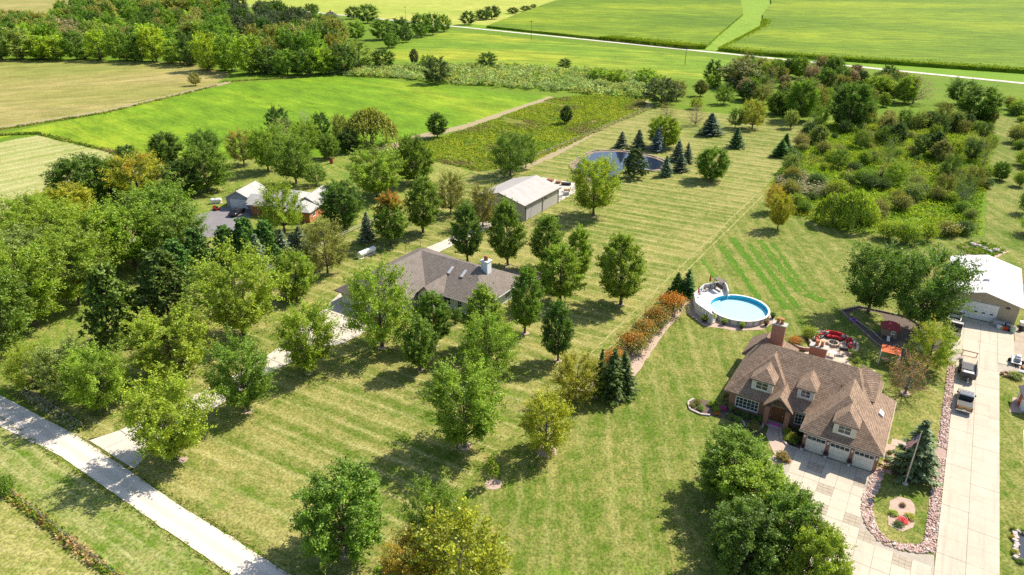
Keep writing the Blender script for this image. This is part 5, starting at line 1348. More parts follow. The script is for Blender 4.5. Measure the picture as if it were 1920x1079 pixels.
# ------------------------------------------------------------------ flagpole
FPL = Local('flagpole', (4.8, 72.4, .03), 0, 'tall white flagpole on the lawn island beside the blue spruce', 'flagpole')
FPL.part('pole', MB().tube([(0, 0, 0), (0, 0, 7.0)], [.09, .05], 10), flat('flagpole_paint', (.62, .52, .42), (.55, .46, .38), 2, .5)); FPL.part('finial', MB().lathe([(.02, 0), (.11, .08), (.11, .12), (.02, .2)], (0, 0, 7.0), 10), flat('gold_ball', (.6, .42, .12), None, 2, .3, metal=.7)); FPL.part('foot', MB().lathe([(.32, 0), (.32, .12), (.14, .2)], (0, 0, 0), 12), CONC)
FL = Local('flag', (4.75, 72.38, 6.85), R_(212), 'red and white striped flag with blue canton hanging from the flagpole', 'flag')
FR = flat('flag_red', (.55, .03, .05), None, 4, .8); FW = flat('flag_white', (.8, .78, .76), None, 4, .8); FB = flat('flag_blue', (.03, .05, .2), None, 4, .8)
def drape(u, v):      # cloth hanging in folds from the hoist: u along the fly, v down the hoist
    return (u * .62 + .04, .10 * math.sin(u * 7 + v * 2) * u, -v - u * .62 - .08 * u * u)
def cloth(u0, u1, v0, v1, off=0.0, n=8):
    m = MB()
    for i in range(n + 1):
        u = u0 + (u1 - u0) * i / n
        for v in (v0, v1):
            p = drape(u, v); m.v.append((p[0], p[1] + off, p[2]))
    for i in range(n): m.f.append((2 * i, 2 * i + 2, 2 * i + 3, 2 * i + 1))
    return m
for k in range(13): FL.part('stripe', cloth(0, 1.75, k * .085, (k + 1) * .085), FR if k % 2 == 0 else FW)
for off in (.012, -.012):
    FL.part('canton', cloth(0, .72, 0, .6, off), FB)
    mst = MB()
    for r in range(5):
        for c in range(6 - r % 2):
            p = drape(.08 + c * .11 + (r % 2) * .055, .07 + r * .115); mst.add([(p[0] - .022, p[1] + off * 1.5, p[2]), (p[0], p[1] + off * 1.5, p[2] - .025), (p[0] + .022, p[1] + off * 1.5, p[2]), (p[0], p[1] + off * 1.5, p[2] + .025)], [(0, 1, 2, 3)])
    FL.part('stars', mst, FW)

# ------------------------------------------------------------------ trees, one by one
T = tree
# open lawn of the grey-roofed house
T(652, 1037, 866, 165, 'maple', 'mid', 'dense green tree alone on the lawn beside the bottom of the gravel road', var=0)
T(872, 838, 672, 158, 'ash', 'bright', 'broad bright green tree with a long shadow in the middle of the striped lawn', var=0)
T(1022, 845, 727, 102, 'birch', 'yellow', 'rounded yellow-green tree in a pale mulch ring on the open lawn')
T(925, 909, 858, 27, 'sapling', 'lime', 'small young tree with a round head in a mulch ring')
T(1078, 748, 655, 98, 'loose', 'yellow', 'thin yellowish tree beside the group of dark spruces')
T(870, 1135, 930, 190, 'birch', 'yellow', 'large yellow-green tree cut off by the bottom edge')
T(775, 1120, 988, 135, 'loose', 'gold', 'yellowing tree with amber leaves at the bottom edge', turn=.25)
T(818, 1062, 892, 120, 'loose', 'mid', 'taller blue-green tree behind the yellow-green one at the bottom edge')
T(1046, 677, 562, 66, 'oval', 'deep', 'slim green tree on the lawn in front of the ranch house corner')
T(984, 625, 500, 68, 'oval', 'mid', 'slim oval tree at the right front corner of the grey-roofed ranch house')
T(915, 702, 582, 122, 'loose', 'bright', 'wide multi-stemmed tree hiding the front wall of the ranch house')
T(906, 655, 533, 84, 'oval', 'bright', 'tree rising against the front eave of the ranch house')
T(818, 648, 547, 66, 'oval', 'mid', 'round-headed tree beside the ranch house front porch')
T(788, 694, 592, 68, 'oval', 'mid', 'small oval tree on the lawn before the ranch house porch')
T(717, 650, 483, 148, 'loose', 'bright', 'tall airy tree between the concrete drive and the ranch house garage')
T(580, 700, 566, 122, 'ash', 'lime', 'open-branched tree leaning over the concrete drive')
T(466, 771, 626, 122, 'ash', 'mid', 'tree with a pale trunk on the lawn edge of the concrete drive')
T(334, 860, 692, 162, 'ash', 'lime', 'broad bright tree at the corner of the drive and the gravel road')
T(196, 772, 640, 118, 'ash', 'bright', 'leafy tree beside the gravel road, nearest the drive entrance on its left', var=1)
T(139, 744, 632, 112, 'ash', 'silver', 'tree by the gravel road, second to the left of the drive entrance')
T(68, 727, 640, 95, 'loose', 'lime', 'loose young tree by the gravel road near the left edge')
T(338, 705, 566, 165, 'ash', 'lime', 'wide bright tree over the boundary fence behind the corner tree')
T(458, 630, 460, 160, 'ash', 'lime', 'tall airy lime-green tree left of the concrete drive')
T(556, 560, 470, 80, 'maple', 'bright', 'compact bright green tree between the pines and the concrete drive')
T(615, 512, 408, 90, 'loose', 'olive', 'olive-green tree between the neighbour brick house and the gas tank')
# around the ranch house
T(877, 492, 378, 66, 'oval', 'deep', 'dark oval tree straight behind the ranch house ridge')
T(905, 425, 345, 70, 'loose', 'olive', 'reddish-tinged tree beyond the back drive, beside the steel barn', turn=.2)
T(952, 498, 372, 72, 'oval', 'mid', 'oval tree behind the white chimney of the ranch house')
T(1025, 502, 402, 68, 'oval', 'mid', 'left tree of the trio beyond the ranch house deck')
T(1082, 532, 426, 56, 'oval', 'bright', 'right tree of the trio beyond the ranch house deck')
T(1050, 567, 455, 88, 'oval', 'bright', 'front and largest tree of the trio beyond the ranch house deck')
T(1164, 571, 438, 90, 'oval', 'bright', 'tall forked tree alone on the striped lawn near the orange hedge')
T(1113, 405, 290, 104, 'ash', 'lime', 'bright tree with a long trunk between the steel barn and the pond')
# cottonwoods and meadow
T(957, 329, 246, 74, 'loose', 'deep', 'tall blue-green cottonwood behind the steel barn')
T(986, 316, 249, 46, 'loose', 'deep', 'narrower cottonwood on the pond side of its taller twin')
T(820, 259, 212, 40, 'oval', 'deep', 'small pyramid-shaped tree at the edge of the soybean field')
T(1062, 233, 198, 26, 'oval', 'dark', 'lone small tree in the middle of the wild meadow')
# pond
T(1165, 277, 247, 25, 'spruce', 'blue', 'leftmost small spruce on the far bank of the pond')
T(1197, 279, 244, 28, 'spruce', 'blue', 'second small spruce from the left on the far bank of the pond')
T(1231, 284, 240, 30, 'spruce', (.09, .14, .13), 'pale blue spruce in front of the bright green pond tree')
T(1271, 302, 264, 31, 'spruce', 'blue', 'spruce behind the pond, left of a close pair')
T(1288, 306, 268, 24, 'spruce', 'blue', 'spruce behind the pond, right of a close pair')
T(1275, 322, 289, 28, 'spruce', 'blue', 'spruce just in front of the close pair by the pond')
T(1248, 331, 293, 26, 'spruce', (.07, .12, .06), 'spruce standing alone on the near side of the pond end')
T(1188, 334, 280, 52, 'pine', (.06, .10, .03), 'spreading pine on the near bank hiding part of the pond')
T(1244, 277, 217, 68, 'maple', 'bright', 'bright green round tree behind the pond spruces')
T(1331, 338, 276, 66, 'maple', 'mid', 'round green tree on the lawn right of the pond')
T(1331, 254, 213, 42, 'spruce', (.06, .10, .07), 'blue-green spruce on the lawn far behind the pond')
T(1380, 277, 240, 30, 'spruce', (.05, .10, .03), 'small dark conifer alone on the far lawn')
T(1463, 294, 263, 34, 'spruce', (.05, .11, .02), 'front one of two green conifers beside the thicket')
T(1470, 284, 251, 30, 'spruce', (.04, .10, .02), 'back one of two green conifers beside the thicket')
# trees at the far end of the lawn
T(1240, 196, 145, 74, 'wood', (.07, .10, .035), 'large grey-green tree at the far end of the lot fence')
T(1268, 188, 150, 40, 'loose', 'olive', 'thin tree against the large grey-green one')
T(1250, 224, 192, 46, 'bare', 'khaki', 'pale olive small tree near the far fence corner')
T(1303, 235, 196, 42, 'bare', 'grey', 'greyish half-bare tree on the far lawn', turn=.2)
T(1305, 205, 182, 30, 'loose', 'lime', 'small lime-green tree behind the half-bare one')
T(1313, 181, 150, 28, 'oval', 'olive', 'small upright tree left of the big silvery willow')
T(1357, 196, 160, 40, 'loose', 'mid', 'slender tree in front of the silvery willow')
T(1378, 240, 202, 34, 'loose', 'deep', 'leaning dark tree left of the yellow-green one on the far lawn')
T(1410, 242, 186, 56, 'loose', 'yellow', 'yellow-green tree with brown centre on the far lawn')
T(1384, 165, 112, 98, 'wood', (.11, .14, .055), 'big rounded silvery willow below the far road')
T(1404, 190, 150, 42, 'wood', 'dark', 'dark green tree just in front of the silvery willow')
T(1335, 160, 112, 34, 'wood', 'dark', 'dark tree at the left shoulder of the silvery willow')
T(1402, 128, 103, 30, 'wood', 'dark', 'dark tree top showing against the far road')
T(1430, 195, 158, 40, 'loose', 'olive', 'olive tree right of the dark one at the far lawn edge')
T(1455, 215, 172, 44, 'maple', 'mid', 'green tree third left of the large tree at the thicket corner')
T(1497, 226, 148, 62, 'maple', 'mid', 'tall rounded tree where the far lawn meets the thicket')
T(1530, 214, 160, 40, 'loose', 'olive', 'brownish tree just right of the tall one at the lawn end')
T(1482, 241, 205, 30, 'shrub', 'silver', 'small silvery shrub at the end of the far lawn')
T(1590, 240, 155, 80, 'maple', 'deep', 'largest dark green tree in the back of the thicket', var=1)
T(1640, 186, 142, 58, 'maple', 'bright', 'bright round tree behind the largest thicket tree')
T(1661, 165, 122, 40, 'wood', 'dark', 'dark leaning tree touching the far road line')
T(1575, 180, 145, 34, 'loose', 'bright', 'lime-tinged tree in the back row of the thicket')
T(1712, 194, 140, 76, 'bare', 'grey', 'wide greyish tree in the grass below the far road')
T(1798, 196, 148, 60, 'ash', 'deep', 'dark spreading tree near the far road, behind its bright neighbour')
T(1830, 226, 162, 78, 'maple', 'mid', 'big dark tree at the head of the mown strip on the right')
T(1765, 235, 190, 40, 'loose', 'olive', 'upright tree at the right back of the thicket')
T(1874, 338, 303, 32, 'maple', 'mid', 'small round tree on the mown strip at the far right')
T(1458, 430, 362, 50, 'ash', 'yellow', 'small yellow-green tree on the lawn left of the thicket')
T(1449, 398, 343, 40, 'loose', 'gold', 'yellowish sapling at the left tip of the thicket')
T(1601, 427, 357, 84, 'willow', 'lime', 'weeping bright green tree with a dark leaning trunk at the thicket front')
T(1560, 420, 362, 62, 'willow', 'bright', 'smaller weeping tree left of the leaning one')
# by the workshop and the brick house
T(1627, 586, 455, 110, 'ash', 'deep', 'left one of two big trees beside the white-roofed workshop', var=0)
T(1718, 622, 458, 150, 'ash', 'deep', 'right one of two big trees, touching the white-roofed workshop', var=2)
T(1738, 692, 600, 92, 'loose', 'lime', 'small tree with orange tips between the play area and the parked pickup', turn=.28)
T(1697, 738, 655, 88, 'bare', 'brown', 'brown thin-leaved ornamental tree behind the brick house')
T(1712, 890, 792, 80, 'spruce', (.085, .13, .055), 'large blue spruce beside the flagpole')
T(1368, 928, 803, 138, 'maple', 'mid', 'rear tree of the dense clump left of the front drive')
T(1412, 990, 858, 150, 'maple', 'bright', 'second tree from the back in the clump left of the front drive')
T(1462, 1062, 915, 140, 'maple', 'mid', 'tree of the clump that leans over the curve of the front drive')
T(1385, 1085, 935, 140, 'maple', 'deep', 'shaded front tree of the clump at the bottom edge')
T(1515, 1130, 985, 120, 'maple', 'lime', 'yellowish end tree of the clump over the front drive', turn=.1)
# hedge line
T(1124, 736, 653, 30, 'spruce', (.05, .08, .018), 'slim dark spruce at the left of the hedge end group')
T(1145, 748, 656, 58, 'spruce', (.05, .085, .016), 'biggest dark spruce at the low end of the orange hedge')
T(1170, 740, 660, 46, 'spruce', (.05, .09, .018), 'dark spruce on the gravel side of the hedge end group')
T(1268, 553, 512, 34, 'spruce', 'dark', 'left one of two conifers at the pool end of the orange hedge')
T(1288, 554, 506, 34, 'spruce', (.04, .10, .02), 'right one of two conifers at the pool end of the orange hedge')
HB = 'orange-tipped shrub of the long hedge, '
for i, (px, py, w_, s) in enumerate(((1258, 588, 62, 'next to the pool-end conifers'), (1230, 612, 60, 'second from the pool-end conifers'), (1207, 634, 56, 'middle one of five'), (1184, 660, 64, 'fourth from the pool-end conifers'), (1152, 690, 58, 'behind the dark spruces'))):
    x, y = G(px, py); r = w_ * .52 * depth(px, py) / FPX
    plant_at(x, y, r * 1.3, r, 'bush', (.15, .18, .04), HB + s, turn=.62 if i in (0, 4) else .46, group='orange-tipped hedge shrubs')
# pines and spruces between the two houses
T(226, 642, 497, 118, 'pine', 'pine', 'dark pine with layered boughs beside the boundary fence')
T(322, 612, 468, 124, 'pine', (.065, .105, .02), 'broad dark pine right of the layered one')
for q, s_ in zip(((338, 538, 452, 74), (383, 516, 428, 70), (432, 505, 424, 64), (470, 497, 408, 66), (505, 492, 414, 56)), ('leftmost', 'second from the left', 'middle one', 'fourth from the left', 'rightmost')):
    T(*q, 'pine', (.075, .16, .03), 'soft green pine in the screen below the neighbour house, ' + s_, group='pines in the screen below the neighbour house')
for q, s_ in zip(((486, 508, 440, 42), (532, 486, 430, 36), (549, 480, 438, 34), (566, 478, 424, 40), (690, 452, 398, 34)), ('leftmost', 'second from the left', 'third from the left', 'fourth from the left', 'apart, beside the round maple')):
    T(*q, 'spruce', 'blue', 'blue-grey spruce mixed in the pine screen, ' + s_, group='spruces in the pine screen')
# grove on the left
for q in ((70, 612, 448, 158), (12, 668, 500, 140), (150, 572, 428, 150), (192, 520, 380, 140), (118, 490, 372, 150), (38, 540, 420, 150), (254, 500, 372, 150), (316, 468, 332, 148), (60, 455, 362, 120), (345, 500, 388, 110), (-50, 600, 440, 150), (-40, 500, 400, 140)):
    T(*q, 'ash', _rt.choice(('bright', 'silver', 'bright', 'mid')), 'feathery silvery-green tree in the dense grove on the left', group='feathery trees of the grove')
T(130, 420, 344, 108, 'maple', 'yellow', 'yellow-green tree at the field edge of the grove')
T(165, 388, 290, 118, 'maple', 'deep', 'dark round tree at the corner of the mown hay field')
T(213, 378, 296, 84, 'maple', 'mid', 'mid-green tree next to the orange-topped one in the grove')
T(265, 378, 284, 112, 'ash', 'yellow', 'tree with an orange-tinged top at the back of the grove', turn=.3)
T(345, 368, 302, 76, 'maple', 'dark', 'small dark tree left of the large one by the neighbour garage')
T(392, 360, 270, 92, 'maple', 'mid', 'large round tree behind the neighbour propane tank')
T(240, 300, 272, 40, 'wood', 'dark', 'dark tree at the corner of soybean and hay fields')
# trees behind the neighbour house
T(316, 306, 248, 62, 'maple', 'deep', 'round tree on the edge of the soybean field, left one')
T(300, 312, 275, 40, 'maple', 'mid', 'small tree snug against the round field-edge tree')
T(388, 300, 243, 66, 'ash', 'deep', 'flat-topped dark tree on the edge of the soybean field')
T(458, 310, 242, 62, 'loose', 'olive', 'tree with a reddish top behind the neighbour garage', turn=.35)
T(503, 322, 233, 82, 'ash', 'bright', 'bright tall tree behind the neighbour garage')
T(525, 262, 200, 50, 'wood', 'dark', 'dark dome-shaped tree against the soybean field')
T(536, 280, 218, 62, 'bare', 'khaki', 'pale dry tree in front of the dark dome-shaped one')
T(577, 262, 205, 32, 'bare', (.25, .25, .22), 'grey dead-looking tree against the soybean field')
T(606, 268, 210, 40, 'wood', 'dark', 'narrow dark tree right of the dead-looking one')
T(575, 290, 225, 60, 'ash', 'bright', 'light tree between the dead-looking tree and the willow')
T(640, 270, 213, 40, 'loose', 'olive', 'olive tree left of the golden willow')
T(697, 275, 202, 108, 'willow', (.17, .215, .025), 'golden-olive weeping willow at the soybean field corner')
T(655, 286, 246, 46, 'maple', 'dark', 'dark tree in the shade before the golden willow')
T(617, 298, 252, 46, 'maple', 'mid', 'green tree right of the tall one behind the neighbour house')
T(556, 345, 246, 92, 'ash', 'mid', 'tallest dark tree directly behind the neighbour house roof', var=1)
T(594, 348, 305, 50, 'loose', 'mid', 'small airy tree at the neighbour back yard')
T(425, 330, 310, 32, 'bare', 'olive', 'small airy shrub-like tree above the garage roof')
T(706, 370, 275, 122, 'ash', 'bright', 'big bright tree left of the back drive', var=2)
T(778, 345, 254, 80, 'maple', 'mid', 'tall tree behind the big bright one, towards the meadow')
T(646, 424, 338, 86, 'maple', 'deep', 'dense round maple at the neighbour brick wall')
T(733, 460, 362, 72, 'oval', 'mid', 'tree with a red-orange patch in its crown near the gas tank', turn=.42)
T(793, 437, 330, 72, 'oval', 'mid', 'dark slim tree left of the back drive', turn=.12)
T(845, 402, 320, 64, 'loose', 'olive', 'olive tree right of the slim ones on the back drive')
T(535, 436, 336, 86, 'loose', 'lime', 'bright loose tree in front of the neighbour house')
T(500, 402, 372, 46, 'bush', 'brown', 'brownish bush at the neighbour driveway')
T(15, 928, 888, 44, 'bush', 'mid', 'round green bush in the fence row at the left edge')
# lone trees in the distant fields
T(367, 161, 136, 25, 'loose', 'olive', 'lone small tree on the line between hay and soybean fields')
T(720, 128, 92, 52, 'wood', 'dark', 'dark spreading tree in the scrub, nearest the wood')
T(777, 122, 92, 19, 'oval', (.08, .10, .03), 'thin upright tree in the yellow field corner')
T(818, 157, 106, 56, 'wood', (.045, .08, .02), 'large dark tree in the pale scrub band')
T(801, 128, 103, 26, 'wood', 'mid', 'small tree behind the large one in the scrub band')
T(914, 127, 98, 38, 'wood', 'dark', 'dark round tree at the back of the scrub band')
T(1058, 131, 110, 28, 'wood', 'dark', 'small dark tree in the middle of the scrub band')
for i, q in enumerate(((1120, 152, 128, 40), (1155, 157, 130, 46), (1210, 157, 128, 44), (1230, 172, 140, 40))):
    T(*q, 'wood', 'bright', 'low bright tree at the right end of the scrub band', group='low bright trees of the scrub band')
for i, q in enumerate(((690, 44, 8, 44), (663, 36, 12, 34), (717, 75, 36, 54), (752, 72, 33, 40), (790, 70, 25, 40), (812, 66, 25, 36), (833, 60, 27, 34), (762, 80, 50, 28), (668, 76, 40, 40), (735, 90, 62, 36))):
    T(*q, 'wood', _rt.choice(('dark', 'deep', 'mid')), 'tree in the row running down from the far road', group='trees running down from the far road')
for i, q in enumerate(((878, 47, 21, 36), (905, 38, 18, 34), (922, 36, 11, 36), (962, 26, 14, 26), (985, 22, 11, 22), (1000, 16, 8, 14), (583, 34, 7, 26), (590, 28, 8, 20))):
    T(*q, 'wood', 'dark', 'dark tree beyond the far road beside the corn', group='dark trees beyond the far road')
# the wood along the hay field
r_ = random.Random(12)
wood_front = [(5, 112), (40, 112), (78, 112), (112, 113), (150, 113), (190, 114), (225, 115), (262, 116), (300, 117), (335, 120), (362, 124), (395, 133), (430, 134), (462, 140), (500, 138), (535, 141), (572, 142), (608, 140), (640, 138), (672, 130), (-40, 113), (-80, 115)]
for i, (px, py) in enumerate(wood_front):
    T(px + r_.uniform(-6, 6), py, py - r_.uniform(44, 74), r_.uniform(46, 74), 'wood', r_.choice(('bright', 'mid', 'deep', 'dark', 'lime', 'silver', 'mid')), 'tree in the front row of the wood above the hay field', group='front row of the wood', name='woodland_tree')
    T(px + r_.uniform(-14, 14), py - 2, py - r_.uniform(14, 24), r_.uniform(26, 44), 'bush', r_.choice(('bright', 'mid', 'silver', 'dark')), 'bush at the foot of the wood', group='bushes at the foot of the wood')
for i in range(245):
    px = r_.uniform(-60, 640) if i < 175 else r_.uniform(100, 530)
    hi_ = 14 if px < 500 else 14 + (px - 500) * .45
    if px < 110: hi_ = 52
    py = r_.uniform(hi_, 122 if px > 380 else 104) if i < 175 else r_.uniform(hi_, 52)
    if 580 < px and py < 60: continue
    d_ = depth(px, py)
    col_ = r_.choice(('mid', 'deep', 'dark', 'olive', 'olive', 'khaki', 'deep', 'silver', 'mid', 'bright'))
    if 430 < px < 600 and py < 85: col_ = r_.choice(('dark', (.045, .075, .035), (.06, .085, .045)))
    T(px, py, py - r_.uniform(15, 22) * FPX / d_ * .92, r_.uniform(12, 19) * FPX / d_, 'wood', col_, 'tree within the dense wood at the upper left', group='trees within the wood', name='woodland_tree')
T(135, 96, 30, 66, 'bare', 'pink', 'bare pinkish-grey tree in the wood')
T(585, 84, 50, 30, 'bare', 'rust', 'rust-coloured tree in the wood')
T(655, 110, 80, 26, 'bare', (.2, .08, .05), 'dark red-brown tree at the right end of the wood')
# belt of trees between the far lawn and the far road
r_ = random.Random(44)
belt = gp((1335, 168), (1345, 140), (1420, 128), (1560, 138), (1700, 160), (1720, 200), (1640, 232), (1540, 226), (1480, 222), (1420, 196))
for i, (x, y) in enumerate(scatter_in(belt, 84, r_)):
    kind = r_.choice(('maple', 'loose', 'maple', 'wood', 'ash', 'bare', 'oval'))
    r0 = r_.uniform(2.6, 4.6)
    plant_at(x, y, r0 * r_.uniform(1.7, 2.4), r0, kind, r_.choice(('mid', 'deep', 'olive', 'bright', 'olive', 'khaki', 'deep', 'dark', 'grey')), 'tree of the mixed belt below the far road', group='mixed belt below the far road', name='belt_tree')
# thicket on the right
thick = gp((1530, 232), (1455, 330), (1462, 395), (1545, 425), (1660, 430), (1700, 452), (1835, 440), (1850, 330), (1862, 240), (1870, 215), (1700, 235))
r_ = random.Random(21)
for i, (x, y) in enumerate(scatter_in(thick, 150, r_)):
    far = (y - 155) / 130
    kind = r_.choice(('bush', 'bush', 'shrub', 'bush', 'loose' if far > .3 else 'bush', 'bare', 'oval' if far > .5 else 'bush', 'loose'))
    r0 = r_.uniform(1.3, 2.9) if kind in ('bush', 'shrub') else r_.uniform(2, 3.2)
    plant_at(x, y, r0 * r_.uniform(1.1, 1.7) if kind in ('bush', 'shrub') else r0 * r_.uniform(1.7, 2.4), r0, kind, r_.choice(('mid', 'bright', 'deep', 'dark', 'olive', 'silver', 'olive', 'lime', 'dark', 'khaki')), 'scrubby shrub or young tree in the overgrown thicket on the right', group='growth of the overgrown thicket', name='thicket_shrub' if kind in ('bush', 'shrub') else 'thicket_tree')
for q in ((1665, 448, 412, 50), (1700, 456, 412, 56), (1738, 452, 416, 40)):
    T(*q, 'bush', 'lime', 'bright low shrub at the very front of the thicket', group='bright shrubs at the thicket front')
for i, q in enumerate(((1905, 268, 232, 40), (1918, 310, 280, 34), (1912, 350, 320, 30), (1925, 400, 350, 40), (1910, 215, 185, 44), (1890, 205, 180, 26), (1935, 440, 395, 60))):
    T(*q, 'bush', _rt.choice(('mid', 'olive', 'bright')), 'shrub of the hedgerow along the right edge', group='hedgerow along the right edge')
edge_ = gp((1890, 205), (1925, 205), (2010, 440), (1930, 440), (1905, 330))
for i, (x, y) in enumerate(scatter_in(edge_, 34, r_)):
    r0 = r_.uniform(1.2, 2.6)
    plant_at(x, y, r0 * r_.uniform(1.0, 1.6), r0, r_.choice(('bush', 'bush', 'loose')), r_.choice(('mid', 'olive', 'bright', 'deep')), 'shrub of the hedgerow along the right edge', group='hedgerow along the right edge', name='hedgerow_shrub')
# undergrowth and meadow: nobody could count it
r_ = random.Random(31)
YG = [(.10, .17, .015), (.17, .24, .015), (.22, .27, .02), (.13, .15, .03), (.24, .25, .02)]
clumps('undergrowth', scatter_in(thick, 9500, r_), 1.05, .75, YG, 8, .4, 5, label='tangled yellow-green undergrowth filling the thicket on the right', cat='undergrowth')
mead = gp((1212, 206), (1120, 248), (1034, 288), (990, 308), (900, 322), (800, 300), (742, 285), (875, 243), (1035, 185), (1120, 178), (1210, 186))
sheet('meadow_ground', mead, crop('meadow_soil', (.12, .15, .02), (.17, .19, .025), (.20, .17, .05), 0, 1, 3, .05), 0.045, .5, 2)
trail = gp((1024, 238), (1060, 238), (1110, 231), (1130, 233))
mp = [p for p in scatter_in(mead, 11000, r_) if noise2(np.array([p]), .06, 5)[0] < .93]
clumps('meadow_plants', mp, .55, .6, [(.17, .15, .055), (.16, .18, .03), (.16, .215, .022), (.2, .25, .022), (.25, .27, .025), (.14, .21, .022)], 7, .42, 8, label='wild meadow of tall goldenrod and weeds behind the steel barn', cat='meadow')
scrub = gp((640, 142), (660, 128), (900, 124), (1060, 132), (1220, 140), (1250, 170), (1210, 186), (1100, 176), (1030, 172), (860, 160), (760, 150))
clumps('willow_scrub', scatter_in(scrub, 1500, r_), 3.0, 2.3, [(.19, .25, .07), (.23, .28, .09), (.25, .27, .06), (.17, .24, .05), (.25, .29, .1)], 26, 1.0, 9, label='pale green band of willow scrub between the soybean fields', cat='scrub')
reed = gp((1455, 340), (1500, 330), (1550, 350), (1540, 372), (1500, 372), (1462, 364))
clumps('reed_bed', scatter_in(reed, 600, r_), 2.4, .8, [(.26, .21, .14), (.2, .2, .1), (.22, .24, .1), (.3, .22, .15)], 10, .6, 12, label='pale pinkish reed bed at the left of the thicket', cat='reeds')
bank = gp((405, 160), (470, 146), (560, 143), (560, 150), (430, 158))
clumps('field_edge_weeds', [(x + r_.gauss(0, .5), y + r_.gauss(0, .5)) for x, y in [(lambda a, b, t: (a[0] + (b[0] - a[0]) * t, a[1] + (b[1] - a[1]) * t))(*pq, r_.random()) for pq in [(G(0, 254), G(70, 251)), (G(70, 251), G(214, 286)), (G(214, 286), G(235, 292)), (G(0, 244), G(200, 212)), (G(200, 212), G(406, 162)), (G(420, 154), G(560, 146))] for _ in range(260)]], .7, .6, [(.10, .15, .02), (.2, .22, .03), (.16, .13, .05)], 8, .45, 14, label='weedy strips along the edges of the crop fields', cat='weeds')
fr = [(-300 + 300 * r_.random() ** .5 if False else r_.uniform(-140, -20), 18.4 + r_.gauss(0, .22)) for _ in range(2600)]
clumps('fence_row_weeds', fr, .6, .35, [(.30, .19, .06), (.26, .15, .05), (.2, .2, .04), (.12, .17, .02), (.32, .22, .1)], 8, .26, 15, label='rusty strip of weeds along the wire fence below the gravel road', cat='weeds')
fr = [(r_.uniform(-96, -81), 28.75 + r_.gauss(0, .28)) for _ in range(420)]
clumps('old_fence_row_weeds', fr, .6, .32, [(.30, .28, .18), (.24, .24, .12), (.16, .2, .05)], 7, .26, 16, label='grey overgrown fence row beside the gravel road and drive', cat='weeds')
rd = [(r_.uniform(-150, 0), r_.choice((24.2, 27.7)) + r_.gauss(0, .22)) for _ in range(2200)]
clumps('road_edge_grass', rd, .16, .22, [(.14, .17, .03), (.24, .22, .07), (.11, .16, .02)], 6, .16, 17, label='ragged grass tufts along both edges of the gravel road', cat='grass')
fx = [(-100.2 + r_.gauss(0, .35), r_.uniform(150, 258)) for _ in range(1200)]
clumps('fence_line_grass', fx, .7, .4, [(.34, .30, .14), (.22, .24, .06), (.28, .24, .1)], 7, .35, 18, label='dry grass along the wire fence beside the meadow', cat='grass')
ex = [(r_.uniform(20, 26), r_.uniform(165, 330)) for _ in range(1500)]
clumps('edge_meadow', ex, .9, .8, YG, 8, .5, 19, label='rough growth along the right edge beyond the mown strip', cat='undergrowth')

# ------------------------------------------------------------------ stones, beds, fences and small things
def pebbles(name, pts, size, cols, seed, label, cat, parent=None):
    """loose stones too many to count: six-cornered lumps"""
    g = np.random.default_rng(seed); pts = np.asarray(pts); n = len(pts)
    base = np.array([[1, 0, 0], [-1, 0, 0], [0, 1, 0], [0, -1, 0], [0, 0, 1], [0, 0, -1]], float)
    s_ = size * g.uniform(.6, 1.35, (n, 1, 1)) * g.uniform(.7, 1.2, (n, 1, 3)) * np.array([1, 1, .75])
    a = g.uniform(0, 6.28, n); ca, sa = np.cos(a), np.sin(a)
    V = base[None] * s_ + g.normal(size=(n, 6, 3)) * size * .15
    V = np.stack([V[..., 0] * ca[:, None] - V[..., 1] * sa[:, None], V[..., 0] * sa[:, None] + V[..., 1] * ca[:, None], V[..., 2]], -1)
    V[..., 0] += pts[:, :1]; V[..., 1] += pts[:, 1:2]; V[..., 2] += size * .45 + .03
    tri = np.array([[0, 2, 4], [2, 1, 4], [1, 3, 4], [3, 0, 4], [2, 0, 5], [1, 2, 5], [3, 1, 5], [0, 3, 5]])
    F = (tri[None] + (np.arange(n) * 6)[:, None, None]).reshape(-1, 3)
    c = np.asarray(cols)[g.integers(0, len(cols), n)] * g.uniform(.8, 1.2, (n, 1))
    o = link(name, np_mesh(name, V.reshape(-1, 3), F, np.repeat(c, 6, 0), ROCKM), parent)
    return tag(o, label, cat, None, 'stuff')
ROCKM, t_, b_, N_, L_ = _new('loose_stone')
at = N_.new('ShaderNodeAttribute'); at.attribute_name = 'lv'; L_.new(at.outputs['Color'], b_.inputs['Base Color']); b_.inputs['Roughness'].default_value = .9
r_ = random.Random(77)
def along(path, wid, n):
    seg = [(a, b, math.hypot(b[0] - a[0], b[1] - a[1])) for a, b in zip(path, path[1:])]; tot = sum(s[2] for s in seg); out = []
    for _ in range(n):
        q = r_.uniform(0, tot)
        for a, b, L in seg:
            if q <= L: break
            q -= L
        t = q / L; nx, ny = -(b[1] - a[1]) / L, (b[0] - a[0]) / L; o = r_.uniform(-wid / 2, wid / 2)
        out.append((a[0] + (b[0] - a[0]) * t + nx * o, a[1] + (b[1] - a[1]) * t + ny * o))
    return out
PINKS = [(.55, .36, .29), (.48, .31, .25), (.62, .47, .40), (.42, .28, .23), (.66, .56, .49)]
STB = flat('pink_stone_bed', (.44, .30, .24), (.34, .23, .19), 3, .95)
sheet('stone_strip', [(7.25, 64.6), (8.3, 62.8), (8.3, 104), (7.4, 104.2), (7.35, 81.3), (7.3, 80)], STB, .06, .04)
isl = [G(*p) for p in ((1647, 880), (1638, 912), (1627, 935), (1624, 960), (1634, 990), (1655, 1015), (1695, 1029), (1735, 1031), (1747, 1018))]
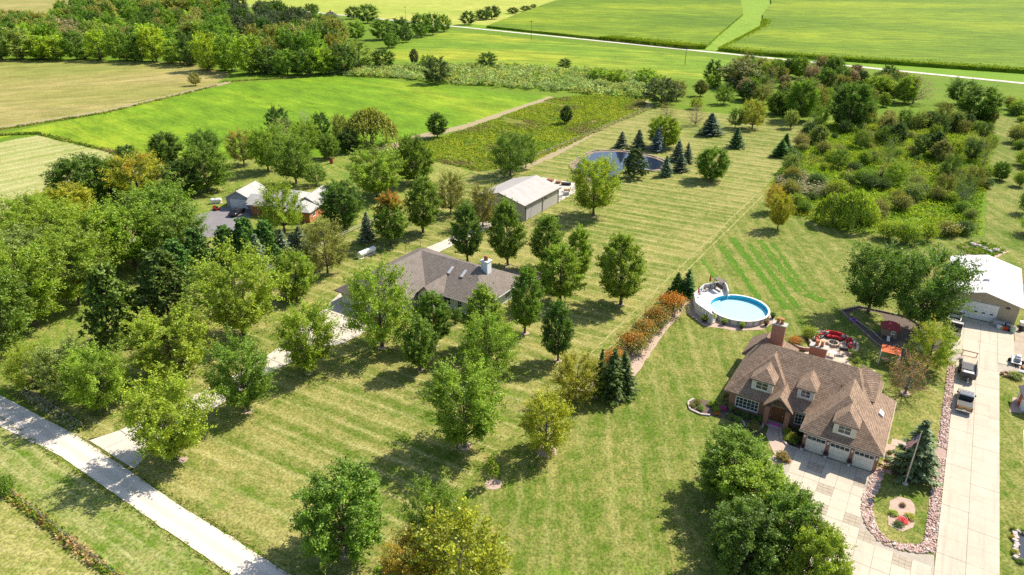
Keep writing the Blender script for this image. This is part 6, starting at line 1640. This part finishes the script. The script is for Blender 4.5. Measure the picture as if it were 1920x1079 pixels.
pebbles('stone_border', along([(7.8, 63.4), (7.8, 79.6)], .95, 700) + along([(7.85, 81.6), (7.85, 103.8)], .85, 750) + along(isl, 1.1, 1250), .15, PINKS, 5, 'border of pink and tan stones along the long drive and round the lawn island', 'stones')
def garden_bed(name, poly, mat, label_edge=None):
    return sheet(name, poly, mat, .062, .06, .6)
garden_bed('front_flower_bed', [(-20.4, 73.5), (-19.5, 72.6), (-17.3, 72.9), (-15.8, 73.5), (-13.2, 73.2), (-11.7, 71.9), (-10.5, 73.0), (-11.0, 75.6), (-11.3, 75.85), (-16, 75.85), (-18.5, 76.2), (-20.2, 75.3)], BED)
garden_bed('walk_flower_bed', [(-8.9, 74.9), (-8.2, 72.9), (-7.1, 71.9), (-6.3, 72.4), (-6.3, 76.1), (-8.4, 76.1)], BED)
garden_bed('corner_flower_bed', [(-8.4, 70.2), (-7.0, 69.9), (-6.5, 68.8), (-7.4, 66.6), (-9.0, 67.6)], MULCH)
garden_bed('island_flower_bed', [G(*p) for p in ((1665, 985), (1668, 940), (1685, 932), (1707, 938), (1716, 955), (1712, 990), (1692, 998))], MULCH)
garden_bed('spruce_bed', [(4.0, 75.6), (3.3, 73.6), (5.2, 72.9), (7.0, 73.8), (7.2, 76.2)], BED)
garden_bed('side_flower_bed', [(.6, 84.6), (2.0, 84.9), (2.3, 88.5), (.4, 89.2)], BED)
garden_bed('garage_side_bed', [(2.2, 73.2), (3.4, 73.2), (3.2, 79), (2.3, 79)], MULCH)
PALE = flat('bed_edging', (.55, .47, .42), (.42, .36, .32), 1.5, .9)
def edging(path, label, step=.55, h=.16):
    E_ = Local('bed_edging', (path[0][0], path[0][1], .05), 0, label, 'edging')
    for a, b in zip(path, path[1:]):
        L = math.hypot(b[0] - a[0], b[1] - a[1]); n = max(1, int(L / step))
        for k in range(n):
            t = (k + .5) / n
            E_.part('edging_stone', MB().obox((a[0] + (b[0] - a[0]) * t - path[0][0], a[1] + (b[1] - a[1]) * t - path[0][1]), (L / n * .95, .24, h + .03 * (k % 3)), math.atan2(b[1] - a[1], b[0] - a[0])), PALE)
edging([(-20.2, 75.4), (-20.5, 74.2), (-19.8, 72.9), (-18.4, 72.6), (-17.2, 73.0)], 'curved stone edging at the left tip of the front flower bed')
edging([(-15.6, 74.3), (-14.4, 74.4), (-13.2, 73.8), (-12.9, 73.2)], 'curved pale stone edging inside the front flower bed')
edging([(-11.2, 75.5), (-11.0, 74.2), (-11.4, 72.9)], 'pale stone edging on the left of the front walk')
edging([(-9.0, 74.6), (-8.5, 73.0), (-7.5, 72.1), (-6.35, 72.0)], 'pale stone edging between the front walk and the garage')
r_ = random.Random(5)
def bedplants(spots, label, group):
    for x, y, h, r, c, tn in spots: plant_at(x, y, h, r, 'shrub', c, label, tn, group, name='garden_plant')
bedplants([(-19.4, 74.6, .8, .7, 'olive', .3), (-18.6, 73.6, .6, .6, 'mid', 0), (-19.8, 73.7, .6, .5, 'olive', .2), (-17.6, 75.4, .8, .8, 'bright', 0), (-16.9, 74.6, .6, .6, 'lime', 0), (-16.6, 73.8, .35, .5, 'gold', .9)], 'small plant at the left end of the front flower bed', 'plants at the left end of the front bed')
bedplants([(-15.9, 76.4, 1.5, .7, 'khaki', 0), (-16.6, 77.2, 1.4, .7, 'khaki', 0), (-15.2, 75.5, 1.1, .5, 'khaki', 0)], 'tan ornamental grass clump at the left corner of the brick house', 'ornamental grasses at the house corner')
bedplants([(-14.4, 75.2, .7, .55, 'dark', 0), (-13.3, 75.1, .8, .6, 'deep', 0), (-12.3, 75.0, .9, .6, 'dark', 0), (-12.0, 74.0, .8, .6, 'olive', .2), (-13.9, 73.8, .6, .6, 'bright', 0), (-14.9, 74.0, .5, .6, 'mid', 0), (-12.4, 73.4, .5, .5, 'mid', 0), (-11.6, 73.2, .9, .8, 'khaki', .3), (-11.6, 75.2, .9, .5, 'mid', 0)], 'low shrub below the front windows of the brick house', 'shrubs below the front windows')
plant_at(-16.2, 75.2, .6, .45, 'shrub', (.6, .05, .3), 'bright pink flowering plant in the front flower bed', name='flowering_plant')
bedplants([(-8.1, 74.3, 1.0, .6, 'lime', .2), (-7.4, 73.8, 1.1, .65, 'yellow', .2), (-7.9, 73.2, .8, .55, 'lime', 0), (-7.2, 72.8, .8, .5, 'mid', 0), (-6.7, 73.5, .9, .5, 'dark', 0), (-6.9, 75.2, 1.0, .6, 'dark', 0), (-8.3, 75.4, .9, .5, 'deep', 0)], 'shrub in the bed between the front walk and the garage', 'shrubs between walk and garage')
bedplants([(-7.6, 69.3, 1.1, .85, 'khaki', .35), (-6.9, 69.2, .4, .4, 'gold', .9), (-7.5, 67.6, .5, .5, 'mid', 0)], 'plant in the small bed where walk and drive meet', 'plants where walk and drive meet')
bedplants([(1.0, 87.4, .7, .6, 'gold', .85), (.9, 86.5, .7, .6, 'gold', .9), (1.3, 85.8, .7, .6, 'gold', .8), (1.9, 85.4, .5, .5, 'mid', 0), (1.0, 88.4, .7, .6, 'gold', .7)], 'orange flowering plant along the right side of the brick house', 'orange flowers beside the brick house')
bedplants([(2.8, 74.2, .5, .4, 'gold', .7), (2.7, 75.6, .5, .4, 'mid', 0), (2.8, 77.2, .5, .4, 'olive', 0)], 'small plant along the garage side wall', 'plants along the garage side')
for (px, py, c, tn, s_) in ((1675, 965, 'lime', 0, 'left bright green mound in the island flower bed'), (1706, 972, 'yellow', 0, 'right yellow-green mound in the island flower bed'), (1692, 979, (.5, .06, .08), 0, 'red flowering row in the island flower bed'), (1684, 986, 'dark', 0, 'dark green low plants at the near tip of the island flower bed'), (1692, 950, 'brown', 0, 'brown seedling clump at the back of the island flower bed')):
    x, y = G(px, py); plant_at(x, y, .45, .62 if c != 'brown' else .35, 'shrub', c, s_, tn, name='garden_plant')
WPOT = flat('white_planter', (.75, .73, .7), None, 2, .6)
for i, (x, s_) in enumerate(((-6.05, 'left of the first garage door'), (-3.45, 'between the first and second garage doors'), (-.95, 'between the second and third garage doors'))):
    potted((x, 72.2, .1), 'white planter with dark red plant ' + s_, (.14, .04, .05), .2, .45, WPOT, group='planters between the garage doors')
x, y = -12.2, 97.3
plant_at(x, y, 1.3, 1.3, 'bush', 'olive', 'orange-tinged shrub behind the left end of the brick house', .6)
plant_at(-10.8, 100.6, 1.8, 1.3, 'bush', 'lime', 'bright yellow-green shrub left of the round patio')
plant_at(-4.6, 98.8, .9, .7, 'bush', 'mid', 'small flowering shrub right of the round patio', .2)
plant_at(-3.6, 97.0, .7, .6, 'shrub', 'bright', 'low shrub on the house side of the patio wall')
plant_at(-1.6, 92.5, .8, .8, 'shrub', 'lime', 'bright hosta clump behind the right corner of the brick house')
plant_at(.2, 90.2, .6, .6, 'shrub', 'mid', 'green clump at the back right corner of the brick house')
for px, py, s_ in ((858, 605, 0), ):
    x, y = G(px, py); plant_at(x, y, 2.6, .95, 'shrub', 'deep', 'cone-shaped clipped shrub under the ranch house windows')
# rock garden on the far lawn behind the workshop
rg = [(6.4, 155.4), (8.4, 159.4), (12.4, 160.4), (14.6, 157.8), (12.2, 152.6), (8.7, 151.2)]
r_ = random.Random(9)
clumps('rock_garden_plants', scatter_in(rg, 320, r_), .6, .5, [(.07, .13, .02), (.13, .2, .02), (.16, .2, .03), (.1, .15, .03)], 9, .32, 41, label='low green plants filling the oval rock garden behind the workshop', cat='plants')
for i in range(9):
    x, y = 9.2 + r_.uniform(-.4, 4), 156.4 + r_.uniform(-1.5, 1.8); s_ = r_.uniform(.35, .7)
    m = MB().lathe([(s_ * .5, 0), (s_, s_ * .35), (s_ * .75, s_ * .8), (s_ * .2, s_)], (0, 0, 0), 7)
    m.v = [(a * r_.uniform(.8, 1.2), b * r_.uniform(.8, 1.2), c * r_.uniform(.85, 1.1)) for a, b, c in m.v]
    tag(m.build('garden_rock', flat('pinkish_rock', (.5, .42, .38), (.36, .3, .27), 2, .9), None, (x, y, .05)), 'pale rounded rock in the oval rock garden', 'rock', 'rocks of the oval rock garden')
# mulch rings at the feet of lawn trees
for i, (px, py, r) in enumerate(((652, 1037, .9), (872, 838, .8), (1024, 846, 1.3), (925, 909, .9), (1046, 677, .6), (984, 625, .7), (717, 652, .7), (466, 772, .6), (580, 701, .6), (343, 863, .6), (1697, 738, .7), (1113, 406, .6), (1164, 572, .6), (952, 499, .5), (818, 649, .5), (788, 695, .5))):
    x, y = G(px, py)
    sheet('mulch_ring', [(x + r * math.cos(a * .628) * r_.uniform(.85, 1.15), y + r * math.sin(a * .628) * r_.uniform(.85, 1.15)) for a in range(10)], MULCH, .05, 0)
# ---- fences
def fence(name, pts, step, label, h=1.2, wires=3, pm=WOOD, pr_=.06, wm=STEEL, rail=False):
    F_ = Local(name, (*pts[0], 0), 0, label, 'fence')
    posts = []
    for a, b in zip(pts, pts[1:]):
        L = math.hypot(b[0] - a[0], b[1] - a[1]); n = max(1, round(L / step))
        posts += [(a[0] + (b[0] - a[0]) * k / n, a[1] + (b[1] - a[1]) * k / n) for k in range(n)]
    posts.append(pts[-1]); o = pts[0]
    pme = MB().tube([(0, 0, 0), (0, 0, h)], pr_, 6).mesh('fence_post', pm)
    for p in posts: link('post', pme, F_.e, None, (p[0] - o[0], p[1] - o[1], 0))
    for k in range(wires):
        z = h * (k + .8) / wires * .95
        for a, b in zip(pts, pts[1:]):
            F_.part('rail' if rail else 'wire', MB().tube([(a[0] - o[0], a[1] - o[1], z), (b[0] - o[0], b[1] - o[1], z)], .05 if rail else .012, 4), wm)
fence('wire_fence', [(-100.2, 168), (-100.2, 256)], 4.5, 'wire fence on wooden posts between the pond lawn and the meadow')
fence('wire_fence', [(-130, 18.45), (-20, 18.45)], 5.5, 'wire fence in the weed strip below the gravel road')
fence('rail_fence', [(-96.6, 33), (-98.5, 58), (-101, 82), (-102.4, 105)], 3.0, 'low pale rail fence along the boundary with the neighbour', .9, 2, flat('grey_rail', (.5, .46, .4), None, 2, .8), .06, flat('grey_rail', (.5, .46, .4)), True)
fence('old_wire_fence', [(-95.5, 28.8), (-81.2, 28.8)], 2.4, 'old wire fence lost in weeds beside the drive entrance', 1.1, 2)
for i, (px, py, top, s_) in enumerate(((1284, 122, 84, 'wooden pole beside the far road in front of the corn'), (996, 76, 38, 'wooden pole beside the far road near its left end'), (761, 42, 12, 'wooden pole against the pale field at the top'))):
    x, y = G(px, py); h = height(px, py, top)
    V = Local('utility_pole', (x, y, 0), R_(10), s_, 'utility pole'); V.part('pole', MB().tube([(0, 0, 0), (0, 0, h)], [.17, .11], 6), flat('pole_wood', (.12, .09, .07), None, 1, .9)); V.part('crossarm', MB().box(-1.6, -.1, h - 1.0, 1.6, .1, h - .75), flat('pole_wood', (.12, .09, .07)))
for (x, y, s_) in ((-84.2, 97, 'thin lamp post left of the drive behind the ranch house'), (-84.6, 93, 'shorter post left of the drive behind the ranch house')):
    V = Local('lamp_post', (x, y, .03), 0, s_, 'lamp post'); V.part('pole', MB().tube([(0, 0, 0), (0, 0, 1.9)], .05, 6), WOOD); V.part('lantern', MB().lathe([(.08, 0), (.12, .1), (.12, .28), (.02, .38)], (0, 0, 1.9), 6), DARK)
# ---- clutter
def crate(loc, size, rz, label, mat, cat='box', name='storage_box', lid=None):
    V = Local(name, loc, rz, label, cat)
    V.part('box_body', MB().box(-size[0] / 2, -size[1] / 2, 0, size[0] / 2, size[1] / 2, size[2], -.03), mat)
    V.part('lid', MB().box(-size[0] / 2 - .06, -size[1] / 2 - .06, size[2], size[0] / 2 + .06, size[1] / 2 + .06, size[2] + .06), lid or mat)
def barrel(loc, r, h, label, mat, cat='barrel'):
    V = Local('barrel', loc, 0, label, cat)
    V.part('drum', MB().lathe([(r * .92, 0), (r, h * .1), (r, h * .33), (r * 1.04, h * .35), (r, h * .37), (r, h * .64), (r * 1.04, h * .66), (r, h * .68), (r, h * .92), (r * .92, h)], (0, 0, 0), 14), mat); V.part('lid', MB().lathe([(r * .85, h), (r * .85, h + .03)], (0, 0, 0), 14), DARK)
barrel((*G(622, 307), .02), .5, 1.5, 'rust-red burn barrel on the neighbour lawn', flat('rust_red', (.3, .06, .03), (.22, .05, .03), 2, .8))
GREY = flat('grey_plastic', (.35, .36, .38), None, 2, .6)
crate((12.9, 120.3, .11), (.7, .7, .9), .1, 'grey bin on the forecourt right of the workshop door', GREY, 'bin', 'waste_bin')
crate((13.4, 119.6, .11), (.5, .5, .45), .3, 'small white tub in front of the workshop clutter', WHITE)
crate((13.9, 119.5, .11), (.45, .4, .35), .5, 'yellow bucket in front of the workshop clutter', flat('yellow_plastic', (.7, .55, .03), None, 2, .5))
crate((14.3, 119.4, .11), (.5, .4, .4), .2, 'red tub in front of the workshop clutter', RED)
crate((14.9, 119.3, .11), (.5, .45, .4), .1, 'dark crate at the right end of the workshop clutter', DARK)
V = Local('flatbed_cart', (14.2, 120.3, .11), R_(-4), 'dark flat cart loaded with parts against the workshop wall', 'cart')
V.part('cart_bed', MB().box(-1.2, -.4, .45, 1.2, .4, .55), DARK); V.part('load', MB().box(-.9, -.3, .55, -.1, .3, .85).box(.1, -.25, .55, .7, .25, .75), GREY)
for x in (-.9, .9):
    for s_ in (-1, 1): wheel(V, x, s_ * .42, .24, .12)
barrel((15.2, 119.2, .11), .36, .9, 'pale green barrel at the right corner of the workshop', flat('pale_green_drum', (.45, .6, .45), None, 2, .5))
barrel((16.3, 120.6, .06), .32, .9, 'dark barrel in the gravel right of the workshop', DARK)
crate((16.6, 122.5, .06), (.8, .8, .7), .2, 'white box in the gravel right of the workshop', WHITE)
crate((16.9, 121.2, .06), (.7, .5, .5), .6, 'yellow box in the gravel right of the workshop', flat('yellow_plastic', (.7, .55, .03)))
V = Local('utility_trailer', (15.5, 108.9, .06), R_(88), 'white sided utility trailer with a machine at the edge of the forecourt', 'trailer')
V.part('deck', MB().box(-1.1, -.6, .4, 1.1, .6, .48), STEEL); V.part('side_board', MB().box(-1.1, .6, .4, 1.1, .66, .9), WHITE); V.part('machine', MB().box(-.6, -.45, .48, .5, .3, 1.0, .06), GREY); V.part('machine_hood', MB().box(-.2, -.4, 1.0, .45, .2, 1.25, .05), WHITE)
for s_ in (-1, 1): wheel(V, 0, s_ * .72, .3, .16)
V.part('drawbar', MB().tube([(1.1, 0, .4), (1.9, 0, .4)], .05, 6), DARK)
crate((16.6, 107.2, .06), (.9, .8, .5), .4, 'rusty machine part beside the white trailer', RUST, 'machine part', 'machine_part')
plant_at(15.4, 104.3, .9, 1.1, 'shrub', 'silver', 'grey-green shrub at the corner of the long drive and gravel yard')
V = Local('log_pile', (14.2, 104.4, .05), R_(20), 'tan curved log piece at the edge of the long drive', 'log')
V.part('log', MB().tube([(-.5, 0, .25), (0, .3, .35), (.5, 0, .25)], .2, 8), flat('cut_log', (.45, .3, .18), (.35, .22, .13), 3, .9)); V.part('log', MB().tube([(-.4, -.5, .2), (.5, -.45, .2)], .18, 8), flat('cut_log', (.45, .3, .18)))
for i, (x, y, s_) in enumerate(((16.0, 105.6, 'left'), (16.9, 106.0, 'middle'), (17.6, 105.2, 'right'))):
    crate((x, y, .06), (.7, .6, .55), i, 'grey box in the row of yard clutter, %s one' % s_, GREY)
# small shed at the right edge
V = Local('garden_shed', (17.2, 97.2, 0), R_(8), 'white and red garden shed cut off by the right edge', 'shed')
V.part('wall', MB().box(-1.6, -1.4, 0, 1.6, 1.4, 1.9), WHITE); m = MB(); gable_roof(m, -1.8, 1.8, 1.9, 2.7, -1.7, 1.7, 'y', .1); V.part('roof', m, flat('dark_shed_roof', (.10, .095, .10), None, 2, .8)); V.part('door', MB().box(-1.64, -.5, .05, -1.6, .5, 1.7), RED)
sheet('shed_mulch', [(14.6, 94.4), (16, 95), (18, 99), (15, 98.6)], MULCH, .06, .08)
sheet('side_walk', [(15.9, 76), (16.9, 76), (16.9, 91), (16.0, 91)], CONC, .06, .02)
V = Local('garden_pond', (16.0, 68.6, 0), 0, 'small dark garden pond ringed with stones at the right edge', 'garden pond')
V.part('water', MB().prism([(-.9, -1.9), (1.6, -2.2), (2.2, 1.6), (-.7, 1.9)], .05, .10), WATER)
r_ = random.Random(3)
for k, (a, b) in enumerate([(-1.1, y) for y in np.arange(-2.0, 2.2, .5)] + [(x, 2.1) for x in np.arange(-.8, 2.0, .5)] + [(x, -2.3) for x in np.arange(-.8, 1.6, .5)]):
    V.part('edge_stone', MB().obox((a + r_.uniform(-.1, .1), b), (.45, .4, .22 + .1 * r_.random()), r_.uniform(0, 3)), PALE)
bedplants([(14.7, 70.8, .5, .4, 'lime', .2), (15.6, 71.0, .6, .5, 'bright', 0), (14.6, 69.4, .4, .35, 'yellow', .4), (14.8, 67.2, .5, .4, 'yellow', 0), (15.2, 66.2, .5, .4, 'mid', 0)], 'small plant on the rim of the garden pond', 'plants round the garden pond')
# barn pad clutter
for i, (x, y, s, mt, s_) in enumerate(((-84.5, 149.8, (1.6, .9, .6), BRICK, 'row of red-brown pallets at the far left of the barn pad'), (-82, 149.6, (1.2, .9, .5), RUST, 'rust-coloured crate next to the red-brown pallets'), (-79.5, 149.2, (2.4, .7, .6), DARK, 'long dark box at the far side of the barn pad'), (-76.8, 144.6, (1.4, 1.0, .5), RUST, 'orange-brown crate by the barn corner'), (-75.6, 142.0, (1.2, .9, .8), GREY, 'grey crate at the front edge of the barn pad'), (-76.0, 139.5, (.9, .9, .7), WHITE, 'white tub against the barn end wall'))):
    crate((x, y, .07), s, i * .2, s_, mt)
V = Local('folding_gate', (-75.4, 137.6, .07), R_(35), 'grey tilted gate panel leaning by the barn corner', 'gate')
V.part('gate_frame', MB().tube([(-.9, 0, .1), (-.9, .3, 1.9)], .05, 6).tube([(.9, 0, .1), (.9, .3, 1.9)], .05, 6).tube([(-.9, 0, .1), (.9, 0, .1)], .05, 6).tube([(-.9, .3, 1.9), (.9, .3, 1.9)], .05, 6), STEEL)
for k in range(5): V.part('gate_bar', MB().tube([(-.9, .05 + .05 * k, .4 + .3 * k), (.9, .05 + .05 * k, .4 + .3 * k)], .03, 5), STEEL)
V = Local('white_post', (5.3, 139.6, 0), 0, 'short white post behind the back corner of the workshop', 'post'); V.part('post_body', MB().lathe([(.3, 0), (.3, 1.4), (.15, 1.7)], (0, 0, 0), 10), WHITE)
# neighbour's yard things
crate((-139.3, 82.2, .05), (.3, 2.6, 1.3), R_(20), 'white panel standing at the left edge of the asphalt drive', WHITE, 'panel', 'standing_panel')
barrel((-127.6, 86.9, .06), .25, .6, 'small purple flower tub at the edge of the asphalt', flat('purple_plastic', (.3, .12, .4)), 'flower tub')
V = Local('red_tractor', (-128.4, 105.5, .02), R_(60), 'red garden tractor behind the neighbour house', 'tractor')
V.part('hood', MB().box(-.35, .2, .5, .35, 1.5, 1.1, .05), RED); V.part('seat', MB().box(-.3, -.7, .7, .3, -.2, .8).box(-.3, -.8, .8, .3, -.7, 1.2), DARK); V.part('frame', MB().box(-.3, -.9, .4, .3, .3, .65), DARK)
for s_ in (-1, 1): wheel(V, s_ * .55, -.5, .5, .3); wheel(V, s_ * .45, 1.1, .28, .2)
